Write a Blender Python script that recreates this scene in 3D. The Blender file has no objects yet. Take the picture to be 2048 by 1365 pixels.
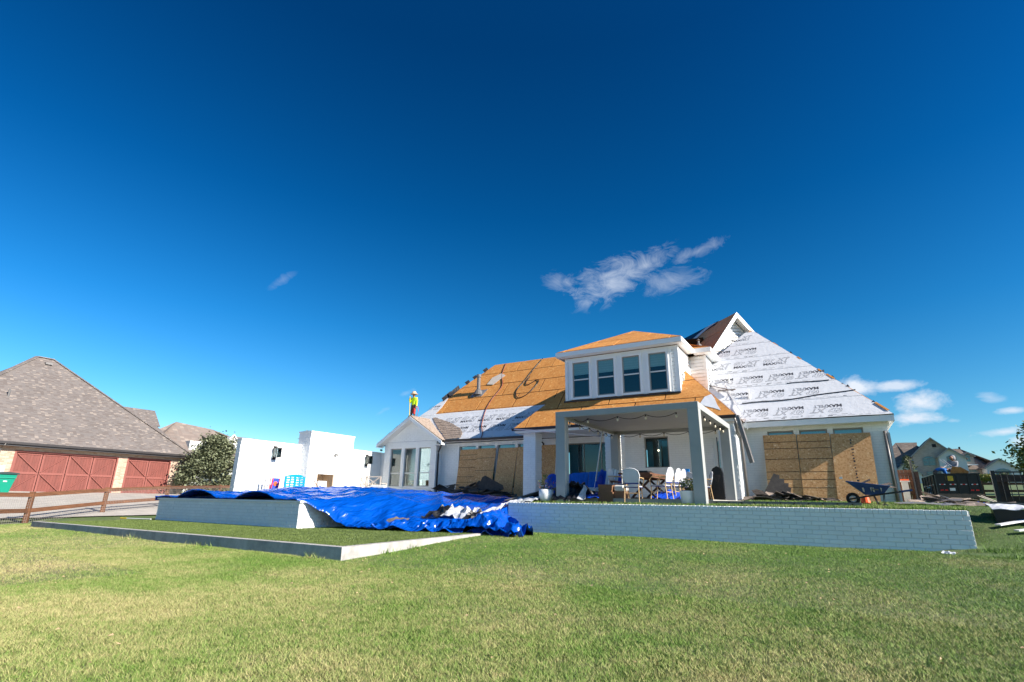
import bpy, bmesh, math, random
import numpy as np
from mathutils import Vector, Matrix, noise
random.seed(7)
sc = bpy.context.scene
PI = math.pi
# ---------------------------------------------------------------- camera
cam_d = bpy.data.cameras.new("camera"); cam = bpy.data.objects.new("camera", cam_d)
sc.collection.objects.link(cam); sc.camera = cam
CR = Vector((0.85795, 0.513518, 0.014848)); CU = Vector((0.136943, -0.256459, 0.956805)); CF = Vector((-0.495145, 0.818858, 0.290351))
mw = Matrix((( CR.x, CU.x, -CF.x, 0), (CR.y, CU.y, -CF.y, 0), (CR.z, CU.z, -CF.z, 0.07), (0, 0, 0, 1)))
cam.matrix_world = mw
cam_d.sensor_width = 36; cam_d.lens = 1046.46 / 2048 * 36; cam_d.clip_start = .05; cam_d.clip_end = 3000
# ---------------------------------------------------------------- world, sun, exposure
SUN = Vector((.86, .005, .51)).normalized()
w = bpy.data.worlds.new("World"); sc.world = w; w.use_nodes = True
wn = w.node_tree; wn.nodes.clear(); wl = wn.links
def N(nt, t, **k):
    n = nt.nodes.new(t)
    for a, b in k.items(): setattr(n, a, b)
    return n
def M2(nt, op, a, b=None, clamp=False):
    n = nt.nodes.new('ShaderNodeMath'); n.operation = op; n.use_clamp = clamp
    for i, v in enumerate((a, b)):
        if v is None: continue
        if isinstance(v, (int, float)): n.inputs[i].default_value = v
        else: nt.links.new(v, n.inputs[i])
    return n.outputs[0]
out = N(wn, 'ShaderNodeOutputWorld'); bg = N(wn, 'ShaderNodeBackground'); bg.inputs[1].default_value = .094
sky = N(wn, 'ShaderNodeTexSky'); sky.sky_type = 'NISHITA'; sky.sun_disc = False
sky.sun_elevation = math.asin(SUN.z); sky.sun_rotation = math.atan2(SUN.x, SUN.y)
sky.air_density = 1.0; sky.dust_density = .35; sky.ozone_density = 2.2; sky.altitude = 200
hs = N(wn, 'ShaderNodeHueSaturation'); hs.inputs['Saturation'].default_value = 1.35; hs.inputs['Hue'].default_value = .487
wl.new(sky.outputs[0], hs.inputs['Color'])
tc = N(wn, 'ShaderNodeTexCoord')
sep = N(wn, 'ShaderNodeSeparateXYZ'); wl.new(tc.outputs['Generated'], sep.inputs[0])
# polarised darkening: the clear sky deepens with height
rp = N(wn, 'ShaderNodeValToRGB'); wl.new(sep.outputs[2], rp.inputs[0])
rp.color_ramp.elements[0].position = 0; rp.color_ramp.elements[0].color = (.85, .75, .76, 1)
rp.color_ramp.elements[1].position = 1; rp.color_ramp.elements[1].color = (.06, .3, .46, 1)
for p_, c_ in ((.12, (.46, .64, .72)), (.3, (.16, .50, .66)), (.5, (.03, .36, .54)), (.72, (.015, .26, .42))):
    e = rp.color_ramp.elements.new(p_); e.color = (*c_, 1)
mu = N(wn, 'ShaderNodeMix', data_type='RGBA', blend_type='MULTIPLY'); mu.inputs[0].default_value = 1
wl.new(hs.outputs[0], mu.inputs[6]); wl.new(rp.outputs[0], mu.inputs[7])
pd = N(wn, 'ShaderNodeVectorMath', operation='DOT_PRODUCT'); wl.new(tc.outputs['Generated'], pd.inputs[0]); pd.inputs[1].default_value = tuple(SUN)
pf = M2(wn, 'MULTIPLY', pd.outputs['Value'], pd.outputs['Value'])
pm = N(wn, 'ShaderNodeMix', data_type='RGBA'); wl.new(M2(wn, 'MULTIPLY', pf, 1.3, True), pm.inputs[0]); pm.inputs[6].default_value = (.66, .80, .85, 1); pm.inputs[7].default_value = (1.0, 1.02, 1.16, 1)
mp2 = N(wn, 'ShaderNodeMix', data_type='RGBA', blend_type='MULTIPLY'); mp2.inputs[0].default_value = 1; wl.new(mu.outputs[2], mp2.inputs[6]); wl.new(pm.outputs[2], mp2.inputs[7])
CLOUDS = [((-0.3067, 0.8658, 0.3953),(11.12, 2.75, 1.33),(4.26, 11.62, -23.41),0.75,1),
((-0.2467, 0.8752, 0.4161),(15.4, 0.75, 6.36),(12.71, 20.29, -36.34),0.60,1),
((-0.1558, 0.8904, 0.4278),(18.87, 1.6, 2.37),(15.55, 33.0, -64.2),0.50,1),
((-0.3981, 0.8267, 0.3976),(24.19, 16.2, -10.73),(-19.15, 10.06, -41.35),0.50,1),
((-0.2052, 0.8991, 0.3866),(15.28, 2.51, 0.97),(1.49, 15.0, -35.39),0.42,1),
((-0.7807, 0.5119, 0.3584),(21.01, 16.02, 21.5),(19.83, 86.88, -82.26),0.2,1),
((-0.6659, 0.7222, 0.1871),(39.84, 29.52, 25.18),(27.73, 64.86, -154.38),0.30,1),
((-0.7007, 0.6974, 0.1504),(44.48, 41.8, 10.07),(43.65, 81.87, -179.66),0.30,1),
((0.0472, 0.9827, 0.1788),(29.29, -1.73, -1.04),(-0.39, 8.55, -49.69),1.00,0),
((0.0975, 0.9794, 0.1766),(24.33, -3.15, 1.19),(4.02, 16.78, -98.14),0.80,0),
((0.1252, 0.9808, 0.1498),(26.97, -4.19, 1.55),(0.74, 7.85, -55.37),1.00,0),
((0.1155, 0.9853, 0.1255),(28.78, -4.38, 3.91),(5.29, 10.15, -88.59),0.90,0),
((0.2016, 0.9682, 0.148),(68.66, -16.22, 9.22),(-11.52, 21.42, -127.85),0.60,1),
((0.21, 0.9726, 0.0999),(29.34, -7.25, 3.86),(7.49, 12.86, -146.0),0.80,0),
((0.2196, 0.9672, 0.1275),(54.68, -13.89, 7.26),(3.33, 22.62, -181.27),0.70,0),
((0.229, 0.9697, 0.0852),(41.31, -10.89, 7.01),(-4.54, 7.91, -83.69),0.80,0),
((0.1567, 0.9804, 0.1193),(100.06, -19.27, 22.72),(-1.08, 33.3, -276.4),0.50,1)]
def wnoise(scale, det, rough, dist):
    n = N(wn, 'ShaderNodeTexNoise'); n.inputs['Scale'].default_value = scale; n.inputs['Detail'].default_value = det
    n.inputs['Roughness'].default_value = rough; n.inputs['Distortion'].default_value = dist
    mp = N(wn, 'ShaderNodeMapping'); mp.inputs['Scale'].default_value = (1, 1, 1.7); mp.inputs['Rotation'].default_value = (0, .25, 0)
    wl.new(tc.outputs['Generated'], mp.inputs[0]); wl.new(mp.outputs[0], n.inputs['Vector']); return n.outputs[0]
nw = wnoise(21, 10, .7, .9); ncum = wnoise(20, 10, .66, .3)
tot = None
for c, a, b, dens, kind in CLOUDS:
    s = N(wn, 'ShaderNodeVectorMath', operation='SUBTRACT'); wl.new(tc.outputs['Generated'], s.inputs[0]); s.inputs[1].default_value = c
    ds = []
    for ax in (a, b):
        d = N(wn, 'ShaderNodeVectorMath', operation='DOT_PRODUCT'); wl.new(s.outputs[0], d.inputs[0]); d.inputs[1].default_value = ax
        ds.append(M2(wn, 'MULTIPLY', d.outputs['Value'], d.outputs['Value']))
    r2 = M2(wn, 'ADD', ds[0], ds[1])
    f = M2(wn, 'SUBTRACT', 1.0, M2(wn, 'SQRT', r2))
    f = M2(wn, 'MAXIMUM', f, -1.5)
    if kind: v = M2(wn, 'ADD', M2(wn, 'MULTIPLY', f, 1.0), M2(wn, 'MULTIPLY', M2(wn, 'SUBTRACT', nw, .50), 3.0)); v = M2(wn, 'MULTIPLY', v, .62, True)
    else: v = M2(wn, 'ADD', f, M2(wn, 'MULTIPLY', M2(wn, 'SUBTRACT', ncum, .5), 2.2)); v = M2(wn, 'MULTIPLY', v, 1.25, True)
    v = M2(wn, 'MULTIPLY', v, dens)
    if kind: v = M2(wn, 'MULTIPLY', v, M2(wn, 'ADD', M2(wn, 'MULTIPLY', f, 2.2), .9, True))
    tot = v if tot is None else M2(wn, 'MAXIMUM', tot, v)
cm = N(wn, 'ShaderNodeMix', data_type='RGBA'); wl.new(tot, cm.inputs[0]); wl.new(mp2.outputs[2], cm.inputs[6]); cm.inputs[7].default_value = (3.5, 3.8, 4.25, 1)
wl.new(cm.outputs[2], bg.inputs[0]); wl.new(bg.outputs[0], out.inputs[0])
sl = bpy.data.lights.new("sun", 'SUN'); sl.energy = 4.0; sl.angle = math.radians(.53); sl.color = (1, .93, .83)
so = bpy.data.objects.new("sun", sl); sc.collection.objects.link(so); so.rotation_euler = SUN.to_track_quat('Z', 'Y').to_euler(); so.location = (20, 0, 30)
sc.view_settings.view_transform = 'Standard'; sc.view_settings.look = 'None'; sc.view_settings.exposure = 1.34; sc.view_settings.gamma = 1
sc.render.engine = 'CYCLES'
# ---------------------------------------------------------------- materials
def mat(name, col, rough=.6, var=.0, vs=5, bump=0, bs=40, metal=0, spec=.4, col2=None, obr=0, stretch=None, f2=.5, coat=0):
    m = bpy.data.materials.new(name); m.use_nodes = True; nt = m.node_tree; b = nt.nodes['Principled BSDF']
    b.inputs['Roughness'].default_value = rough; b.inputs['Metallic'].default_value = metal; b.inputs['Specular IOR Level'].default_value = spec
    b.inputs['Coat Weight'].default_value = coat
    col = (*col, 1)
    g = nt.nodes.new('ShaderNodeNewGeometry'); vec = g.outputs['Position']
    if stretch:
        mp = nt.nodes.new('ShaderNodeMapping'); mp.inputs['Scale'].default_value = stretch; nt.links.new(vec, mp.inputs[0]); vec = mp.outputs[0]
    cur = None
    if var or col2:
        n = nt.nodes.new('ShaderNodeTexNoise'); n.inputs['Scale'].default_value = vs; n.inputs['Detail'].default_value = 6; n.inputs['Roughness'].default_value = .65
        nt.links.new(vec, n.inputs['Vector'])
        r = nt.nodes.new('ShaderNodeMapRange'); r.inputs[1].default_value = .5 - f2 / 2; r.inputs[2].default_value = .5 + f2 / 2; nt.links.new(n.outputs[0], r.inputs[0])
        mx = nt.nodes.new('ShaderNodeMix'); mx.data_type = 'RGBA'; nt.links.new(r.outputs[0], mx.inputs[0])
        c2 = (*col2, 1) if col2 else tuple(min(1, c * (1 + var)) for c in col[:3]) + (1,)
        c1 = tuple(c * (1 - var) for c in col[:3]) + (1,)
        mx.inputs[6].default_value = c1; mx.inputs[7].default_value = c2; cur = mx.outputs[2]
    if obr:
        oi = nt.nodes.new('ShaderNodeObjectInfo'); mr = nt.nodes.new('ShaderNodeMapRange'); mr.inputs[3].default_value = 1 - obr; mr.inputs[4].default_value = 1 + obr
        nt.links.new(oi.outputs['Random'], mr.inputs[0]); hv = nt.nodes.new('ShaderNodeHueSaturation'); nt.links.new(mr.outputs[0], hv.inputs['Value'])
        if cur is None: hv.inputs['Color'].default_value = col
        else: nt.links.new(cur, hv.inputs['Color'])
        cur = hv.outputs[0]
    if cur is None: b.inputs['Base Color'].default_value = col
    else: nt.links.new(cur, b.inputs['Base Color'])
    if bump:
        n2 = nt.nodes.new('ShaderNodeTexNoise'); n2.inputs['Scale'].default_value = bs; n2.inputs['Detail'].default_value = 5; nt.links.new(vec, n2.inputs['Vector'])
        bp = nt.nodes.new('ShaderNodeBump'); bp.inputs['Strength'].default_value = bump; bp.inputs['Distance'].default_value = .02
        nt.links.new(n2.outputs[0], bp.inputs['Height']); nt.links.new(bp.outputs[0], b.inputs['Normal'])
    return m
def osb(name, c1, c2, c3, scale=22):
    m = mat(name, c1, .75); nt = m.node_tree; b = nt.nodes['Principled BSDF']; g = nt.nodes.new('ShaderNodeNewGeometry')
    v = nt.nodes.new('ShaderNodeTexVoronoi'); v.inputs['Scale'].default_value = scale; v.inputs['Randomness'].default_value = 1
    n0 = nt.nodes.new('ShaderNodeTexNoise'); n0.inputs['Scale'].default_value = 9; nt.links.new(g.outputs['Position'], n0.inputs['Vector'])
    ad = nt.nodes.new('ShaderNodeVectorMath'); ad.operation = 'ADD'; sc_ = nt.nodes.new('ShaderNodeVectorMath'); sc_.operation = 'SCALE'; sc_.inputs[3].default_value = .12
    nt.links.new(n0.outputs['Color'], sc_.inputs[0]); nt.links.new(g.outputs['Position'], ad.inputs[0]); nt.links.new(sc_.outputs[0], ad.inputs[1])
    nt.links.new(ad.outputs[0], v.inputs['Vector'])
    sp = nt.nodes.new('ShaderNodeSeparateColor'); nt.links.new(v.outputs['Color'], sp.inputs[0])
    r = nt.nodes.new('ShaderNodeValToRGB'); r.color_ramp.elements[0].color = (*c1, 1); r.color_ramp.elements[1].color = (*c3, 1)
    e = r.color_ramp.elements.new(.5); e.color = (*c2, 1); e = r.color_ramp.elements.new(.93); e.color = (*c2, 1)
    nt.links.new(sp.outputs[0], r.inputs[0])
    n = nt.nodes.new('ShaderNodeTexNoise'); n.inputs['Scale'].default_value = 1.3; n.inputs['Detail'].default_value = 4; nt.links.new(g.outputs['Position'], n.inputs['Vector'])
    oi = nt.nodes.new('ShaderNodeObjectInfo')
    k = M2(nt, 'ADD', M2(nt, 'ADD', M2(nt, 'MULTIPLY', n.outputs[0], .35), .72), M2(nt, 'MULTIPLY', oi.outputs['Random'], .2))
    hv = nt.nodes.new('ShaderNodeHueSaturation'); nt.links.new(k, hv.inputs['Value']); nt.links.new(r.outputs[0], hv.inputs['Color']); nt.links.new(hv.outputs[0], b.inputs['Base Color'])
    bp = nt.nodes.new('ShaderNodeBump'); bp.inputs['Strength'].default_value = .5; bp.inputs['Distance'].default_value = .004; nt.links.new(sp.outputs[1], bp.inputs['Height']); nt.links.new(bp.outputs[0], b.inputs['Normal'])
    return m
def shingle_mat(name, axis, cols, course=.14, tab=.22, rough=.9, slope_z=True):
    """asphalt shingles far away: tabs by brick texture; axis = horizontal run axis ('X' or 'Y')"""
    m = mat(name, cols[0], rough); nt = m.node_tree; b = nt.nodes['Principled BSDF']; g = nt.nodes.new('ShaderNodeNewGeometry')
    s = nt.nodes.new('ShaderNodeSeparateXYZ'); nt.links.new(g.outputs['Position'], s.inputs[0])
    cb = nt.nodes.new('ShaderNodeCombineXYZ'); nt.links.new(s.outputs[0 if axis == 'X' else 1], cb.inputs[0]); nt.links.new(s.outputs[2], cb.inputs[1])
    br = nt.nodes.new('ShaderNodeTexBrick'); br.inputs['Scale'].default_value = 1; br.inputs['Brick Width'].default_value = tab; br.inputs['Row Height'].default_value = course
    br.inputs['Mortar Size'].default_value = .008; br.inputs['Color1'].default_value = (0, 0, 0, 1); br.inputs['Color2'].default_value = (1, 1, 1, 1); br.inputs['Mortar'].default_value = (0, 0, 0, 1)
    br.inputs['Bias'].default_value = 0; nt.links.new(cb.outputs[0], br.inputs['Vector'])
    wn_ = nt.nodes.new('ShaderNodeTexWhiteNoise'); wn_.noise_dimensions = '2D'
    # random value per tab: floor of coordinates
    fx = M2(nt, 'FLOOR', M2(nt, 'DIVIDE', s.outputs[0 if axis == 'X' else 1], tab)); fz = M2(nt, 'FLOOR', M2(nt, 'DIVIDE', s.outputs[2], course))
    c2 = nt.nodes.new('ShaderNodeCombineXYZ'); nt.links.new(fx, c2.inputs[0]); nt.links.new(fz, c2.inputs[1]); nt.links.new(c2.outputs[0], wn_.inputs['Vector'])
    r = nt.nodes.new('ShaderNodeValToRGB'); r.color_ramp.interpolation = 'CONSTANT'
    r.color_ramp.elements[0].color = (*cols[0], 1); r.color_ramp.elements[1].position = .9; r.color_ramp.elements[1].color = (*cols[-1], 1)
    for i, c in enumerate(cols[1:-1]): e = r.color_ramp.elements.new(.3 + i * .25); e.color = (*c, 1)
    nt.links.new(wn_.outputs[0], r.inputs[0])
    n = nt.nodes.new('ShaderNodeTexNoise'); n.inputs['Scale'].default_value = 25; n.inputs['Detail'].default_value = 5; nt.links.new(g.outputs['Position'], n.inputs['Vector'])
    n5 = nt.nodes.new('ShaderNodeTexNoise'); n5.inputs['Scale'].default_value = .6; n5.inputs['Detail'].default_value = 3; nt.links.new(g.outputs['Position'], n5.inputs['Vector'])
    hv = nt.nodes.new('ShaderNodeHueSaturation'); nt.links.new(M2(nt, 'ADD', M2(nt, 'MULTIPLY', n.outputs[0], .5), M2(nt, 'ADD', M2(nt, 'MULTIPLY', n5.outputs[0], .4), .55)), hv.inputs['Value']); nt.links.new(r.outputs[0], hv.inputs['Color']); nt.links.new(hv.outputs[0], b.inputs['Base Color'])
    saw = M2(nt, 'FRACT', M2(nt, 'DIVIDE', s.outputs[2], course))
    bp = nt.nodes.new('ShaderNodeBump'); bp.inputs['Strength'].default_value = 1; bp.inputs['Distance'].default_value = .03
    nt.links.new(M2(nt, 'SUBTRACT', M2(nt, 'MULTIPLY', wn_.outputs[0], .3), saw), bp.inputs['Height']); nt.links.new(bp.outputs[0], b.inputs['Normal'])
    return m
def brick_mat(name, axis, c1, c2, mortar, bw=.21, bh=.075):
    m = mat(name, c1, .85); nt = m.node_tree; b = nt.nodes['Principled BSDF']; g = nt.nodes.new('ShaderNodeNewGeometry')
    s = nt.nodes.new('ShaderNodeSeparateXYZ'); nt.links.new(g.outputs['Position'], s.inputs[0])
    cb = nt.nodes.new('ShaderNodeCombineXYZ'); nt.links.new(s.outputs[0 if axis == 'X' else 1], cb.inputs[0]); nt.links.new(s.outputs[2], cb.inputs[1])
    br = nt.nodes.new('ShaderNodeTexBrick'); br.inputs['Scale'].default_value = 1; br.inputs['Brick Width'].default_value = bw; br.inputs['Row Height'].default_value = bh
    br.inputs['Mortar Size'].default_value = .006; br.inputs['Color1'].default_value = (*c1, 1); br.inputs['Color2'].default_value = (*c2, 1); br.inputs['Mortar'].default_value = (*mortar, 1)
    br.inputs['Mortar Smooth'].default_value = .1; br.inputs['Bias'].default_value = -.2
    nt.links.new(cb.outputs[0], br.inputs['Vector']); nt.links.new(br.outputs[0], b.inputs['Base Color'])
    bp = nt.nodes.new('ShaderNodeBump'); bp.invert = True; bp.inputs['Strength'].default_value = .6; bp.inputs['Distance'].default_value = .008; nt.links.new(br.outputs[1], bp.inputs['Height']); nt.links.new(bp.outputs[0], b.inputs['Normal'])
    return m
def glass_mat(name, tint=(.8, .9, .92), refl=.07):
    m = bpy.data.materials.new(name); m.use_nodes = True; nt = m.node_tree; nt.nodes.clear()
    o = nt.nodes.new('ShaderNodeOutputMaterial'); mx = nt.nodes.new('ShaderNodeMixShader'); tr = nt.nodes.new('ShaderNodeBsdfTransparent'); tr.inputs[0].default_value = (*tint, 1)
    gl = nt.nodes.new('ShaderNodeBsdfGlossy'); gl.inputs['Roughness'].default_value = .02; gl.inputs['Color'].default_value = (.9, 1, 1, 1)
    fr = nt.nodes.new('ShaderNodeFresnel'); fr.inputs[0].default_value = 1.5
    nt.links.new(M2(nt, 'ADD', fr.outputs[0], refl), mx.inputs[0]); nt.links.new(tr.outputs[0], mx.inputs[1]); nt.links.new(gl.outputs[0], mx.inputs[2]); nt.links.new(mx.outputs[0], o.inputs[0])
    return m
MT = {}
MT['white'] = mat('white_painted_brick', (.86, .86, .845), .6, .05, 3, .25, 90, obr=.025)
MT['mortar'] = mat('painted_mortar', (.76, .76, .745), .8, .05, 6, .3, 60)
MT['trim'] = mat('white_trim_paint', (.85, .85, .84), .5, .03, 4)
MT['siding'] = mat('white_siding_paint', (.84, .84, .825), .55, .03, 3)
MT['pergola'] = mat('grey_painted_timber', (.36, .365, .35), .6, .06, 3, .15, 60)
MT['perceil'] = mat('grey_pergola_ceiling', (.36, .355, .33), .8, .05, 2)
MT['bronze'] = mat('dark_bronze_metal', (.045, .04, .04), .4, .15, 5, metal=.3)
MT['gutgrey'] = mat('weathered_grey_metal', (.17, .16, .155), .45, .2, 8, metal=.3)
MT['frame'] = mat('taupe_window_frame', (.33, .31, .285), .5, .05, 5)
MT['sash'] = mat('white_window_sash', (.72, .72, .70), .5)
MT['blind'] = mat('pale_roller_blind', (.5, .66, .64), .8, .04, 3)
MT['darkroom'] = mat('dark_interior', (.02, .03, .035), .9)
MT['curtain'] = mat('teal_curtain', (.05, .2, .27), .8, .2, 6, stretch=(8, 8, .5))
MT['glass'] = glass_mat('window_glass')
MT['glassd'] = glass_mat('tinted_window_glass', (.78, .9, .92), .0)
MT['osbroof'] = osb('roof_sheathing', (.46, .175, .035), (.55, .24, .06), (.66, .36, .12), 13)
MT['osbbrown'] = osb('brown_roof_sheathing', (.44, .2, .09), (.54, .27, .13), (.66, .38, .2), 16)  # browner strand tones than the main roof sheathing
MT['osbboard'] = osb('strand_board', (.46, .22, .08), (.63, .36, .16), (.82, .58, .34), 24)
MT['joint'] = mat('dark_joint', (.02, .014, .01), .95)
MT['felt'] = mat('white_roofing_felt', (.60, .61, .64), .6, .09, 2.2, .5, 7, f2=.6)
MT['feltdull'] = mat('dull_white_felt', (.40, .41, .44), .7, .45, 9, .5, 14)  # lower, mottled felt colour for the loose pieces
MT['feltb'] = mat('black_felt_underside', (.012, .012, .014), .35, .2, 5, .6, 9)
MT['ink'] = mat('dark_printed_ink', (.06, .06, .07), .7)
MT['shold'] = mat('worn_brown_shingle', (.26, .19, .15), .95, .3, 14, .8, 30, col2=(.42, .34, .28))
MT['shdark'] = mat('dark_torn_shingle', (.028, .027, .028), .8, .3, 6, .5, 25, col2=(.07, .062, .055))
MT['shbrown'] = mat('brown_torn_shingle', (.11, .085, .07), .9, .3, 7, .5, 25, col2=(.19, .155, .13))
MT['wood'] = mat('brown_stained_timber', (.10, .045, .024), .7, .4, 4, .4, 50, stretch=(.5, .5, 6), col2=(.20, .085, .04), obr=.3)
MT['wooddk'] = mat('dark_stained_timber', (.055, .03, .022), .7, .4, 5, .4, 50, obr=.2)
MT['rawwood'] = mat('raw_timber', (.45, .29, .14), .7, .2, 5)
MT['door'] = mat('red_stained_boards', (.185, .05, .037), .6, .25, 5, .3, 60, stretch=(1, 1, .2), obr=.1)
MT['doortrim'] = mat('red_stained_trim', (.235, .072, .056), .6, .12, 6, .2, 60)
MT['wire'] = mat('galvanised_wire', (.3, .27, .25), .5, metal=.4)
MT['conc'] = mat('pale_concrete', (.40, .37, .33), .85, .2, 1.3, .3, 30)
MT['curb'] = mat('concrete_kerb', (.40, .38, .355), .85, .35, 3.5, .4, 40)
MT['tarp'] = mat('blue_tarpaulin', (.0, .065, .40), .27, .15, 2, spec=.6)
MT['tarpd'] = mat('deep_blue_tarpaulin', (.003, .05, .42), .35, .2, 3, .3, 12, spec=.6)
MT['bluecush'] = mat('blue_cushion_fabric', (.01, .13, .52), .8, .12, 9, .4, 50)
MT['bluewb'] = mat('blue_scuffed_steel', (.008, .045, .17), .45, .3, 7, .2, 20, spec=.5)
MT['panelblue'] = mat('bright_blue_plastic', (.0, .26, .78), .4)
MT['wicker'] = mat('brown_wicker', (.24, .12, .065), .7, .4, 45, .8, 60)
MT['rattan'] = mat('tan_rattan_pole', (.55, .36, .18), .5, .15, 20)
MT['weave'] = mat('white_woven_seat', (.62, .63, .66), .6, .05, 30, .4, 120)
MT['navy'] = mat('navy_edging', (.02, .03, .18), .5)
MT['cushion'] = mat('pale_grey_cushion', (.62, .63, .62), .8)
MT['potw'] = mat('white_glazed_pot', (.74, .75, .76), .3, .03, 4)
MT['soil'] = mat('dark_soil', (.05, .035, .025), .95)
MT['leaf'] = mat('green_leaf', (.10, .15, .045), .6, .4, 5, obr=.1, col2=(.2, .25, .08))
MT['leafd'] = mat('oak_leaf', (.11, .14, .065), .55, .5, 3.5, col2=(.27, .29, .17))
MT['leafy'] = mat('yellow_green_leaf', (.20, .23, .045), .6, .4, 3, col2=(.4, .38, .1))
MT['flower'] = mat('red_orange_petal', (.65, .16, .06), .6)
MT['bark'] = mat('grey_bark', (.13, .10, .075), .9, .3, 8, .6, 20)
MT['bulb'] = mat('clear_bulb', (.75, .65, .5), .15, spec=.8)
MT['blackpl'] = mat('black_plastic', (.012, .012, .014), .5)
MT['blackpaint'] = mat('black_steel_paint', (.012, .012, .013), .4, .4, 4)
MT['steel'] = mat('galvanised_steel', (.42, .42, .43), .4, .1, 9, metal=.7)
MT['alum'] = mat('aluminium', (.62, .62, .64), .35, .08, 9, metal=.8)
MT['rust'] = mat('rusty_steel', (.16, .12, .09), .8, .35, 7, .3, 30)
MT['tyre'] = mat('black_rubber', (.018, .018, .018), .8)
MT['redref'] = mat('red_reflective_tape', (.7, .02, .015), .4)
MT['whref'] = mat('white_reflective_tape', (.8, .8, .8), .4)
MT['yellow'] = mat('yellow_sign_face', (.75, .5, .03), .5)
MT['orange'] = mat('orange_plastic', (.85, .12, .03), .5)
MT['skin'] = mat('skin', (.32, .17, .11), .6)
MT['hivis'] = mat('yellow_green_shirt', (.62, .95, .03), .8, .08, 8)
MT['pants'] = mat('brown_grey_trousers', (.12, .09, .07), .85, .2, 8)
MT['straw'] = mat('tan_sun_hat', (.55, .38, .25), .8)
MT['yelpaint'] = mat('yellow_painted_tool', (.8, .55, .01), .5)
MT['blueshirt'] = mat('bright_blue_shirt', (.02, .16, .5), .8, .1, 8)
MT['grayshirt'] = mat('grey_hooded_top', (.27, .27, .29), .85, .15, 8)
MT['bin'] = mat('green_bin_plastic', (.0, .22, .14), .4)
MT['binlid'] = mat('dark_green_lid', (.008, .03, .03), .5)
MT['stonew'] = mat('white_house_render', (.66, .66, .64), .8, .05, 2)
MT['teal'] = mat('teal_window_reflection', (.05, .17, .19), .08, .3, .8, spec=.9)
MT['hedge'] = mat('clipped_hedge_leaf', (.06, .11, .03), .7, .4, 4, col2=(.22, .24, .06))
MT['firebrick'] = mat('tan_firebrick', (.5, .36, .24), .85, .12, 6)
MT['boxred'] = mat('red_game_board', (.6, .03, .04), .5)
MT['boxblue'] = mat('blue_game_board', (.03, .07, .45), .5)
MT['cardbr'] = mat('bleached_timber', (.5, .44, .38), .7, .1, 8)
BR_Y = brick_mat('blond_brick_side', 'Y', (.40, .25, .17), (.52, .41, .31), (.45, .40, .35), .21, .075)
BR_X = brick_mat('taupe_brick_front', 'X', (.17, .135, .11), (.27, .22, .18), (.26, .23, .2), .3, .1)
SH_Y = shingle_mat('grey_brown_shingle_run_y', 'Y', [(.165, .138, .124), (.21, .18, .162), (.19, .167, .155), (.31, .26, .222)], .055, .16)
SH_Xn = shingle_mat('grey_brown_shingle_run_x', 'X', [(.155, .125, .11), (.20, .17, .15), (.175, .155, .145), (.25, .205, .172)], .06, .17)
SH_X = shingle_mat('far_shingle_run_x', 'X', [(.19, .15, .125), (.23, .185, .155), (.21, .165, .14), (.28, .23, .19)], .3, .6)
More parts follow.
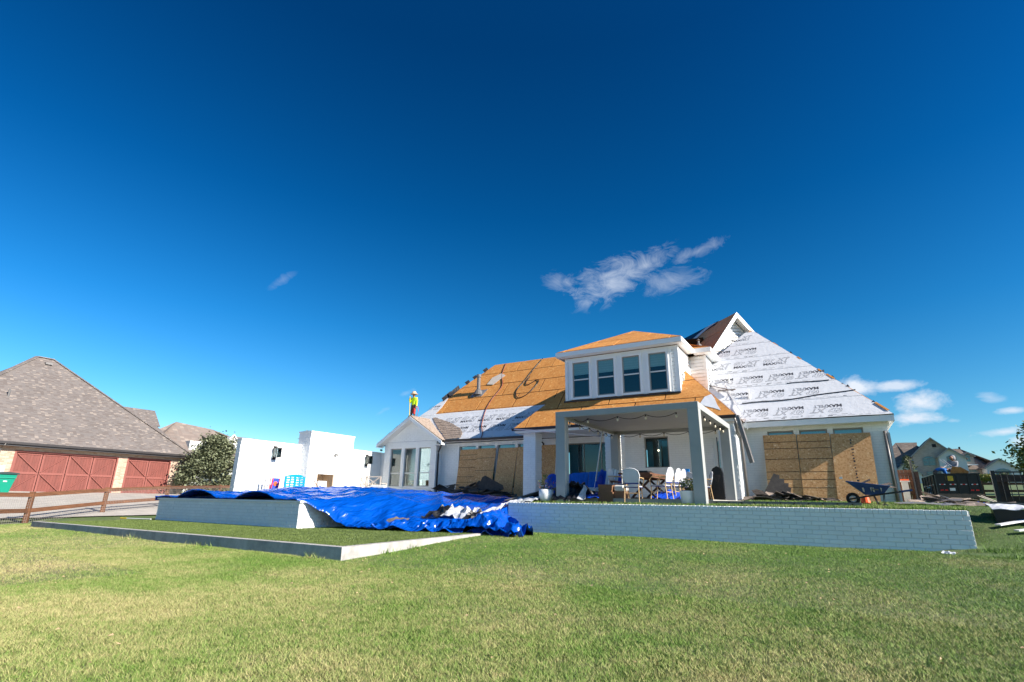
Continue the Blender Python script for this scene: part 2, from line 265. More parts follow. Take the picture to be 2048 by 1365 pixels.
# ---------------------------------------------------------------- builders
COL = sc.collection
ORG = {}
def org(o): return ORG.get(o, Vector((0, 0, 0)))
def tag(o, label=None, cat=None, group=None, kind=None):
    if label: o['label'] = label
    if cat: o['category'] = cat
    if group: o['group'] = group
    if kind: o['kind'] = kind
    return o
def thing(name, label, cat, loc=(0, 0, 0), group=None, rz=0):
    o = bpy.data.objects.new(name, None); COL.objects.link(o); o.location = loc; o.rotation_euler = (0, 0, rz); o.empty_display_size = .1
    ORG[o] = Vector(loc); return tag(o, label, cat, group)
class MB:
    def __init__(s, M=None): s.v = []; s.f = []; s.mi = []; s.M = M; s.m = 0; s.sm = False
    def add(s, vs, fs):
        n = len(s.v)
        s.v += [tuple(s.M @ Vector(p)) for p in vs] if s.M is not None else [tuple(p) for p in vs]
        s.f += [tuple(i + n for i in f) for f in fs]; s.mi += [s.m] * len(fs); return s
    def box(s, x0, x1, y0, y1, z0, z1):
        return s.add([(x0, y0, z0), (x1, y0, z0), (x1, y1, z0), (x0, y1, z0), (x0, y0, z1), (x1, y0, z1), (x1, y1, z1), (x0, y1, z1)],
                     [(0, 3, 2, 1), (4, 5, 6, 7), (0, 1, 5, 4), (1, 2, 6, 5), (2, 3, 7, 6), (3, 0, 4, 7)])
    def bar(s, a, b, w, h=None, up=(0, 0, 1)):
        a = Vector(a); b = Vector(b); d = (b - a).normalized(); h = h or w; u = Vector(up)
        if abs(d.dot(u)) > .95: u = Vector((0, 1, 0))
        x = d.cross(u).normalized() * w / 2; y = x.cross(d).normalized() * h / 2
        vs = [a - x - y, a + x - y, a + x + y, a - x + y, b - x - y, b + x - y, b + x + y, b - x + y]
        return s.add(vs, [(0, 1, 2, 3), (4, 7, 6, 5), (0, 4, 5, 1), (1, 5, 6, 2), (2, 6, 7, 3), (3, 7, 4, 0)])
    def prism(s, pts, off):
        n = len(pts); off = Vector(off); vs = [Vector(p) for p in pts]; vs2 = [p + off for p in vs]
        return s.add(vs + vs2, [tuple(range(n))[::-1], tuple(range(n, 2 * n))] + [(i, (i + 1) % n, n + (i + 1) % n, n + i) for i in range(n)])
    def poly(s, pts): return s.add(pts, [tuple(range(len(pts)))])
    def tube(s, pts, r, n=8, caps=True):
        pts = [Vector(p) for p in pts]; rs = r if isinstance(r, (list, tuple)) else [r] * len(pts); vs = []; fs = []
        for i, p in enumerate(pts):
            d = (pts[min(i + 1, len(pts) - 1)] - pts[max(i - 1, 0)]).normalized()
            u = Vector((0, 0, 1)) if abs(d.z) < .9 else Vector((1, 0, 0)); x = d.cross(u).normalized(); y = d.cross(x).normalized()
            for k in range(n): a = 2 * PI * k / n; vs.append(p + x * math.cos(a) * rs[i] + y * math.sin(a) * rs[i])
        for i in range(len(pts) - 1):
            for k in range(n): fs.append((i * n + k, i * n + (k + 1) % n, (i + 1) * n + (k + 1) % n, (i + 1) * n + k))
        if caps: fs += [tuple(range(n)), tuple(range((len(pts) - 1) * n, len(pts) * n))[::-1]]
        return s.add(vs, fs)
    def lathe(s, prof, c, n=16):
        vs = []; fs = []; c = Vector(c)
        for r, z in prof:
            for k in range(n): a = 2 * PI * k / n; vs.append(c + Vector((r * math.cos(a), r * math.sin(a), z)))
        for i in range(len(prof) - 1):
            for k in range(n): fs.append((i * n + k, i * n + (k + 1) % n, (i + 1) * n + (k + 1) % n, (i + 1) * n + k))
        fs += [tuple(range(n))[::-1], tuple(range((len(prof) - 1) * n, len(prof) * n))]
        return s.add(vs, fs)
    def wheel(s, c, ax, r, w, n=18):
        c = Vector(c); ax = Vector(ax).normalized(); u = Vector((0, 0, 1)); v = ax.cross(u).normalized(); vs = []; fs = []
        for rr, d in ((r * .55, -w / 2), (r * .93, -w / 2), (r, -w / 4), (r, w / 4), (r * .93, w / 2), (r * .55, w / 2)):
            for k in range(n): a = 2 * PI * k / n; vs.append(c + ax * d + u * math.cos(a) * rr + v * math.sin(a) * rr)
        for i in range(6):
            j = (i + 1) % 6
            for k in range(n): fs.append((i * n + k, i * n + (k + 1) % n, j * n + (k + 1) % n, j * n + k))
        return s.add(vs, fs)
    def build(s, name, m, parent=None, label=None, cat=None, group=None, kind=None, loc=None, smooth=False, bevel=0):
        me = bpy.data.meshes.new(name)
        o0 = org(parent) if parent else (Vector(loc) if loc is not None else None)
        if o0 is None:
            xs = np.array(s.v); o0 = Vector((float(xs[:, 0].mean()), float(xs[:, 1].mean()), float(xs[:, 2].min())))
        me.from_pydata([(p[0] - o0[0], p[1] - o0[1], p[2] - o0[2]) for p in s.v], [], s.f)
        ms = m if isinstance(m, (list, tuple)) else [m]
        for k in ms: me.materials.append(MT[k] if isinstance(k, str) else k)
        if len(ms) > 1: me.polygons.foreach_set('material_index', s.mi)
        bm = bmesh.new(); bm.from_mesh(me)
        if bevel: bmesh.ops.bevel(bm, geom=[e for e in bm.edges], offset=bevel, segments=1, affect='EDGES')
        bmesh.ops.recalc_face_normals(bm, faces=bm.faces); bm.to_mesh(me); bm.free()
        if smooth: me.polygons.foreach_set('use_smooth', [True] * len(me.polygons))
        o = bpy.data.objects.new(name, me); COL.objects.link(o)
        if parent: o.parent = parent; ORG[o] = o0
        else: o.location = o0; ORG[o] = o0
        return tag(o, label, cat, group, kind)
def kids(o): return [c for c in COL.objects if c.parent == o]
def copy_tree(o, loc=None, rz=None, label=None, parent=None, _k=None):
    c = o.copy(); COL.objects.link(c)
    if parent: c.parent = parent
    if loc is not None: c.location = loc; ORG[c] = Vector(loc)
    if rz is not None: c.rotation_euler = (0, 0, rz)
    if label: c['label'] = label
    for ch in list(o.children): copy_tree(ch, parent=c)
    return c
def inst(me, name, parent, loc, rot=(0, 0, 0), scale=(1, 1, 1)):
    o = bpy.data.objects.new(name, me); COL.objects.link(o); o.parent = parent; o.location = Vector(loc) - org(parent); o.rotation_euler = rot; o.scale = scale; return o
def sm(a, b, x): t = max(0, min(1, (x - a) / (b - a))); return t * t * (3 - 2 * t)
def lerp(a, b, t): return a + (b - a) * t
def nz(x, y, z=0): return noise.noise(Vector((x, y, z)))
# ---------------------------------------------------------------- bricks, walls, windows, slopes
X_, Y_, Z_ = Vector((1, 0, 0)), Vector((0, 1, 0)), Vector((0, 0, 1))
_bm = {}
def brick_mesh(L, H, D, m, bev=.004):
    k = (L, H, D, m)
    if k not in _bm:
        b = MB(); b.box(-L / 2, L / 2, -D / 2, D / 2, -H / 2, H / 2); o = b.build('brick', m, None, loc=(0, 0, 0), bevel=bev); _bm[k] = o.data; bpy.data.objects.remove(o)
    return _bm[k]
def brick_rows(iv, z0, z1, course, L, joint=.011):
    """list of (u0, u1, z, h) of bricks; iv(zmid) gives the intervals to fill"""
    res = []; k = 0; z = z0
    while z < z1 - .02:
        h = min(course, z1 - z); off = (L / 2 if k % 2 else 0) + random.uniform(-.02, .02)
        for a, b in iv(z + h / 2):
            u = a - ((a - off) % L)
            while u < b - .01:
                lo, hi = max(u, a), min(u + L, b)
                if hi - lo > .045: res.append((lo + joint / 2, hi - joint / 2, z + h / 2, h - joint))
                u += L
        z += course; k += 1
    return res
def lay(parent, P0, U, Nn, rows, L, course, m='white', D=.06, limit=300, key=None, name='brick'):
    P0 = Vector(P0); rz = math.atan2(U.y, U.x)
    rows = sorted(rows, key=key) if key else rows
    me = brick_mesh(round(L - .011, 4), round(course - .011, 4), D, m)
    n_ind = min(limit, len(rows))
    for a, b, z, h in rows[:n_ind]:
        pr = random.uniform(-.0025, .0035)
        o = inst(me, name, parent, P0 + U * ((a + b) / 2) + Z_ * z + Nn * (pr - D / 2 + .012), (random.uniform(-.006, .006), random.uniform(-.006, .006), rz + random.uniform(-.004, .004)), ((b - a) / (L - .011), 1, h / (course - .011)))
    if len(rows) > n_ind:
        mb = MB()
        for a, b, z, h in rows[n_ind:]:
            pr = random.uniform(-.003, .004)
            c = [P0 + U * u + Z_ * zz + Nn * d for d in (-.03, .012 + pr) for zz in (z - h / 2, z + h / 2) for u in (a, b)]
            mb.add(c, [(4, 5, 7, 6), (0, 4, 6, 2), (1, 3, 7, 5), (2, 6, 7, 3), (0, 1, 5, 4)])
        mb.build(name + '_courses', m, parent, kind='stuff')
def hole_iv(u0, u1, holes, lim=None):
    def f(z):
        a, b = (u0, u1) if lim is None else lim(z)
        iv = [(a, b)]
        for h0, h1, z0, z1 in holes:
            if z0 < z < z1:
                nv = []
                for p, q in iv:
                    if h1 <= p or h0 >= q: nv.append((p, q)); continue
                    if h0 > p: nv.append((p, h0))
                    if h1 < q: nv.append((h1, q))
                iv = nv
        return [(p, q) for p, q in iv if q - p > .03]
    return f
def core(parent, P0, U, Nn, u0, u1, z0, z1, holes=(), t=.22, m='mortar', name='wall', top=None, label=None):
    """wall body with real openings"""
    P0 = Vector(P0); mb = MB()
    us = sorted({u0, u1} | {h[i] for h in holes for i in (0, 1)}); zs = sorted({z0, z1} | {h[i] for h in holes for i in (2, 3)})
    for i in range(len(us) - 1):
        for j in range(len(zs) - 1):
            cu, cz = (us[i] + us[i + 1]) / 2, (zs[j] + zs[j + 1]) / 2
            if any(h[0] < cu < h[1] and h[2] < cz < h[3] for h in holes): continue
            pts = [P0 + U * a + Z_ * b for a, b in ((us[i], zs[j]), (us[i + 1], zs[j]), (us[i + 1], zs[j + 1]), (us[i], zs[j + 1]))]
            mb.prism(pts, -Nn * t)
    if top: mb.prism([P0 + U * a + Z_ * b for a, b in top], -Nn * t)
    return mb.build(name, m, parent, label=label)
def window(parent, P0, U, Nn, w, h, rail=.36, blind=.0, name='window', rec=.07, fr='frame', glass='glass', bm='blind', fw=.05, sill=False, mul=0, dark=True, label=None, dd=-.4, bo=-.05):
    P0 = Vector(P0)
    def bx(mb, a, b, c, d, n0, n1):
        q = [P0 + U * a + Z_ * c + Nn * n0, P0 + U * b + Z_ * c + Nn * n0, P0 + U * b + Z_ * d + Nn * n0, P0 + U * a + Z_ * d + Nn * n0]; mb.prism(q, Nn * (n1 - n0))
    mb = MB(); n0, n1 = -rec - .05, -rec
    bx(mb, 0, fw, 0, h, n0, n1); bx(mb, w - fw, w, 0, h, n0, n1); bx(mb, fw, w - fw, 0, fw, n0, n1); bx(mb, fw, w - fw, h - fw, h, n0, n1)
    o = mb.build(name, fr, parent, label=label)
    zr = h * rail
    if rail:
        r = MB(); bx(r, fw + .002, w - fw - .002, zr - .025, zr + .025, n0 + .005, n1 + .008); r.build('meeting_rail', 'sash', o)
        for a, b in ((fw + .002, zr - .027), (zr + .027, h - fw - .002)):
            g = MB(); bx(g, fw + .002, w - fw - .002, a, b, n0 + .015, n0 + .022); g.build('pane', glass, o)
    else:
        g = MB(); bx(g, fw + .002, w - fw - .002, fw + .002, h - fw - .002, n0 + .015, n0 + .022); g.build('pane', glass, o)
    if mul:
        g = MB()
        for k in range(1, mul): bx(g, w * k / mul - .015, w * k / mul + .015, fw + .002, h - fw - .002, n0 + .005, n1 + .004)
        g.build('glazing_bar', fr, o)
    if blind:
        g = MB(); bx(g, fw, w - fw, h * (1 - blind), h - fw, n0 + bo - .01, n0 + bo)
        nb = int(h * blind / .11)
        for k in range(1, nb): zz = h * (1 - blind) + k * .11; bx(g, fw, w - fw, zz - .006, zz + .006, n0 + bo, n0 + bo + .007)
        g.build('blind', bm, o)
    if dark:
        g = MB(); bx(g, .001, w - .001, .001, h - .001, dd - .012, dd); g.build('dark_room_sheet', 'darkroom', o)  # black sheet behind the pane stands for the unlit room's shade
    if sill:
        g = MB(); bx(g, -.04, w + .04, -.07, -.005, -.06, .035); g.build('sill', 'white', o)
    return o
class Slope:
    def __init__(s, p0, U, V):
        s.p = Vector(p0); s.U = Vector(U).normalized(); s.V = Vector(V).normalized(); s.N = s.U.cross(s.V).normalized()
        if s.N.z < 0: s.N = -s.N
    def w(s, u, v, n=0): return s.p + s.U * u + s.V * v + s.N * n
    def prism(s, mb, poly, n0, n1): mb.prism([s.w(u, v, n0) for u, v in poly], s.N * (n1 - n0)); return mb
def clip(sub, cl):
    """Sutherland-Hodgman, cl convex CCW"""
    outp = list(sub)
    for i in range(len(cl)):
        a, b = cl[i], cl[(i + 1) % len(cl)]; inp = outp; outp = []
        if not inp: return []
        def ins(p): return (b[0] - a[0]) * (p[1] - a[1]) - (b[1] - a[1]) * (p[0] - a[0]) >= -1e-9
        for j in range(len(inp)):
            p, q = inp[j - 1], inp[j]
            if ins(q) != ins(p):
                d1 = (b[0] - a[0]) * (p[1] - a[1]) - (b[1] - a[1]) * (p[0] - a[0]); d2 = (b[0] - a[0]) * (q[1] - a[1]) - (b[1] - a[1]) * (q[0] - a[0])
                t = d1 / (d1 - d2); outp.append((p[0] + (q[0] - p[0]) * t, p[1] + (q[1] - p[1]) * t))
            if ins(q): outp.append(q)
    return outp
def area(p): return abs(sum(p[i - 1][0] * p[i][1] - p[i][0] * p[i - 1][1] for i in range(len(p)))) / 2
def sheets(parent, S, regions, n0=.012, m='osbroof', name='roof_sheet', sw=2.44, sh=1.22, gap=.045, off=0):
    """sheathing boards laid in staggered rows, clipped to convex regions"""
    for reg in regions:
        us = [p[0] for p in reg]; vs = [p[1] for p in reg]; k = 0; v = math.floor(min(vs) / sh) * sh
        while v < max(vs):
            u = min(us) - sw + (k % 2) * sw / 2 + off
            while u < max(us):
                g = gap * random.uniform(.5, 1.3)
                q = clip([(u + g / 2, v + g / 2), (u + sw - g / 2, v + g / 2), (u + sw - g / 2, v + sh - g / 2), (u + g / 2, v + sh - g / 2)], reg)
                if len(q) > 2 and area(q) > .02:
                    mb = MB(); S.prism(mb, q, n0, n0 + .012 + random.uniform(0, .004)); mb.build(name, m, parent)
                u += sw
            v += sh; k += 1
# ---------------------------------------------------------------- terrain
def H(x, y):
    h = -1.05 + .23 * sm(5, 13, y) + (.075 * sm(-9, -19, x) if x > -22 else .075)
    r = -.82 + .9 * max(0, min(1, (y - 13.7) / 3.8)) + .06 * sm(17, 21, y)                       # right of the retaining wall the lawn climbs
    r += max(0, min(y, 165) - 36) * .042
    tr = sm(1.6, 2.3, x)
    g = lerp(h, r, tr) if y > 13 else h
    if x < -8.6 and y > 14: g = lerp(h, -.05, sm(20, 26, y))
    if x < -22:
        t = sm(-24.6, -35.2, x) if x < -24.6 else 0
        g = lerp(-.97 + .1 * sm(8, 16, y), .05, max(0, min(1, (-x - 24.6) / 10.5)))
        if x < -60: g += min(3, (-x - 60) * .03)
    if y > 26 and -22 <= x < 3: g = max(g, .1) if x > -3 else lerp(-.05, .1, .5)
    g += .03 * nz(x * .35, y * .35) + .01 * nz(x * 1.5, y * 1.5)
    return g
def ground_mat():
    m = mat('lawn_soil', (.1, .12, .04), .95); nt = m.node_tree; b = nt.nodes['Principled BSDF']; lawn_color(nt, b, (.07, .115, .03), (.25, .2, .11), .9); return m
def lawn_color(nt, b, g1, brown, k=1, g2=None, attr=False):
    g = nt.nodes.new('ShaderNodeNewGeometry')
    def no(s, d, r=.6):
        n = nt.nodes.new('ShaderNodeTexNoise'); n.inputs['Scale'].default_value = s; n.inputs['Detail'].default_value = d; n.inputs['Roughness'].default_value = r
        nt.links.new(g.outputs['Position'], n.inputs['Vector']); return n.outputs[0]
    sp = nt.nodes.new('ShaderNodeSeparateXYZ'); nt.links.new(g.outputs['Position'], sp.inputs[0])
    yb = nt.nodes.new('ShaderNodeMapRange'); yb.inputs[1].default_value = 3; yb.inputs[2].default_value = 10.5; yb.inputs[3].default_value = .42; yb.inputs[4].default_value = -.02; nt.links.new(sp.outputs[1], yb.inputs[0])
    v = M2(nt, 'ADD', M2(nt, 'MULTIPLY', M2(nt, 'SUBTRACT', no(.45, 6, .62), .5), 2.0), M2(nt, 'MULTIPLY', M2(nt, 'SUBTRACT', no(6, 4, .7), .5), 1.3))
    v = M2(nt, 'ADD', M2(nt, 'ADD', v, yb.outputs[0]), .10)
    if attr:
        a = nt.nodes.new('ShaderNodeAttribute'); a.attribute_name = 'rnd'
        v = M2(nt, 'ADD', v, M2(nt, 'MULTIPLY', M2(nt, 'SUBTRACT', a.outputs['Fac'], .5), .75))
    v = M2(nt, 'MULTIPLY', v, k, True)
    mx = nt.nodes.new('ShaderNodeMix'); mx.data_type = 'RGBA'; nt.links.new(v, mx.inputs[0]); mx.inputs[6].default_value = (*g1, 1); mx.inputs[7].default_value = (*brown, 1)
    nt.links.new(mx.outputs[2], b.inputs['Base Color'])
MT['lawn'] = ground_mat()
mg = mat('grass_blade', (.1, .16, .04), .75); b_ = mg.node_tree.nodes['Principled BSDF']; lawn_color(mg.node_tree, b_, (.125, .232, .03), (.47, .40, .185), 1, attr=True)
b_.inputs['Subsurface Weight'].default_value = 0; MT['grass'] = mg
MT['dryleaf'] = mat('dry_leaf', (.5, .33, .2), .8, .3, 3)
mt_ = mat('artificial_turf_blade', (.09, .135, .025), .6, .25, 3, col2=(.15, .20, .045)); MT['turf'] = mt_
MT['turfbase'] = mat('artificial_turf_backing', (.05, .075, .025), .9, .25, 30)
def grid_mesh(xs, ys, f, name, m, kind='structure', skip=None):
    vs = [(x, y, f(x, y)) for y in ys for x in xs]; nx = len(xs); fs = []
    for j in range(len(ys) - 1):
        for i in range(nx - 1):
            if skip and skip((xs[i] + xs[i + 1]) / 2, (ys[j] + ys[j + 1]) / 2): continue
            fs.append((j * nx + i, j * nx + i + 1, (j + 1) * nx + i + 1, (j + 1) * nx + i))
    mb = MB(); mb.v = vs; mb.f = fs; mb.mi = [0] * len(fs)
    return mb.build(name, m, None, kind=kind, loc=(0, 0, 0), smooth=True)
def rng(*seg):
    r = []
    for a, b, s in seg:
        n = max(1, round((b - a) / s)); r += [a + (b - a) * i / n for i in range(n)]
    return r + [seg[-1][1]]
grid_mesh(rng((-600, -120, 60), (-120, -40, 8), (-40, -22, 1), (-22, 8, .5), (8, 40, 4), (40, 160, 15), (160, 600, 80)), rng((-60, 0, 10), (0, 20, .5), (20, 40, 2), (40, 200, 10), (200, 1200, 100)), H, 'lawn', 'lawn')
def PZ(x, y): return .0 + .13 * sm(14.6, 20, y) + .008 * nz(x * 1.7, y * 1.7)
grid_mesh(rng((-8.5, 2.2, .4)), rng((14.36, 20, .4), (20, 34, 2)), PZ, 'patio_lawn', 'lawn')
mb = MB(); mb.box(-8.45, -2.9, 15.35, 23.1, -.2, .155); mb.build('patio_slab', 'conc', None, kind='structure')
mb = MB(); mb.box(-21.2, -13.1, 13.6, 23.5, -.85, -.02); mb.box(-13.09, -8.62, 15.5, 23.5, -.85, -.021); mb.build('pool_deck', 'conc', None, kind='structure')
# driveway: sheet following the ground beyond the fence
grid_mesh(rng((-36.0, -25.6, .8)), rng((-6, 22, 1)), lambda x, y: H(x, y) + .05, 'driveway', 'conc')
# artificial turf with its concrete kerb
TZ = -.80
TP = [(-21.15, 7.2), (-7.9, 7.2), (-8.35, 12.6), (-21.2, 13.2)]
mb = MB(); mb.prism([(x, y, TZ - .3) for x, y in TP], (0, 0, .3)); mb.build('artificial_turf', 'turfbase', None, kind='structure')
kb = thing('concrete_kerb', 'low pale concrete kerb edging the artificial turf, with a corner pointing at the viewer', 'kerb', (-7.8, 7.05, -1.1))
mb = MB(); mb.prism([(-21.4, 7.02, -1.2), (-7.72, 7.02, -1.2), (-7.88, 7.2, -1.2), (-21.4, 7.2, -1.2)], (0, 0, 1.2 + TZ + .015)); mb.build('kerb_front', 'curb', kb)
mb = MB(); mb.prism([(-7.72, 7.024, -1.2), (-8.18, 12.7, -1.2), (-8.35, 12.7, -1.2), (-7.884, 7.2, -1.2)], (0, 0, 1.2 + TZ + .0153)); mb.build('kerb_side', 'curb', kb)
# grass blades (real triangles)
def blades(name, m, pts, hmin, hmax, wd, lean=.5, kind='stuff'):
    n = len(pts); P = np.array(pts, dtype=np.float32); rg = np.random.default_rng(3)
    a = rg.random(n) * 2 * PI; h = hmin + rg.random(n) * (hmax - hmin); ww = wd * (.6 + .8 * rg.random(n)); ln = lean * h * (.3 + rg.random(n)); b = rg.random(n) * 2 * PI
    v = np.zeros((n, 3, 3), np.float32)
    v[:, 0] = P; v[:, 1] = P; v[:, 2] = P
    v[:, 0, 0] += np.cos(a) * ww / 2; v[:, 0, 1] += np.sin(a) * ww / 2; v[:, 1, 0] -= np.cos(a) * ww / 2; v[:, 1, 1] -= np.sin(a) * ww / 2
    v[:, 2, 0] += np.cos(b) * ln; v[:, 2, 1] += np.sin(b) * ln; v[:, 2, 2] += h; v[:, :2, 2] -= .005
    me = bpy.data.meshes.new(name); me.vertices.add(n * 3); me.vertices.foreach_set('co', v.reshape(-1))
    me.loops.add(n * 3); me.loops.foreach_set('vertex_index', np.arange(n * 3, dtype=np.int32)); me.polygons.add(n)
    me.polygons.foreach_set('loop_start', np.arange(0, n * 3, 3, dtype=np.int32)); me.polygons.foreach_set('loop_total', np.full(n, 3, dtype=np.int32))
    at = me.attributes.new('rnd', 'FLOAT', 'FACE'); at.data.foreach_set('value', rg.random(n).astype(np.float32))
    me.update(); me.materials.append(MT[m]); o = bpy.data.objects.new(name, me); COL.objects.link(o); return tag(o, kind=kind)
def inpoly(x, y, P):
    c = False
    for i in range(len(P)):
        (x1, y1), (x2, y2) = P[i - 1], P[i]
        if (y1 > y) != (y2 > y) and x < (x2 - x1) * (y - y1) / (y2 - y1) + x1: c = not c
    return c
KP = [(-21.5, 6.98), (-7.66, 6.98), (-8.2, 12.8), (-21.5, 13.4)]
def inview(x, y, z):
    d = Vector((x, y, z - .07)); f = d.dot(CF)
    if f < .3: return False
    return abs(d.dot(CR) / f) < 1.06 and abs(d.dot(CU) / f) < .72
rnd = random.random
pts = []
for (y0, y1, x0, x1, dens) in ((1.0, 4.5, -9, 3.5, 12000), (4.5, 7, -13, 7, 7500), (1, 7, -26, -9, 2400), (7, 10, -24, 9, 3400), (10, 14.2, -9, 11, 2600), (13.6, 22, 2.25, 9, 1300), (6, 18, -26, -20.5, 700), (22, 60, 3, 30, 80)):
    for _ in range(int((y1 - y0) * (x1 - x0) * dens)):
        x = x0 + rnd() * (x1 - x0); y = y0 + rnd() * (y1 - y0)
        if not inview(x, y, -.95) and y < 13: continue
        if inpoly(x, y, KP) or (y > 14.1 and x < 2.3 and x > -9): continue
        if x < -24.6 and y > 2: continue
        pts.append((x, y, H(x, y)))
print('blades', len(pts))
blades('lawn_grass', 'grass', pts, .012, .036, .0068, 1.3)
pts = []
for _ in range(26000):
    x = -8.3 + rnd() * 10.5; y = 14.42 + rnd() ** 1.6 * 2.0
    if x < -2.8 and y > 15.3: continue
    if x < -2.8 and rnd() < .55: continue
    pts.append((x, y, PZ(x, y)))
for _ in range(12000):
    x = -2.6 + rnd() * 4.8; y = 16 + rnd() * 7; pts.append((x, y, PZ(x, y)))
blades('patio_grass', 'grass', pts, .03, .085, .011, .6)
pts = []
while len(pts) < 170000:
    x = -21.1 + rnd() * 13.2; y = 7.25 + rnd() ** 1.3 * 5.5
    if inpoly(x, y, TP): pts.append((x, y, TZ))
blades('turf_pile', 'turf', pts, .012, .028, .011, .5)
pts = []
for _ in range(700):
    x = random.uniform(-20, 8); y = random.uniform(2, 13.8)
    if not inpoly(x, y, KP) and not (y > 14.1 and x < 2.3): pts.append((x, y, H(x, y) + .02))
blades('fallen_leaves', 'dryleaf', pts, .004, .012, .035, 2.2)
# taller weeds by the kerb and the wall end
pts = []
for (cx, cy, r, n) in ((-8.3, 6.95, .25, 60), (-12, 6.9, .4, 60), (-15, 6.9, .3, 40), (-7.7, 8.2, .25, 60), (-7.75, 9, .3, 50), (2.9, 13.4, .5, 320), (3.4, 12.6, .5, 260), (4.1, 13.2, .7, 300), (3.3, 14.3, .5, 160), (2.4, 13.9, .2, 60)):
    for _ in range(n): x = random.gauss(cx, r * .6); y = random.gauss(cy, r * .25); pts.append((x, y, H(x, y)))
blades('tall_weeds', 'grass', pts, .05, .14, .014, .8)
# ---------------------------------------------------------------- retaining wall of the patio
WY = 14.2
rw = thing('retaining_wall', 'long low white painted brick retaining wall in front of the patio', 'wall', (-3.2, WY, -.85))
mb = MB(); mb.box(-8.62, 2.2, WY + .006, WY + .2, -1.1, -.09); mb.box(-8.62, -8.42, WY + .201, 16, -1.1, -.02); mb.build('wall_core', 'mortar', rw)
lay(rw, (0, WY, 0), X_, -Y_, brick_rows(lambda z: [(-8.62, 2.205)], -.94, -.098, .0935, .30), .30, .0935, limit=300, key=lambda r: -r[0])
me = brick_mesh(.089, .094, .235, 'white', .006)
u = -8.62; k = 0
while u < 2.15:
    inst(me, 'cap_brick', rw, (u + .05, WY + .1, -.049 + random.uniform(-.002, .002)), (random.uniform(-.01, .01), 0, random.uniform(-.012, .012))); u += .1
mb = MB(); mb.box(-8.62, 2.2, WY + .0, WY + .2, -.097, -.012); mb.build('cap_mortar', 'mortar', rw)
ro = []
for k in range(9): ro.append((.0, .19, -.893 + k * .0935, .0825))
lay(rw, (2.188, WY + .005, 0), Y_, X_, ro, .19, .0935, D=.04)
# ---------------------------------------------------------------- raised pool wall
pw = thing('pool_wall', 'raised white painted brick pool wall standing on the artificial turf under the blue tarp', 'wall', (-17, 10.3, -.8))
mb = MB(); mb.box(-20.85, -13.2, 10.306, 10.55, TZ - .05, -.1); mb.box(-13.44, -13.206, 10.56, 14.5, TZ - .05, -.1); mb.box(-20.85, -20.6, 10.56, 15, TZ - .05, -.1); mb.build('wall_core', 'mortar', pw)
lay(pw, (0, 10.3, 0), X_, -Y_, brick_rows(lambda z: [(-20.85, -13.2)], TZ, -.098, .0935, .30), .30, .0935, limit=300)
lay(pw, (-13.2, 0, 0), Y_, X_, brick_rows(lambda z: [(10.3, 12.2)], TZ, -.098, .0935, .30), .30, .0935, limit=300)
mb = MB(); mb.box(-20.9, -13.14, 10.25, 10.58, -.098, -.045); mb.build('coping', 'white', pw); mb = MB(); mb.box(-13.47, -13.14, 10.582, 14.4, -.098, -.0455); mb.build('coping', 'white', pw)
mb = MB(); mb.box(-20.6, -13.45, 10.56, 16, -1.0, -.45); mb.build('pool_floor', 'mortar', pw)
# ================================================================ MAIN HOUSE
hs_ = thing('brick_house', 'white painted brick house under roof repair, with bare sheathing and white felt on its roofs', 'house', (-8, 24, 0))
S11 = 1.1; KK = math.hypot(1, S11); VS = Vector((0, 1 / KK, S11 / KK))
BL, BC = .30, .0935
def wallpart(P0, U, Nn, u0, u1, z0, z1, holes, limit=0, lim=None, top=None, soldier=True):
    c_ = core(hs_, P0, U, Nn, u0, u1, z0, z1, holes, top=top)
    rows = brick_rows(hole_iv(u0, u1, holes, lim), z0, z1 if top is None else max(p[1] for p in top), BC, BL)
    lay(c_, P0, U, Nn, rows, BL, BC, limit=limit)
    return c_
# left gable wing
gw = [(-22.0, -21.17, .70, 2.8), (-20.93, -20.09, .70, 2.8), (-19.87, -19.03, .70, 2.8)]
GS = .62; GX = -20.33; GY = 22.95; GA, GB_ = -22.47, -18.62
def glim(z):
    if z < 2.98: return (GA, GB_)
    hw = (4.42 - z) / GS; return (max(GA, GX - hw), min(GB_, GX + hw))
wallpart((0, GY, 0), X_, -Y_, GA, GB_, 0, 2.98, gw, lim=glim, top=[(GA, 2.98), (GB_, 2.98), (GB_, 3.36), (GX, 4.42), (GA, 3.1)])
for a, b, c, d in gw: window(hs_, (a, GY, c), X_, -Y_, b - a, d - c, .345, .84 if a > -21.5 else .9, sill=True)
wallpart((GB_, 0, 0), Y_, X_, 23.18, 23.4, 0, 3.0, [])
# left main wall with four windows and sliding door
lw = [(-17.4, -16.3, .62, 2.93), (-16.13, -15.09, .62, 2.93), (-14.93, -13.88, .62, 2.93), (-13.7, -12.65, .62, 2.93)]
sd = (-10.98, -8.35, .16, 2.72)
wallpart((0, 23.4, 0), X_, -Y_, -18.9, -8.0, 0, 3.0, lw + [sd])
for a, b, c, d in lw: window(hs_, (a, 23.4, c), X_, -Y_, b - a, d - c, .36, .95, bm='blind', rec=.1)
sl_ = window(hs_, (sd[0], 23.4, sd[2]), X_, -Y_, sd[1] - sd[0], sd[3] - sd[2], 0, 0, name='sliding_door', glass='glassd', mul=3)
mb = MB(); mb.box(-9.05, -8.6, 23.58, 23.6, .2, 2.66); mb.box(-10.9, -10.45, 23.58, 23.6, .2, 2.66); mb.build('blind', 'curtain', sl_)
mb = MB(); mb.box(-10.13, -10.1, 23.42, 23.44, 1.1, 1.4); mb.build('handle', 'blackpl', sl_)
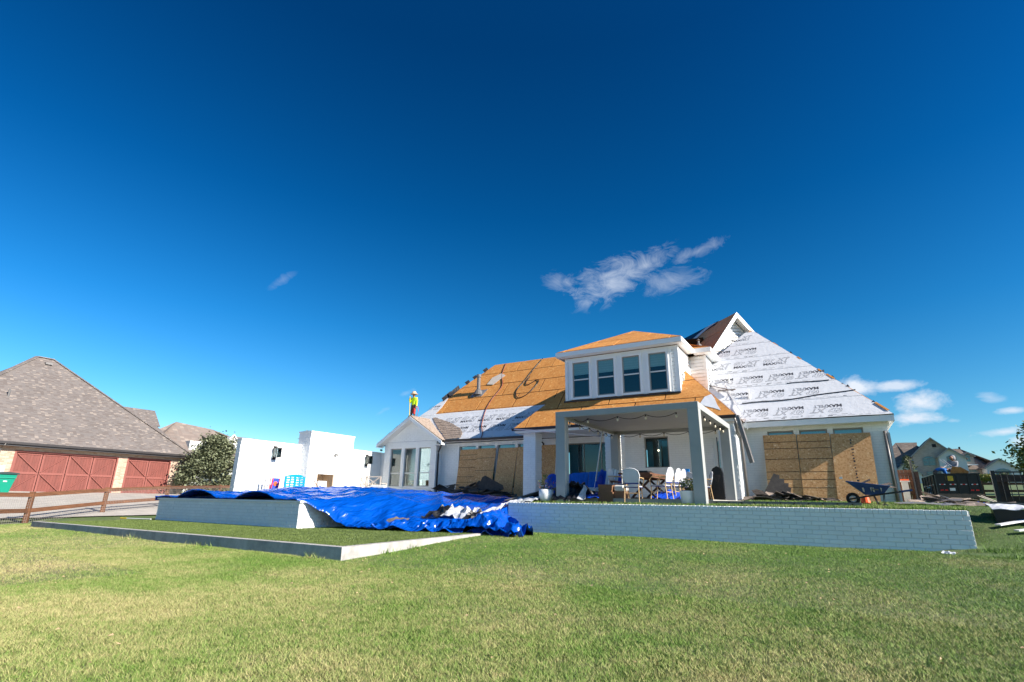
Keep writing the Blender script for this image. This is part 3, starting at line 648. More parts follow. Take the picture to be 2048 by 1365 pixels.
# porch wall and right wing wall (one plane)
pwin = (-7.03, -5.98, 1.47, 2.8); pdoor = (-4.15, -3.35, .16, 2.66)
rwn = [(-2.08, -1.16, .7, 2.79), (-.97, -.04, .7, 2.79), (.15, 1.09, .7, 2.79)]
wallpart((0, 23.0, 0), X_, -Y_, -7.95, 1.84, 0, 2.98, [pwin, pdoor] + rwn, limit=0)
wallpart((1.84, 0, 0), Y_, X_, 23.22, 31, 0, 2.95, [])
o = window(hs_, (pwin[0], 23, pwin[2]), X_, -Y_, pwin[1] - pwin[0], pwin[3] - pwin[2], 0, 0, glass='glassd', sill=True, fr='frame')
mb = MB(); mb.box(-6.97, -6.72, 23.2, 23.22, 1.5, 2.62); mb.box(-6.3, -6.05, 23.2, 23.22, 1.5, 2.62); mb.build('curtain', 'curtain', o)
me_ = bpy.data.materials.new('glowing_lamp'); me_.use_nodes = True; e_ = me_.node_tree.nodes['Principled BSDF']; e_.inputs['Emission Color'].default_value = (1, .7, .4, 1); e_.inputs['Emission Strength'].default_value = 6; MT['glow'] = me_
for x, z in ((-6.5, 2.2), (-6.28, 2.12)):
    mb = MB(); mb.lathe([(.01, 0), (.03, .02), (.03, .05), (.01, .07)], (x, 23.3, z), 8); mb.build('pendant_lamp', 'glow', o)
for a, b, c, d in rwn: window(hs_, (a, 23, c), X_, -Y_, b - a, d - c, .36, .95, rec=.1)
dr = MB(); dr.box(pdoor[0], pdoor[1], 23.06, 23.1, .16, 2.66); dr = dr.build('door', 'trim', hs_)
mb = MB(); mb.box(-4.0, -3.5, 23.045, 23.058, .35, 2.5); mb.build('door_panel', 'siding', dr)
mb = MB(); mb.box(-3.98, -3.93, 23.0, 23.03, .9, 2.5); mb.build('door_glass', 'glassd', dr)
# porch brick columns
for x0, x1, y0 in ((-11.95, -11.33, 20.9), (-7.82, -7.2, 20.3), (-3.55, -2.95, 20.9)):
    mb = MB(); mb.box(x0 + .006, x1 - .006, y0 + .006, y0 + .6, 0, 3.02); c_ = mb.build('column', 'mortar', hs_)
    lay(c_, (0, y0, 0), X_, -Y_, brick_rows(lambda z: [(x0, x1)], 0, 3.0, BC, BL), BL, BC, D=.06, limit=40)
    lay(c_, (x1, 0, 0), Y_, X_, brick_rows(lambda z: [(y0 + .02, y0 + .6)], 0, 3.0, BC, BL), BL, BC, D=.06, limit=40)
# soldier courses
for xs, y in ((rng((-17.5, -11.6, .1)), 23.4), (rng((-2.9, 1.8, .1)), 23.0), (rng((-7.9, -3.6, .1)), 23.0)):
    mb = MB()
    for x in xs:
        if y == 23.0 and x > -2.9: 
            if rnd() < .1: continue
        mb.box(x + .008, x + .092, y - .022 - rnd() * .004, y + .01, 2.80, 2.975)
    if y == 23.4: mb2 = mb
    mb.build('soldier_course', 'white', hs_, kind='stuff')
# soffits, fascias, gutters
mb = MB(); mb.box(-12.2, -2.9, 20.62, 23.38, 3.02, 3.06); mb.build('porch_ceiling', 'trim', hs_)
mb = MB(); mb.box(-12.22, -2.88, 20.58, 20.75, 2.96, 3.1); mb.box(-2.99, -2.88, 20.76, 22.9, 2.96, 3.1); mb.box(-12.22, -12.1, 20.76, 23, 2.96, 3.1); mb.build('porch_beam', 'trim', hs_)
mb = MB(); mb.box(-18.6, -12.2, 22.99, 23.37, 3.03, 3.06); mb.build('soffit', 'trim', hs_)
mb = MB(); mb.box(-2.86, 2.0, 22.59, 22.97, 2.99, 3.02); mb.box(1.86, 2.0, 22.98, 31, 2.99, 3.02); mb.build('soffit', 'trim', hs_)
mb = MB(); mb.box(-2.86, 2.04, 22.55, 22.585, 2.92, 3.13); mb.box(2.005, 2.04, 22.586, 31, 2.92, 3.13); mb.build('fascia', 'trim', hs_)
def gutter(a, b, y0, z, m='bronze', parent=None):
    mb = MB(); P = [(0, 0), (.0, -.09), (.045, -.115), (.10, -.115), (.13, -.02), (.13, 0), (.115, 0), (.105, -.1), (.05, -.1), (.012, -.085), (.012, 0)]
    pts = [(a, y0 - p[0], z + p[1]) for p in P]; mb.prism(pts, (b - a, 0, 0)); return mb.build('gutter', m, parent or hs_)
gutter(-18.2, -12.3, 22.94, 3.14); gutter(-12.32, -2.8, 20.57, 3.17)
gutter(-18.45, -18.1, 22.85, 3.13)
def pipe(pts, m='bronze', r=.045, name='downpipe', parent=None, n=8): mb = MB(); mb.tube(pts, r, n); return mb.build(name, m, parent or hs_, smooth=True)
pipe([(-18.15, 22.85, 3.05), (-18.2, 22.85, 2.92), (-18.5, 23.0, 2.55), (-18.55, 23.05, 2.4), (-18.55, 23.05, .2)])
pipe([(-12.34, 23.2, 3.0), (-12.3, 23.2, 2.9), (-12.19, 23.32, 2.75), (-12.19, 23.33, .2)])
pipe([(-2.85, 20.5, 3.05), (-2.86, 20.55, 2.85), (-2.88, 20.8, 2.62), (-2.88, 21.45, 2.5), (-2.86, 21.6, 2.4), (-2.86, 21.65, .2)], 'gutgrey', .05)
pipe([(1.72, 22.92, 2.62), (1.72, 22.9, .1)], 'gutgrey', .05); mb = MB(); mb.box(1.79, 1.86, 22.88, 22.96, .1, 2.55); mb.build('downpipe', 'steel', hs_)
# --- roofs
# left main roof
R1 = Slope((0, 22.95, 3.15), X_, VS)
TOP = 4.8 * KK
reg = [(-22.83, 0), (-7, 0), (-6.2, TOP), (-18.03, TOP)]
mb = MB(); R1.prism(mb, reg, -.1, .01)
mb.poly([(-22.83, 22.95, 3.15), (-18.03, 27.75, 8.43), (-22.83, 32.55, 3.15)]); mb.poly([(-18.03, 27.75, 8.43), (-5, 27.75, 8.43), (-5, 32.55, 3.15), (-22.83, 32.55, 3.15)])
r1 = mb.build('roof', 'joint', hs_)
hipu = lambda v: -22.83 + v / KK
sheets(r1, R1, [[(hipu(2.36) + .0, 2.36), (-12.2, 2.36), (-6.4, TOP), (-18.03, TOP)]], off=.35)
# felt strips, two courses, with printed lettering
def strip(parent, S, poly, n0, jag=.012, m='felt', name='felt_strip', under=None):
    q = []
    for i in range(len(poly)):
        a, b = poly[i], poly[(i + 1) % len(poly)]; L = math.hypot(b[0] - a[0], b[1] - a[1]); n = max(1, int(L / .3))
        for k in range(n):
            t = k / n; j = (random.uniform(-jag, jag), random.uniform(-jag, jag)) if k else (0, 0)
            q.append((a[0] + (b[0] - a[0]) * t + j[0], a[1] + (b[1] - a[1]) * t + j[1]))
    mb = MB(); S.prism(mb, q, n0, n0 + .008); return mb.build(name, m, parent)
def txt_mesh(s, size, outline, bold=0.0, x=0, y=0, sx=1, shear=0):
    c = bpy.data.curves.new('t', 'FONT'); c.body = s; c.size = size; c.shear = shear
    if outline: c.fill_mode = 'NONE'; c.bevel_depth = outline; c.bevel_resolution = 0; c.resolution_u = 3
    else: c.offset = bold; c.resolution_u = 3
    o = bpy.data.objects.new('t', c); COL.objects.link(o); bpy.context.view_layer.update()
    me = bpy.data.meshes.new_from_object(o.evaluated_get(bpy.context.evaluated_depsgraph_get()))
    vs = [(v.co.x * sx + x, v.co.y + y, v.co.z * .3) for v in me.vertices]; fs = [tuple(p.vertices) for p in me.polygons]
    bpy.data.objects.remove(o); bpy.data.meshes.remove(me); return vs, fs
def felt_print():
    mb = MB()
    mb.add(*txt_mesh('MAX', .235, 0, .011, 0, 0, 1.02)); mb.add(*txt_mesh('FELT', .235, .0045, 0, .52, 0, .92)); mb.add(*txt_mesh('XT', .36, .0055, 0, .56, .22, 1.0, .35))
    # charging animal emblem drawn as line work
    def ln(P, r=.006): mb.tube([(x, y, 0) for x, y in P], r, 4)
    ln([(.02, .34), (.05, .43), (.12, .49), (.2, .5), (.27, .46), (.33, .48), (.37, .44), (.42, .42), (.46, .46), (.47, .38), (.43, .33), (.38, .31), (.34, .34)])
    ln([(.02, .34), (.03, .25), (.09, .24), (.1, .3), (.16, .27), (.17, .23), (.22, .23), (.22, .3), (.28, .27), (.3, .22), (.35, .23), (.34, .34)])
    ln([(.07, .38), (.12, .42), (.17, .39), (.16, .33), (.11, .31), (.07, .38)]); ln([(.24, .41), (.28, .38), (.25, .33)]); ln([(.2, .45), (.22, .4), (.2, .35)], .006); ln([(.39, .38), (.41, .37)], .01)
    o = mb.build('printed_lettering', 'ink', None, loc=(0, 0, 0)); me = o.data; bpy.data.objects.remove(o); return me
FP = felt_print()
def put_print(parent, S, u, v, n, flip=False, scale=1.0):
    U, V = (S.U, S.V) if not flip else (-S.U, -S.V)
    R = Matrix((U, V, S.N)).transposed().to_euler()
    o = inst(FP, 'printed_lettering', parent, S.w(u, v, n), R, (scale, scale, .25)); return o
def dashes(parent, S, u0, u1, v, n):
    mb = MB(); u = u0
    while u < u1:
        l = random.uniform(.05, .3); t = random.choice((.005, .006, .012, .03)) if l < .2 else .006; S.prism(mb, [(u, v), (u + l, v), (u + l, v + t), (u, v + t)], n, n + .002); u += l + random.uniform(.05, .25)
    mb.build('printed_dashes', 'ink', parent, kind='stuff')
for k in range(2):
    v0, v1 = -.02 + k * 1.17, 1.21 + k * 1.17
    strip(r1, R1, [(hipu(max(v0, 0)), v0), (-10.5, v0), (-10.5, v1), (hipu(v1), v1)], .013 + .009 * k, .008)
    dashes(r1, R1, -18, -12.6, v0 + .06, .023 + .009 * k); dashes(r1, R1, -18, -12.6, v1 - .2, .023 + .009 * k)
strip(r1, R1, [(hipu(2.3), 2.3), (-20.15, 2.3), (-20.0, 3.0), (hipu(4.0) + .1, 3.95), (hipu(4.0), 4.0)], .03, .02)
put_print(r1, R1, -20.2, 3.2, .04, True, .8)
for x in (-18.98, -17.78, -16.58, -15.38, -14.18): put_print(r1, R1, x, 1.38, .0345)
for x in (-16.95, -15.75, -14.55, -13.35): put_print(r1, R1, x, .98, .0255, True)
# white patch by the dormer
strip(r1, R1, [(-11.9, 2.9), (-10.0, 2.6), (-10.0, 4.6), (-10.6, 4.2)], .035, .02); put_print(r1, R1, -11.2, 3.05, .045, False, .9)
# old shingles left along the valley
def shingle_courses(parent, S, region, course=.16, tab=.3, n0=.02, m='shold', jit=.035, name='shingle', lim=260):
    us = [p[0] for p in region]; vs = [p[1] for p in region]; v = min(vs); k = 0; cnt = 0
    while v < max(vs):
        u = min(us) - (k % 2) * tab / 2
        while u < max(us):
            q = clip([(u + .006, v + random.uniform(-jit, jit)), (u + tab - .006, v + random.uniform(-jit, jit)), (u + tab - .006, v + course + .03), (u + .006, v + course + .03)], region)
            if len(q) > 2 and area(q) > .012:
                mb = MB(); t = random.uniform(0, .012)
                pts = [S.w(a, b, n0 + t + (.016 if b < v + course * .5 else 0)) for a, b in q]; mb.prism(pts, S.N * .009); mb.build(name, m, parent); cnt += 1
            u += tab
        v += course; k += 1
shingle_courses(r1, R1, [(-20.1, 2.0), (-19.0, .9), (-18.0, 0), (-16.7, 0), (-17.1, .45), (-17.2, .9), (-17.8, 1.15), (-18.2, 1.5), (-19.0, 1.75), (-19.6, 2.1)], .17, .32, .034)
# gable wing roof
GZ = 4.56
GR = Slope((GX, 22.53, GZ), (0, 1, 0), Vector((1, 0, -GS)))      # u back, v down the right side
GL = Slope((GX, 22.53, GZ), (0, 1, 0), Vector((-1, 0, -GS)))
kg = math.hypot(1, GS)
mb = MB(); GR.prism(mb, [(0, 0), (0, 2.39 * kg), (.6, 2.2 * kg), (1.9, 0)], -.1, .0); GL.prism(mb, [(0, 0), (0, 2.41 * kg), (3.0, 2.41 * kg), (2.8, 0)], -.1, .0)
rg_ = mb.build('roof', 'joint', hs_)
shingle_courses(rg_, GR, [(0, 0), (1.7, 0), (.48, 2.37 * kg), (0, 2.37 * kg)], .17, .32, .006)
shingle_courses(rg_, GL, [(0, 0), (1.8, 0), (1.8, 2.38 * kg), (0, 2.38 * kg)], .34, .9, .006)
mb = MB(); mb.box(GX - .1, GX + .1, 22.53, 24.2, GZ - .02, GZ + .03); mb.build('ridge_cap', 'shold', rg_)
mb = MB()   # rake boards
for s_, e in ((1, 2.39), (-1, 2.41)):
    mb.prism([(GX, 22.49, GZ - .02), (GX + s_ * e, 22.49, GZ - .02 - GS * e), (GX + s_ * e, 22.49, GZ - .2 - GS * e), (GX, 22.49, GZ - .22)], (0, .035, 0))
mb.build('rake_board', 'trim', hs_)
mb = MB()
for s_, e in ((1, 2.37), (-1, 2.39)):
    mb.prism([(GX, 22.527, GZ - .16), (GX + s_ * e, 22.527, GZ - .16 - GS * e), (GX + s_ * e, 22.527, GZ - .19 - GS * e), (GX, 22.527, GZ - .19)], (0, .42, 0))
mb.build('soffit', 'trim', hs_)
mb = MB(); mb.box(-18.61, -17.95, 22.53, 22.96, 2.86, 2.89); mb.box(-22.72, -22.48, 22.53, 22.96, 2.86, 2.89); mb.build('soffit', 'trim', hs_)
# right wing hipped roof
R2 = Slope((0, 22.55, 3.15), X_, VS); T7 = 4.7 * KK
tri = [(-7.35, 0), (2.05, 0), (-2.65, T7)]
mb = MB(); R2.prism(mb, tri, -.1, .01)
mb.prism([(2.05, 22.55, 3.15), (2.05, 33, 3.15), (-2.65, 33, 8.32), (-2.65, 27.25, 8.32)], (-.07, 0, -.07)); mb.prism([(-7.35, 22.55, 3.15), (-2.65, 27.25, 8.32), (-2.65, 33, 8.32), (-7.35, 33, 3.15)], (.07, 0, -.07))
r2 = mb.build('roof', 'joint', hs_)
sheets(r2, R2, [[(-5.5, .02), (2.05, .02), (-2.65, T7 - .02)]], off=.1, n0=.011)
for k in range(7):
    v0, v1 = -.015 + k * 1.117, (k + 1) * 1.117 + .12
    q = clip([(-7.35 + max(0, v0) / KK - .4, v0), (2.4, v0), (2.4, min(v1, T7 - .35)), (-7.35 + v1 / KK - .2, min(v1, T7 - .35))], [(-7.35, -.02), (2.03, -.02), (-2.66, T7 - .03)])
    if len(q) < 3: continue
    strip(r2, R2, q, .032 + .0095 * k, .014)
    n = .0415 + .0095 * k; ur = 2.0 - v0 / KK - .35; ul = -7.3 + v0 / KK + .3
    dashes(r2, R2, max(-4.6, ul), ur, v0 + .05, n); dashes(r2, R2, max(-4.6, ul), ur - .7, v0 + .12, n)
nn = lambda v: .0425 + .0095 * int(v / 1.117)
for row, (v, flip, xs) in enumerate(((.70, 1, (-1.93, -.69, .57)), (1.85, 1, (-2.6, -1.32, -.09)), (2.95, 1, (-3.3, -2.1, -.93, .2)), (3.68, 0, (-4.52, -3.31, -2.08)), (5.2, 1, (-3.5, -2.35)), (5.93, 0, (-3.48,)))):
    for x in xs: put_print(r2, R2, x, v, nn(v - (.5 if flip else 0)), bool(flip), .97 if v < 5.5 else .85)
# loose lifted lap
mb = MB(); P = [(-1.2 + i * .25, 2.245 + .02 * math.sin(i)) for i in range(7)]
for i in range(6): R2.prism(mb, [P[i], P[i + 1], (P[i + 1][0], P[i + 1][1] - .035 - .002 * i), (P[i][0], P[i][1] - .03)], .055, .075)
mb.build('lifted_edge', 'feltb', r2)
mb = MB(); P = [(-2.9 + i * .25, 1.13 + .03 * math.sin(i * .7) + .0015 * i * i) for i in range(17)]
for i in range(16): R2.prism(mb, [P[i], P[i + 1], (P[i + 1][0], P[i + 1][1] - .04), (P[i][0], P[i][1] - .03)], .05, .075)
mb.build('lifted_edge', 'feltb', r2)
# torn bits along the hips
for k in range(16):
    mb = MB(); v = random.uniform(.3, 6.6); u = 2.0 - v / KK; s_ = random.uniform(.05, .14); c = R2.w(u - .02, v, .06)
    mb.prism([c, c + Vector((s_, .02, -s_ * .2)), c + Vector((s_ * .5, .05, s_ * .7))], (0, .02, .01)); mb.build('torn_felt_edge', 'feltb', r2)
mb = MB()
mb = None
for v, l in ((.15, .5), (2.3, .35), (2.9, .15), (3.9, .2), (5.2, .3)): u = 2.04 - v / KK; mb = MB(); R2.prism(mb, [(u - .07, v), (u + .03, v - .02), (u + .03 - l / KK, v + l), (u - .03 - l / KK, v + l * .9)], .06, .075); mb.build('exposed_sheathing', 'osbroof', r2)
for p in ((-3.46, 24.34, 5.12), (-2.63, 23.52, 4.22)): mb = MB(); mb.tube([p, (p[0], p[1], p[2] + .42)], .03, 8); mb.lathe([(.09, -.03), (.08, .03), (.04, .08)], p, 10); mb.build('vent_pipe', 'sash', r2)
# porch roof
R3 = Slope((0, 20.55, 3.15), X_, VS)
t3 = 3.2 * KK
mb = MB(); R3.prism(mb, [(-12.27, 0), (-2.83, 0), (-6.03, t3), (-9.07, t3)], -.1, .01)
mb.prism([(-2.83, 20.55, 3.15), (-2.83, 22.6, 3.15), (-6.03, 25.8, 6.67), (-6.03, 23.75, 6.67)], (-.06, 0, -.08)); mb.prism([(-12.27, 20.55, 3.15), (-9.07, 23.75, 6.67), (-9.07, 26.2, 6.67), (-12.27, 23.0, 3.15)], (.06, 0, -.08))
r3 = mb.build('roof', 'joint', hs_)
sheets(r3, R3, [[(-12.27, 0), (-2.83, 0), (-6.03, t3), (-9.07, t3)]], off=.6)
R3R = Slope((-2.83, 20.55, 3.15), Y_, Vector((-1, 0, S11)))
sheets(r3, R3R, [[(0, 0), (2.0, 0), (2.0 + 3.0, 3.0 * KK), (3.0, 3.0 * KK)]], n0=.008)
strip(r3, R3R, [(.35, .25), (1.95, .1), (3.4, 1.5 * KK), (1.5, 1.45 * KK)], .03, .03)
strip(r3, R3, [(-4.15, .78), (-3.35, .3), (-3.75, 1.35), (-4.0, 1.2)], .03, .03)
put_print(r3, R3R, .45, .5, .042, False, .75)
mb = MB(); mb.box(-12.3, -2.8, 20.52, 20.548, 3.05, 3.17); mb.build('fascia', 'trim', hs_)
# upper gable of the wing set at 45 degrees
q_ = math.sqrt(.5); A = Vector((-3.21, 27.25, 9.33)); gn = Vector((q_, -q_, 0)); gt = Vector((q_, q_, 0)); gr = -gn; SLf, SRt = 1.3, 1.05
def GP(w_, z_, d_=0): return A + gt * w_ + Z_ * z_ + gn * d_
WL, WR = 4.2, 2.6
mb = MB(); mb.prism([GP(-WL, -SLf * WL, -.35), GP(0, -.25, -.35), GP(WR, -SRt * WR, -.35), GP(WR, -6, -.35), GP(-WL, -6, -.35)], gr * .2); ga = mb.build('gable_wall', 'mortar', hs_)
z = -5.0
while z < -.35:
    a, b = (z + .28) / SLf, -(z + .28) / SRt
    if b - a > .1: mb = MB(); mb.prism([GP(max(a, -3.6), z, -.30), GP(min(b, 2.4), z, -.30), GP(min(b, 2.4) - .12, z + .152, -.335), GP(max(a, -3.6) + .09, z + .152, -.335)], gr * .012); mb.build('siding_board', 'siding', ga)
    z += .165
mb = MB(); Cc = A + gr * 6.5
mb.prism([A, GP(-WL, -SLf * WL), GP(-WL, -SLf * WL) + gr * 6.5, Cc], (0, 0, -.1)); mb.prism([A, GP(WR, -SRt * WR), GP(WR, -SRt * WR) + gr * 6.5, Cc], (0, 0, -.1))
r5 = mb.build('roof', 'joint', hs_)
S5 = Slope(A, gr, -gt - Z_ * SLf)
sheets(r5, S5, [[(0, 0), (6.4, 0), (6.4, 6.2), (0, 6.2)] if S5.U.cross(S5.V).z > 0 else [(0, 0), (6.4, 0), (6.4, 6.2), (0, 6.2)]], m='osbbrown', n0=.005)
mb = MB(); S5.prism(mb, [(1.4, -.02), (6.4, -.02), (6.4, .6), (4.0, .5), (2.6, .45), (1.5, .25)], .03, .04); mb.build('felt_strip', 'feltb', r5)
mb = MB(); S5.prism(mb, [(1.5, .05), (2.1, .2), (2.9, .8), (3.4, 1.25), (3.7, .9), (2.9, .3), (2.3, .0)], .045, .055); mb.build('felt_strip', 'felt', r5)
mb = MB(); mb.lathe([(.16, 0), (.12, .1), (.06, .14), (.05, .3), (.1, .32), (.02, .4)], (-4.95, 26.15, 7.5), 10); mb.build('roof_vent', 'gutgrey', hs_)
for s_, W, sl2 in ((-1, WL, SLf), (1, WR, SRt)):
    mb = MB(); mb.prism([GP(0, .02, .03), GP(s_ * W, -sl2 * W + .02, .03), GP(s_ * (W - .0), -sl2 * W - .24, .03), GP(0, -.26, .03)], gn * .035); mb.build('rake_board', 'trim', hs_)
    mb = MB(); mb.prism([GP(0, -.14, .028), GP(s_ * W, -sl2 * W - .14, .028), GP(s_ * W, -sl2 * W - .17, .028), GP(0, -.17, .028)], gr * .37); mb.build('soffit', 'trim', hs_)
# --- dormer
dm = MB(); dm.prism([(-10.15, 21.71, 3.9), (-5.0, 21.71, 3.9), (-5.0, 21.71, 6.43), (-10.15, 21.71, 6.43)], (0, 4.5, 0)); dm.box(-5.1, -4.3, 23.92, 27, 4.2, 6.43); dm = dm.build('dormer', 'mortar', hs_)  # core darker than the boards, colouring shade into the siding gaps
dwin = [(-9.86, -8.86), (-8.66, -7.68), (-7.48, -6.52), (-6.3, -5.37)]
def boards(U, P0, Nn, u0, u1, z0, z1, holes=(), par=None, step=.165):
    z = z0
    while z < z1 - .02:
        zt = min(z + step, z1)
        for a, b in hole_iv(u0, u1, holes)((z + zt) / 2):
            if b - a < .04: continue
            mb = MB(); q = [Vector(P0) + U * a + Z_ * z + Nn * .038, Vector(P0) + U * b + Z_ * z + Nn * .038, Vector(P0) + U * b + Z_ * (zt - .012) + Nn * .012, Vector(P0) + U * a + Z_ * (zt - .012) + Nn * .012]
            mb.prism(q, -Nn * .01); mb.build('siding_board', 'siding', par or dm)
        z += step
boards(X_, (0, 21.7, 0), -Y_, -10.05, -5.12, 4.42, 6.4, [(-9.98, -5.25, 4.45, 6.3)])
boards(Y_, (-5.0, 0, 0), X_, 21.8, 23.88, 4.45, 6.4); boards(X_, (0, 23.9, 0), -Y_, -4.98, -4.36, 4.45, 6.4); boards(Y_, (-4.3, 0, 0), X_, 24.0, 26.6, 4.45, 6.4)
mb = MB(); mb.box(-10.17, -10.05, 21.655, 21.7, 4.36, 6.42); mb.box(-5.12, -4.96, 21.655, 21.7, 4.36, 6.42); mb.box(-4.995, -4.955, 21.702, 21.8, 4.5, 6.42); mb.box(-4.36, -4.26, 23.86, 23.9, 5, 6.42); mb.box(-10.05, -5.12, 21.66, 21.7, 6.28, 6.42); mb.build('corner_trim', 'trim', dm)
for a, b in dwin:
    window(hs_, (a + .09, 21.64, 4.56), X_, -Y_, b - a - .18, 1.62, .5, .36, fr='frame', rec=.0, dark=True, fw=.045, glass='glassd', bm='sash', dd=-.053, bo=.009)
mb = MB()
for a, b in dwin:
    mb.box(a, a + .087, 21.575, 21.69, 4.46, 6.27); mb.box(b - .087, b, 21.575, 21.69, 4.46, 6.27); mb.box(a + .088, b - .088, 21.6, 21.69, 4.46, 4.555); mb.box(a + .088, b - .088, 21.6, 21.69, 6.185, 6.27)
mb.build('window_casing', 'trim', dm)
for (x0, x1) in ((-9.98, -9.862), (-8.858, -8.662), (-7.678, -7.482), (-6.518, -6.302), (-5.368, -5.25)): mb = MB(); mb.box(x0, x1, 21.63, 21.7, 4.45, 6.3); mb.build('mullion_panel', 'trim', dm)
mb = MB(); mb.box(-10.2, -4.95, 21.55, 21.66, 4.36, 4.42); mb.build('flashing', 'bronze', dm)
# dormer roof
ex0, ex1, ey = -10.47, -4.72, 21.34; EZ = 6.68
apx = Vector((-7.6, 24.2, 8.15)); d_ = Vector((0, 0, -.06))
c1, c2 = Vector((ex0, ey, EZ)), Vector((ex1, ey, EZ))
mb = MB(); mb.prism([c1, c2, apx], d_); mb.prism([c2, (ex1, 27, EZ), (-7.6, 28, 8.15), apx], d_); mb.prism([c1, apx, (-7.6, 28, 8.15), (ex0, 27, EZ)], d_)
mb.prism([(-4.8, 23.5, EZ + .003), (-3.98, 23.5, EZ + .003), (-4.3, 24.4, EZ + .16), (-4.9, 24.4, EZ + .35)], d_); mb.prism([(-3.98, 23.5, EZ), (-3.98, 27, EZ), (-5.2, 27, EZ + .62), (-5.2, 24.7, EZ + .62)], d_)
rd = mb.build('dormer_roof', 'osbroof', hs_)
SD = Slope(c1, X_, Vector((0, 2.86, 1.47))); sheets(rd, SD, [[(0, 0), (5.75, 0), (2.87, 3.2)]], n0=.006, off=.4)
SDR = Slope(c2, Y_, Vector((-2.88, 0, 1.47))); sheets(rd, SDR, [[(0, 0), (5, 0), (5, 3.2), (2.86, 3.2)]], n0=.006)
mb = MB(); mb.box(ex0 - .01, ex1 + .01, ey - .03, ey, 6.47, 6.67); mb.box(ex1, ex1 + .03, ey + .002, 23.5, 6.47, 6.67); mb.box(ex1, -3.97, 23.46, 23.49, 6.47, 6.67); mb.box(-3.99, -3.96, 23.492, 27, 6.47, 6.67); mb.box(ex0 - .03, ex0 - .012, ey, 27, 6.47, 6.67); mb.build('fascia', 'trim', hs_)
mb = MB(); mb.box(ex0, ex1, ey + .001, 21.65, 6.445, 6.465); mb.box(-4.98, ex1, 21.66, 23.46, 6.445, 6.465); mb.box(ex1 + .001, -3.99, 23.495, 23.85, 6.445, 6.465); mb.box(-4.28, -3.99, 23.86, 27, 6.445, 6.465); mb.build('soffit', 'trim', hs_)
# torn felt against the dormer side
mb = MB(); mb.prism([(-4.94, 22.1, 4.45), (-4.94, 22.2, 5.35), (-4.94, 23.2, 5.1), (-4.94, 23.8, 4.6), (-4.94, 23.0, 4.5)], (.02, 0, 0)); mb.build('felt_strip', 'felt', dm)
mb = MB()
for k in range(10): mb.box(-4.27, -4.24, 24.2 + .0, 24.24, 4.6 + k * .13, 4.68 + k * .13)
mb.build('step_flashing', 'feltb', dm)
# left roof: flue pipe, cables
fl = MB(); fl.tube([(-17.86, 25.7, 6.0), (-17.86, 25.7, 7.2)], .11, 12); fl.tube([(-17.86, 25.7, 7.2), (-17.86, 25.7, 7.36)], .15, 12); fl.lathe([(.34, -.05), (.2, .22), (.13, .3)], (-17.86, 25.7, 6.15), 12); fl = fl.build('flue_pipe', 'gutgrey', hs_)
mb = MB(); R1.prism(mb, [(-18.3, 3.75), (-17.45, 3.75), (-17.3, 4.4), (-18.15, 4.4)], .035, .045); mb.build('flue_flashing', 'steel', fl)
def oncurve(S, P, n): 
    r = []
    for i in range(len(P) - 1):
        for k in range(6):
            t = k / 6; p0 = P[max(i - 1, 0)]; p1 = P[i]; p2 = P[i + 1]; p3 = P[min(i + 2, len(P) - 1)]
            r.append(tuple(.5 * (2 * p1[j] + (p2[j] - p0[j]) * t + (2 * p0[j] - 5 * p1[j] + 4 * p2[j] - p3[j]) * t * t + (3 * p1[j] - p0[j] - 3 * p2[j] + p3[j]) * t ** 3) for j in (0, 1)))
    r.append(P[-1]); return [S.w(a, b, n) for a, b in r]
mb = MB(); mb.tube(oncurve(R1, [(-17.16, 7.1), (-16.9, 5.8), (-16.36, 4.58), (-16.5, 3.3), (-16.45, 2.28), (-16.1, 1), (-15.7, .3), (-15.63, -.16)], .06), .022, 6)
tag(mb.build('air_hose', mat('rust_red_hose', (.22, .07, .05), .5), None, smooth=True), 'thin rust red air hose running straight down the left roof slope', 'hose')
mb = MB(); mb.tube(oncurve(R1, [(-14.5, 7.1), (-14.75, 6), (-14.9, 5), (-15.1, 3.9), (-14.7, 3.2), (-14.2, 3.5), (-13.9, 4.5), (-14.1, 4.8), (-14.5, 4.4), (-14.75, 4.6), (-14.7, 5.2)], .06), .024, 6)
tag(mb.build('coiled_hose', 'feltb', None, smooth=True), 'dark hose looped on the orange roof sheathing', 'hose')
mb = MB(); R1.prism(mb, [(-17.6, 4.9), (-17.1, 4.8), (-16.6, 5.7), (-17.0, 5.95), (-17.5, 5.6)], .06, .075)
tag(mb.build('scrap_board', 'cardbr', None), 'pale offcut of board lying on the roof behind the flue pipe', 'board')
# lifted black felt along the left hip
for (v, s_, ) in ((3.9, .5), (4.35, .6), (5.3, .2), (5.8, .18), (6.5, .22)):
    mb = MB(); u = hipu(v); a = R1.w(u, v - s_ * .6, .02); b = R1.w(u + s_ * .5, v + s_ * .7, .02)
    mb.prism([a, b, b + Vector((-.1, -.05, .25 * s_ + .1)), a + Vector((-.15, -.05, .2 * s_ + .12))], (0, .03, .02)); mb.build('torn_felt_edge', 'feltb', r1)
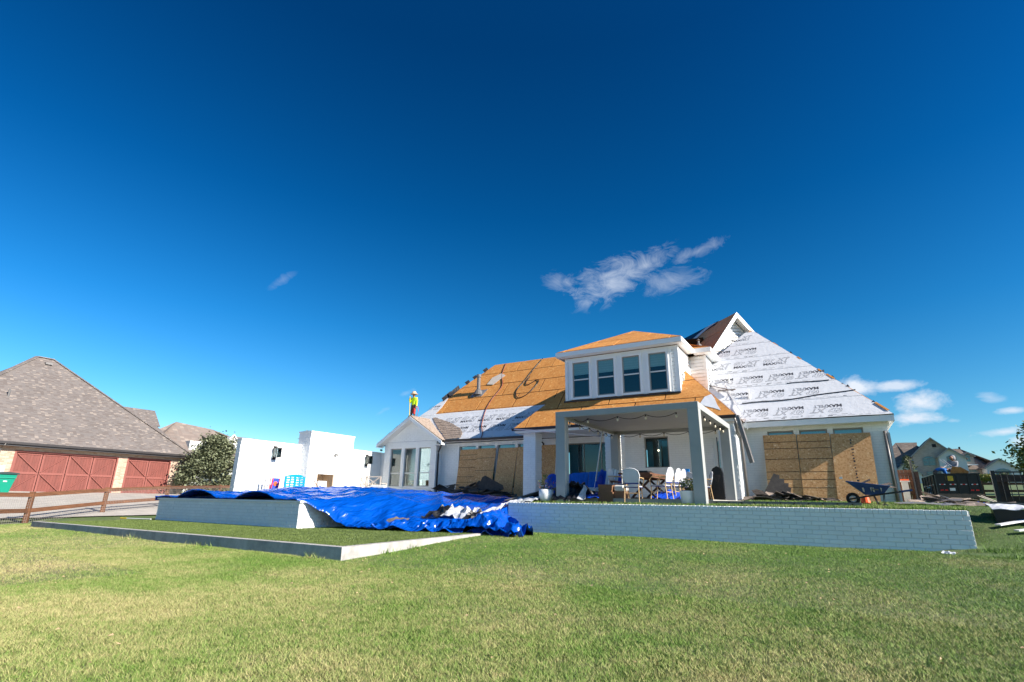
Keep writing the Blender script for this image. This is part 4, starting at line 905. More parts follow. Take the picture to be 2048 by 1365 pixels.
# ================================================================ PERGOLA AND PATIO THINGS
pg = thing('pergola', 'grey painted timber pergola with four square posts over the patio dining set', 'pergola', (-5.1, 17.2, 0))
PX0, PX1, PY0, PY1, PZ1 = -7.26, -2.95, 14.7, 19.74, 2.72
for x, y in ((PX0, PY0), (PX1 - .3, PY0), (PX0, PY1 - .3), (PX1 - .3, PY1 - .3)):
    mb = MB(); mb.box(x, x + .3, y, y + .3, 0, PZ1 - .182); mb.build('post', 'pergola', pg, bevel=.006)
for a in ((PX0, PX1, PY0, PY0 + .08), (PX0, PX1, PY1 - .08, PY1), (PX0, PX0 + .08, PY0 + .082, PY1 - .082), (PX1 - .08, PX1, PY0 + .082, PY1 - .082)):
    mb = MB(); mb.box(*a, PZ1 - .18, PZ1); mb.build('beam', 'pergola', pg, bevel=.004)
mb = MB(); mb.box(PX0 + .084, PX1 - .084, PY0 + .084, PY1 - .084, PZ1 - .06, PZ1 - .02); mb.build('ceiling_panel', 'perceil', pg)
def string_light(label, pts, bulbs, sag=.1, drop=.09):
    t = thing('string_light', label, 'string light', pts[0])
    P = []; 
    for i in range(len(pts) - 1):
        a, b = Vector(pts[i]), Vector(pts[i + 1])
        for k in range(8): s = k / 8; p = a.lerp(b, s); p.z -= sag * 4 * s * (1 - s); P.append(p)
    P.append(Vector(pts[-1])); mb = MB(); mb.tube(P, .009, 5); mb.build('cable', 'blackpl', t)
    for b in bulbs:
        b = Vector(b); mb = MB(); mb.tube([b, b - Z_ * .055], .022, 7); k = mb.build('socket', 'blackpl', t)
        mb = MB(); mb.lathe([(.012, -.055), (.03, -.085), (.032, -.115), (.018, -.145)], b, 8); mb.build('bulb', 'bulb', k, smooth=True)
xs = (-6.3, -5.35, -4.5, -3.62)
string_light('black festoon cable with hanging bulbs along the front edge of the pergola ceiling', [(-6.75, 15.0, 2.5)] + [(x, 15.0, 2.5) for x in xs], [(x, 15.0, 2.5) for x in xs])
xs = (-6.9, -6.1, -5.2, -4.3, -3.4)
string_light('black festoon cable with hanging bulbs along the back beam of the pergola', [(x, 19.5, 2.52) for x in xs], [(x, 19.5, 2.52) for x in xs])
ys = (15.4, 16.2, 17.0, 17.8, 18.6, 19.2)
string_light('black festoon cable with bulbs along the right beam of the pergola', [(-3.1, y, 2.52) for y in ys], [(-3.1, y, 2.52) for y in ys])
string_light('black festoon cable with bulbs along the left beam of the pergola', [(-7.1, y, 2.5) for y in ys], [(-7.1, y, 2.5) for y in ys])
t = thing('light_strip', 'row of small white lights running back along the left pergola beam', 'light strip', (-7.12, 15, 2.5))
for k in range(30): y = 14.95 + k * .155; mb = MB(); mb.lathe([(.015, 0), (.03, .012), (.03, .04), (.015, .05)], (-7.14, y, 2.5), 6); mb.build('small_bulb', 'whref', t)
pole = MB(); pole.tube([(-7.44, 18, .1), (-7.01, 18, 2.5)], .025, 8); tag(pole.build('leaning_pole', 'steel', None), 'thin silver pole leaning from the patio sofa up to the pergola ceiling', 'pole')
# bistro chairs
def chair(label, loc, rz):
    t = thing('bistro_chair', label, 'chair', (0, 0, 0), 'white woven bistro chairs around the patio table')
    W, hb, hs2 = .25, .93, .45
    arc = [(-W * .82, -.24, .5), (-W * .9, -.27, .62), (-W, -.3, .74), (-W * .86, -.32, .86), (-W * .5, -.33, .92), (0, -.33, .94)]; arc = arc + [(-x, y, z) for x, y, z in arc[-2::-1]]
    mb = MB(); mb.tube(arc, .017, 6); mb.build('back_frame', 'weave', t, smooth=True)
    pts = [(x * .93, y, z) for x, y, z in arc]; mb = MB(); n = len(pts)
    for i in range(n // 2): a, b, c, d = pts[i], pts[i + 1], pts[n - 2 - i], pts[n - 1 - i]; mb.prism([a, b, c, d], (0, .014, 0))
    mb.build('backrest', 'weave', t)
    mb = MB(); mb.box(-W * .82, W * .82, -.262, -.235, .5, .535); mb.build('blue_band', 'navy', t)
    mb = MB(); mb.box(-.23, .23, -.22, .22, hs2 - .03, hs2); mb.build('seat', 'weave', t, bevel=.01)
    mb = MB(); mb.box(-.232, .232, -.222, .222, hs2 - .045, hs2 - .032); mb.build('seat_edging', 'navy', t)
    for s_ in (-1, 1):
        mb = MB(); mb.tube([(s_ * .2, -.25, .6), (s_ * .2, -.23, .42), (s_ * .21, -.28, 0)], .015, 6); mb.build('leg', 'rattan', t)
        mb = MB(); mb.tube([(s_ * .2, .2, .42), (s_ * .21, .24, 0)], .015, 6); mb.build('leg', 'rattan', t)
        mb = MB(); mb.tube([(s_ * .23, -.3, .68), (s_ * .27, -.1, .68), (s_ * .28, .15, .67), (s_ * .27, .22, .6), (s_ * .22, .21, .44)], .014, 6); mb.build('armrest', 'rattan', t)
    mb = MB(); mb.tube([(-.2, .21, .25), (.2, .21, .25)], .01, 5); mb.tube([(-.2, -.25, .25), (.2, -.25, .25)], .01, 5); mb.build('stretcher', 'rattan', t)
    t.location = loc; t.rotation_euler = (0, 0, rz); return t
SL = .155
c0 = chair('white woven bistro chair at the near end of the patio table, back to the viewer', (-5.12, 15.45, SL - .1), .12)
for lb, loc, rz in (('nearest of the three white bistro chairs on the right side of the patio table', (-4.45, 15.95, SL - .05), 1.42), ('middle of the three white bistro chairs on the right side of the patio table', (-4.5, 17.1, SL - .02), 1.45), ('farthest of the three white bistro chairs on the right side of the patio table', (-4.53, 17.85, SL), 1.5), ('white bistro chair at the table far end with a blue box on its back', (-4.6, 19.1, SL), 2.7), ('bistro chair seen behind the front right pergola post, by the grill', (-3.95, 19.3, SL), 1.9), ('white bistro chair on the left side of the patio table', (-5.95, 16.6, SL), -1.6)):
    copy_tree(c0, loc, rz, lb)
mb = MB(); mb.box(-4.62, -4.38, 19.38, 19.46, 1.0, 1.2); tag(mb.build('blue_box', 'panelblue', None), 'bright blue box resting on top of the far chair back', 'box')
tb = thing('dining_table', 'brown timber dining table on trestle legs under the pergola', 'table', (-5.1, 17, .15))
for k in range(5): mb = MB(); mb.box(-5.75 + k * .2, -5.555 + k * .2, 15.95, 18.3, .87, .915); mb.build('tabletop_plank', 'wood', tb)
mb = MB(); mb.box(-5.5, -4.7, 16.0, 16.05, .77, .868); mb.box(-5.5, -4.7, 18.2, 18.25, .77, .868); mb.box(-5.5, -5.45, 16.052, 18.19, .77, .868); mb.box(-4.75, -4.7, 16.052, 18.19, .77, .868); mb.build('apron', 'wood', tb)
for y in (16.35, 17.85):
    mb = MB(); mb.bar((-5.45, y, .2), (-4.85, y, .76), .06); mb.bar((-4.75, y + .1, .2), (-5.35, y + .1, .76), .06); mb.box(-5.5, -4.7, y - .05, y + .15, .155, .2); mb.build('trestle', 'wooddk', tb)
mb = MB(); mb.box(-5.45, -4.95, 16.4, 17.1, .917, .96); mb.box(-5.4, -5.0, 16.5, 17.0, .962, 1.0); tag(mb.build('black_tray', 'blackpl', None), 'flat black tray lying on the patio table', 'tray')
# sofa with blue cushions
sf = thing('patio_sofa', 'timber framed patio sofa with pale seat and tufted bright blue back cushions', 'sofa', (-8.1, 18.7, .15))
mb = MB(); mb.box(-9.3, -7.1, 18.3, 19.1, .3, .4); mb.box(-9.3, -7.1, 19.1, 19.16, .4, .8); mb.build('frame', 'wooddk', sf)
mb = MB(); mb.box(-9.2, -7.2, 18.28, 19.0, .405, .54); mb.build('seat_cushion', 'cushion', sf, bevel=.02)
for x in (-9.32, -7.1): mb = MB(); mb.box(x, x + .06, 18.25, 19.15, .55, .66); mb.box(x, x + .06, 18.25, 18.31, .15, .548); mb.build('armrest', 'wooddk', sf)
def pillow(x0, x1, y0, z0, z1, m, parent, nx=24, ny=12, th=.16, lean=.2, name='back_cushion', tuft=True, **k):
    mb = MB(); vs = []; fs = []
    for s_ in (-1, 1):
        for j in range(ny + 1):
            for i in range(nx + 1):
                u, v = i / nx, j / ny; e = (max(0, math.sin(PI * u)) ** (.45 if tuft else .6)) * (max(0, math.sin(PI * v)) ** (.45 if tuft else .6))
                d = th * .5 * e * (1 - (.6 * abs(math.cos(u * PI * 4)) ** 5 * abs(math.sin(v * PI * 2)) ** .5 if tuft else 0)) + .015 * nz(u * 5 + x0, v * 4) * e
                vs.append((lerp(x0, x1, u), y0 + s_ * d + lean * v, lerp(z0, z1, v) * (1 if tuft else 1) + .03 * nz(u * 3, v * 3 + x0) - (0 if tuft else (2 * u - 1) ** 2 * .22 * v)))
    n = (nx + 1) * (ny + 1)
    for s_ in (0, 1):
        for j in range(ny):
            for i in range(nx): a = s_ * n + j * (nx + 1) + i; fs.append((a, a + 1, a + nx + 2, a + nx + 1))
    mb.add(vs, fs); return mb.build(name, m, parent, smooth=True, **k)
pillow(-8.55, -7.85, 18.45, .5, 1.08, 'bluecush', sf); pillow(-7.85, -7.15, 18.47, .5, 1.1, 'bluecush', sf); pillow(-9.2, -8.5, 18.5, .5, 1.04, 'bluecush', sf)
def crumple(name, m, P00, P10, P11, P01, nx, ny, amp, fr, label=None, cat=None, parent=None, seed=0, th=.012, kind=None, fold=.0):
    P00, P10, P11, P01 = map(Vector, (P00, P10, P11, P01)); mb = MB(); vs = []; fs = []
    for s_ in (0, 1):
        for j in range(ny + 1):
            for i in range(nx + 1):
                u, v = i / nx, j / ny; p = P00.lerp(P10, u).lerp(P01.lerp(P11, u), v)
                q = Vector((nz(p.x * fr + seed, p.y * fr, p.z * fr), nz(p.y * fr, p.x * fr + seed, 5 + p.z), 1 - 2 * abs(nz(p.x * fr * .8, p.y * fr * .8 + seed, 9)) ** .7 * 1.5))
                vs.append(p + Vector((q.x * amp * .8, q.y * amp * .8, q.z * amp + .5)) - Vector((0, 0, .5 + th * s_)))
    n = (nx + 1) * (ny + 1)
    for s_ in (0, 1):
        for j in range(ny):
            for i in range(nx): a = s_ * n + j * (nx + 1) + i; fs.append((a, a + 1, a + nx + 2, a + nx + 1))
    for i in range(nx): fs.append((i, i + 1, n + i + 1, n + i)); a = ny * (nx + 1); fs.append((a + i, a + i + 1, n + a + i + 1, n + a + i))
    for j in range(ny): a = j * (nx + 1); b = a + nx + 1; fs.append((a, b, n + b, n + a)); fs.append((a + nx, b + nx, n + b + nx, n + a + nx))
    mb.add(vs, fs); return mb.build(name, m, parent, label, cat, kind=kind, smooth=False)
pillow(-9.6, -8.95, 18.4, .2, 1.05, 'tarpd', None, th=.5, lean=.1, name='blue_bag', tuft=False, label='rounded deep blue cushion bag standing left of the patio sofa', cat='bag')
crumple('blue_bundle', 'tarpd', (-7.2, 17.7, .5), (-6.3, 17.7, .55), (-6.4, 18.3, 1.05), (-7.2, 18.3, 1.1), 14, 10, .12, 4, 'crumpled deep blue cloth bundle piled at the right end of the sofa', 'cloth', seed=3)
crumple('blue_sheet', 'tarpd', (-6.9, 15.2, .15), (-6.15, 15.2, .15), (-6.2, 15.9, .3), (-6.9, 15.9, .3), 14, 8, .07, 5, 'crumpled deep blue sheet on the patio left of the wicker stool', 'cloth', seed=8)
crumple('blue_sheet', 'tarpd', (-4.9, 16.2, .17), (-3.6, 16.6, .17), (-3.6, 17.8, .4), (-4.9, 17.4, .4), 14, 8, .08, 4, 'crumpled deep blue sheet on the slab under the dining table and chairs', 'cloth', seed=12)
# striped folding chair
st = thing('striped_deck_chair', 'pale striped reclining chair with brown armrest between sofa and table', 'chair', (-6.3, 17.2, .15))
for k in range(5): mb = MB(); mb.prism([(-6.6 + k * .09, 16.9, .35), (-6.53 + k * .09, 16.9, .35), (-6.56 + k * .09, 17.3, 1.13 - abs(k - 2) * .03), (-6.63 + k * .09, 17.3, 1.13 - abs(k - 2) * .03)], (0, .02, 0)); mb.build('back_slat', 'trim' if k % 2 else 'cushion', st)
mb = MB(); mb.box(-6.62, -6.1, 16.5, 16.95, .34, .4); mb.build('seat', 'cushion', st); mb = MB(); mb.box(-6.2, -6.08, 16.4, 17.1, .66, .7); mb.box(-6.16, -6.12, 16.42, 16.46, .15, .655); mb.build('armrest', 'wood', st)
# wicker stool
wk = thing('wicker_seat', 'low brown woven wicker seat with a grey cushion beside the near dining chair', 'stool', (-5.9, 15.5, .05))
mb = MB(); mb.prism([(-6.16, 15.3, .05), (-5.72, 15.3, .05), (-5.70, 15.3, .33), (-5.74, 15.3, .34), (-5.70, 15.3, .55), (-6.16, 15.3, .55), (-6.14, 15.3, .34), (-6.17, 15.3, .33)], (0, .6, 0)); mb.build('arm', 'wicker', wk)
mb = MB(); mb.box(-5.7, -5.42, 15.4, 15.9, .05, .36); mb.build('base', 'wicker', wk); mb = MB(); mb.box(-5.69, -5.4, 15.38, 15.9, .362, .53); mb.build('cushion', 'cushion', wk, bevel=.03)
for k in range(6):
    mb = MB(); mb.box(-6.165, -5.715, 15.288, 15.3, .08 + k * .08, .1 + k * .08); mb.build('wicker_band', 'wicker', wk)
# potted plants
def leaves(name, m, parent, c, r, n, s, seed=0, flat=1.0, shell=.0, **k):
    rr = random.Random(seed); vs = []; fs = []
    for i in range(n):
        while True:
            p = Vector((rr.uniform(-1, 1), rr.uniform(-1, 1), rr.uniform(-1, 1)))
            if shell < p.length < 1: break
        p = Vector(c) + Vector((p.x * r[0], p.y * r[1], p.z * r[2]))
        d = Vector((rr.gauss(0, 1), rr.gauss(0, 1), rr.gauss(0, .6))).normalized(); e = d.cross(Vector((rr.gauss(0, 1), rr.gauss(0, 1), rr.gauss(0, 1)))).normalized(); z = s * rr.uniform(.6, 1.3)
        b = len(vs); vs += [p, p + d * z * .5 + e * z * .3, p + d * z, p + d * z * .5 - e * z * .3]; fs.append((b, b + 1, b + 2, b + 3))
    mb = MB(); mb.add(vs, fs); return mb.build(name, m, parent, **k)
for (x, y, r, h, lb, fl) in ((-7.67, 14.85, .23, .37, 'white round pot with a sparse red flowering plant at the left patio edge', True), (-3.45, 14.95, .22, .34, 'white pot with a dense small leafed green shrub by the front right pergola post', False)):
    p = thing('potted_plant', lb, 'potted plant', (x, y, .03))
    mb = MB(); prof = [(r * .72, .03), (r * .92, .1), (r, h * .6), (r * .97, h)] if fl else [(r * .82, .03), (r * .85, .04), (r * 1.02, h), (r * 1.03, h + .01)]
    mb.lathe(prof, (x, y, .02), 22); mb.build('pot', 'potw', p, smooth=True); mb = MB(); mb.lathe([(r * .88, h - .02), (r * .88, h + .012)], (x, y, .025), 16); mb.build('soil', 'soil', p)
    mb = MB(); rr = random.Random(5)
    for k in range(9 if fl else 14):
        a = rr.uniform(0, 2 * PI); q = rr.uniform(.1, .32 if fl else .24); hh = rr.uniform(.1, .42) if fl else rr.uniform(.15, .34)
        if fl and k == 0: q, hh = .02, .46
        mb.tube([(x, y, h), (x + q * .5 * math.cos(a), y + q * .5 * math.sin(a), h + hh * .6), (x + q * math.cos(a), y + q * math.sin(a), h + hh)], .006, 4)
    mb.build('stem', 'bark', p)
    if fl:
        leaves('foliage', 'leafy', p, (x, y, h + .2), (.3, .25, .2), 70, .06, 1); leaves('foliage', 'leafy', p, (x - .03, y, h + .4), (.07, .06, .12), 26, .06, 2); leaves('flower_cluster', 'flower', p, (x, y, h + .16), (.36, .25, .16), 40, .04, 3); leaves('dry_foliage', 'felt', p, (x, y, h + .08), (.2, .16, .09), 60, .05, 6)
    else: leaves('foliage', 'leaf', p, (x, y, h + .2), (.27, .23, .2), 420, .055, 4)
# covered grill
gc = thing('covered_grill', 'tall rounded black covered grill standing in front of the narrow door', 'grill', (-3.75, 20.9, .155))
mb = MB(); pr = [(-4.02, .16), (-4.02, .75), (-3.96, 1.05), (-3.84, 1.28), (-3.7, 1.36), (-3.55, 1.28), (-3.5, 1.1), (-3.5, .16)]
mb.prism([(x, 20.7, z) for x, z in pr], (0, .6, 0)); mb.build('cover', 'feltb', gc); mb = MB(); mb.box(-3.84, -3.6, 20.675, 20.695, .95, 1.05); mb.prism([(-3.82, 20.68, .94), (-3.62, 20.68, .94), (-3.7, 20.68, .75)], (0, .018, 0)); mb.build('cover_panel', 'shdark', gc)
mb = MB(); mb.tube([(-3.62, 20.85, 1.3), (-3.62, 20.9, 2.42)], .02, 6); tag(mb.build('black_pole', 'blackpl', None), 'thin black pole standing behind the covered grill against the narrow door', 'pole')
mb = MB(); mb.box(-4.25, -4.1, 20.4, 20.45, .16, .95); mb.box(-4.09, -4.0, 20.42, 20.47, .16, .82); tag(mb.build('brown_board', 'wood', None), 'narrow brown board propped against the left side of the covered grill', 'board')
# bench rail by the wall
mb = MB(); mb.box(-5.2, -3.9, 21.6, 22.1, .155, .62); mb.box(-5.22, -3.88, 21.58, 22.12, .622, .66); tag(mb.build('storage_bench', 'wooddk', None), 'dark brown storage bench against the brick wall under the small porch window', 'bench')
# felt heap by the left pot
hp = thing('felt_heap', 'heap of crumpled black and white roofing felt between the left pot and the wicker seat', 'roofing felt', (-6.8, 14.9, .05))
crumple('black_sheet', 'feltb', (-7.4, 14.65, .06), (-6.35, 14.65, .05), (-6.55, 15.2, .5), (-7.35, 15.2, .62), 12, 9, .16, 3.1, parent=hp, seed=1)
crumple('black_sheet', 'feltb', (-7.3, 14.9, .55), (-6.5, 14.9, .5), (-6.25, 15.3, .2), (-7.0, 15.5, .4), 12, 8, .16, 3.3, parent=hp, seed=2)
crumple('white_sheet', 'feltdull', (-6.55, 14.62, .12), (-6.3, 14.62, .14), (-6.32, 14.9, .42), (-6.45, 14.9, .5), 6, 5, .07, 6, parent=hp, seed=4)
hp = thing('felt_heap', 'grey and white felt sheets spilling over the left end of the retaining wall', 'roofing felt', (-8.4, 14.8, .0))
crumple('white_sheet', 'feltdull', (-8.9, 14.3, -.05), (-7.95, 14.4, .02), (-7.8, 14.7, .16), (-8.6, 14.8, .12), 12, 6, .05, 6, parent=hp, seed=5)
crumple('grey_sheet', 'gutgrey', (-8.95, 14.5, .05), (-8.2, 15.4, .2), (-7.2, 15.9, .62), (-7.5, 15.6, .5), 12, 5, .05, 4, parent=hp, seed=6)
crumple('black_sheet', 'feltb', (-8.3, 14.9, .03), (-7.85, 14.9, .03), (-7.8, 15.3, .3), (-8.3, 15.3, .25), 8, 6, .08, 5, parent=hp, seed=7)
# strand boards leaning on the walls
def board(label, x0, x1, yt, zt, yb, zb, dx=0, marks=1, grp=None):
    t = thing('strand_board', label, 'board', ((x0 + x1) / 2, yb, zb)); d = Vector((0, .0, 0))
    mb = MB(); q = [(x0 + dx, yb, zb), (x1 + dx, yb, zb), (x1, yt, zt), (x0, yt, zt)]; mb.prism(q, (0, .018, .003)); mb.build('panel', 'osbboard', t)
    if marks:
        mb = MB()
        for f in ((.2, .32, .43, .62, .78, .88) if marks == 1 else (.25, .55, .8)):
            a, b = [Vector(q[i]).lerp(Vector(q[3 - i]), f) + Vector((0, -.003, 0)) for i in (0, 1)]; mb.prism([a, b, b + Z_ * .018, a + Z_ * .018], (0, .0022, 0))
        mb.build('printed_line', 'joint', t)
    return t
board('leftmost strand board leaning on the left house wall, marked with horizontal lines', -17.25, -16.11, 23.32, 2.62, 23.0, .1, -.05)
board('second strand board from the left leaning on the left house wall', -16.1, -14.95, 23.3, 2.64, 22.95, .1, -.08, 2)
board('third strand board on the left house wall, tilted away from its left neighbour', -14.77, -13.65, 23.3, 2.62, 22.9, .1, -.12, 0)
board('strand board half hidden behind the left porch brick column', -13.63, -12.5, 23.28, 2.64, 22.9, .1, -.05, 0)
board('narrow sliver of strand board just right of the left porch column', -11.9, -11.12, 22.6, 2.6, 22.3, .1, -.05, 0)
board('leftmost strand board leaning on the right wing, behind the black shingle sheet', -2.24, -1.1, 22.9, 2.64, 22.35, .14, .0)
board('middle strand board leaning on the right wing wall', -1.06, .01, 22.88, 2.62, 22.3, .14, -.03)
b3 = board('rightmost strand board on the right wing wall, stamped with dark print, behind the wheelbarrow', .04, 1.28, 22.86, 2.58, 22.25, .14, -.08, 0)
mb = MB()
for k in range(16): z = 2.3 - k * .11; y = lerp(22.25, 22.86, (z - .14) / 2.44) - .006; mb.box(.62, .62 + random.uniform(.03, .09), y, y + .003, z, z + random.uniform(.02, .07))
mb.build('stamped_print', 'ink', b3, kind='stuff')
mb = MB(); mb.box(.1, .2, 22.42, 22.425, .95, 1.02); mb.build('sticker', 'whref', b3)
# torn shingle piles
def slab(x, y, z, L, W, rz, rx, ry, m, name, parent):
    M = Matrix.Translation((x, y, z)) @ Matrix.Rotation(rz, 4, 'Z') @ Matrix.Rotation(rx, 4, 'X') @ Matrix.Rotation(ry, 4, 'Y')
    mb = MB(M); n = max(3, int(L / .16)); q = [(-L / 2, -W / 2)]
    for k in range(n): q += [(-L / 2 + L * (k + 1) / n, -W / 2 + random.uniform(0, .05)), ]
    q += [(L / 2, W / 2)] + [(L / 2 - L * (k + 1) / n, W / 2 - random.uniform(0, .07)) for k in range(n)]
    vs0 = [(a, b, .05 * math.sin(a * 5 + z * 9)) for a, b in q]; mb.prism(vs0, (0, 0, .012)); return mb.build(name, m, parent)
def pile(label, cx, cy, cz, rx, ry, n, hmax, mats, seed, L=(.3, .8)):
    random.seed(seed); t = thing('shingle_pile', label, 'shingle pile', (cx, cy, cz))
    for k in range(n):
        u = random.gauss(0, .45); v = random.gauss(0, .4); hh = hmax * max(0, 1 - min(1, (u * u + v * v))) * random.random()
        slab(cx + u * rx, cy + v * ry, cz + .05 + hh, random.uniform(*L), random.uniform(.2, .45), random.uniform(-.6, .6), random.uniform(-.35, .5), random.uniform(-.3, .3), random.choice(mats), 'shingle_piece', t)
    return t
pile('long heap of dark torn shingles and felt in front of the left strand boards', -15.0, 21.8, .0, 3.0, .9, 90, .7, ['shdark', 'shdark', 'feltb', 'shdark', 'shbrown'], 1, (.5, 1.3))
pile('dark heap of torn shingles by the downpipe of the left gable wing', -17.2, 22.1, .05, 1.4, .6, 34, .7, ['shdark', 'feltb', 'shdark'], 9, (.4, 1.0))
pile('low brown pile of torn shingles below the right wing boards', -1.5, 20.9, .14, 1.2, .4, 42, .2, ['shbrown', 'shbrown', 'shold', 'shdark'], 2)
def jag(name, label, pts, y, lean, m='shdark', th=.02):
    mb = MB(); z0 = min(p[1] for p in pts); mb.prism([(x, y + (z - z0) * lean, z) for x, z in pts], (0, th, 0)); return tag(mb.build(name, m, None), label, 'shingle sheet')
jag('shingle_sheet', 'stepped black shingle sheet propped against the leftmost board of the right wing', [(-2.25, .45), (-1.42, .38), (-1.38, .62), (-1.46, .64), (-1.45, .77), (-1.58, .78), (-1.58, .92), (-1.72, .93), (-1.72, 1.05), (-1.9, 1.12)], 21.1, .5)
jag('shingle_sheet', 'big black shingle sheet raised on the left heap in front of the tilted board', [(-15.3, .5), (-14.9, .95), (-14.8, .9), (-14.75, 1.1), (-14.6, 1.18), (-13.5, .72), (-13.4, .55), (-14.2, .45)], 21.6, .3)
jag('shingle_sheet', 'bent dark shingle sheet curling up at the left end of the brown pile', [(-2.62, .52), (-2.45, .56), (-2.25, .5), (-1.95, .25), (-2.4, .25)], 20.7, .4, 'shbrown')
jag('shingle_sheet', 'small upright dark shingle tab on the heap near the gable wing downpipe', [(-16.9, .4), (-16.55, .4), (-16.5, .8), (-16.85, .7)], 21.9, .2)
# ladder lying by the wall
ld = thing('ladder', 'aluminium ladder lying on its side on the patio grass', 'ladder', (-1.2, 15.0, .05))
for y in (14.98, 15.4): mb = MB(); mb.box(-2.95, .43, y, y + .03, .035 if y < 15.1 else .05, .125); mb.build('rail', 'gutgrey' if y < 15.1 else 'alum', ld)
for k in range(11): x = -2.75 + k * .3; mb = MB(); mb.tube([(x, 15.015, .08), (x, 15.4, .09)], .018, 6); mb.build('rung', 'alum', ld); mb = MB(); mb.box(x - .018, x + .018, 14.972, 14.979, .06, .1); mb.build('rung_plug', 'blackpl', ld)
# wheelbarrow
wb = thing('wheelbarrow', 'scuffed dark blue wheelbarrow standing on the patio lawn, loaded with shingle scraps', 'wheelbarrow', (.7, 17.5, .1))
def WB(x, y, z): return Vector((x * 1.122, 17.5 + y, (z - .07) * 1.122 + .07))
top = [WB(.2, -.28, .62), WB(1.05, -.3, .5), WB(1.05, .3, .5), WB(.2, .28, .62)]; bot = [WB(.55, -.18, .31), WB(.9, -.2, .31), WB(.9, .2, .31), WB(.55, .18, .31)]
mb = MB(); ti = [t_ + Vector((0, 0, 0)) for t_ in top]
vs = top + bot; mb.add(vs + [v * 1 + Vector((0, 0, .012)) for v in bot] + [lerp(t_, sum(top, Vector()) / 4, .03) + Vector((0, 0, .002)) for t_ in top], [(0, 1, 5, 4), (1, 2, 6, 5), (2, 3, 7, 6), (3, 0, 4, 7), (4, 5, 6, 7), (12, 13, 9, 8), (13, 14, 10, 9), (14, 15, 11, 10), (15, 12, 8, 11), (0, 1, 13, 12), (1, 2, 14, 13), (2, 3, 15, 14), (3, 0, 12, 15)])
mb.build('tray', 'bluewb', wb)
mb = MB(); mb.tube([top[i % 4] for i in range(5)], .012, 6); mb.build('tray_rim', 'bluewb', wb)
for k, (a, b) in enumerate(((.5, .5), (.66, .5), (.7, .5), (.86, .49))): mb = MB(); mb.prism([WB(a, -.265, .47), WB(a + .035, -.265, .47 + .01 * (k % 2)), WB(a + .045 - .03 * (k % 2), -.24, .37), WB(a + .015, -.24, .38)], (0, -.006, .0)); mb.build('paint_scuff', 'cardbr', wb)
mb = MB(); mb.prism([WB(.7, -.272, .45), WB(.82, -.272, .44), WB(.82, -.26, .41), WB(.7, -.26, .42)], (0, -.004, 0)); mb.build('maker_label', 'gutgrey', wb)
for s_ in (-1, 1):
    mb = MB(); mb.bar(WB(.2, s_ * .07, .2), WB(.55, s_ * .15, .27), .04, .04); mb.bar(WB(.55, s_ * .15, .27), WB(1.25, s_ * .28, .385), .04, .04); hd = mb.build('handle', 'blackpaint', wb)
    mb = MB(); mb.bar(WB(1.25, s_ * .28, .386), WB(1.46, s_ * .29, .42), .045, .045); mb.build('grip', 'bluewb', hd)
    mb = MB(); mb.tube([WB(.72, s_ * .2, .3), WB(.78, s_ * .22, .1), WB(.9, s_ * .22, .09), WB(.92, s_ * .24, .31)], .014, 6); mb.build('leg', 'blackpaint', wb)
mb = MB(); mb.wheel(WB(.29, 0, .215), (0, 1, 0), .165, .09); wh = mb.build('wheel', 'tyre', wb, smooth=True); mb = MB(); mb.wheel(WB(.29, 0, .215), (0, 1, 0), .09, .05); mb.tube([WB(.29, -.1, .215), WB(.29, .1, .215)], .015, 6)
for k in range(6): a = k * PI / 3; mb.bar(WB(.29, 0, .215), WB(.29 + .08 * math.cos(a), 0, .215 + .08 * math.sin(a)), .014)
mb.build('rim', 'steel', wh)
for k, (x, z) in enumerate(((.55, .6), (.95, .56), (1.02, .53))): slab(WB(x, 0, z).x, 17.5, WB(x, 0, z).z, .35, .25, .3 * k, .2, -.2 + .2 * k, 'shbrown', 'scrap', wb)
mb = MB(); mb.lathe([(.1, 0), (.12, .02), (.09, .16), (.06, .18)], (.62, 18.1, .12), 12); mb.lathe([(.06, .0), (.05, .02)], (.62, 18.1, .3), 8); tag(mb.build('orange_can', 'orange', None), 'orange red can on the grass behind the wheelbarrow wheel', 'can')
mb = MB(); mb.lathe([(.09, 0), (.1, .03), (.04, .07)], (.95, 16.2, .03), 10); tag(mb.build('black_scrap', 'feltb', None), 'small black rubber scrap on the grass by the wheelbarrow legs', 'scrap')
# hanging gutter at the porch corner
def hang(a, b, m, label):
    a, b = Vector(a), Vector(b); d = (b - a).normalized(); s_ = d.cross(Y_).normalized(); mb = MB(); P = [(-.075, 0), (-.075, .1), (-.04, .13), (.05, .13), (.075, .05), (.075, 0), (.06, .01), (.045, .11), (-.04, .11), (-.06, .02)]
    mb.prism([a + s_ * p[0] - Y_ * p[1] for p in P], b - a); return tag(mb.build('hanging_gutter', m, None), label, 'gutter')
hang((-2.74, 20.35, 3.1), (-2.42, 20.3, 1.42), 'gutgrey', 'broken length of dark gutter hanging diagonally from the porch roof corner')
mb = MB(); P = [(-3.62, 24.0, 4.95), (-3.5, 23.85, 4.62), (-3.2, 23.35, 4.12), (-3.12, 23.1, 3.9), (-2.9, 22.7, 3.45), (-2.76, 22.3, 3.15), (-2.7, 22.2, 2.8)]
for i in range(6): mb.prism([P[i], P[i + 1], Vector(P[i + 1]) + Vector((.045, 0, .04)), Vector(P[i]) + Vector((.045, 0, .04))], (0, -.02, .02))
tag(mb.build('loose_flashing', 'trim', None), 'bent white strip of flashing trailing down the valley right of the porch roof', 'flashing')
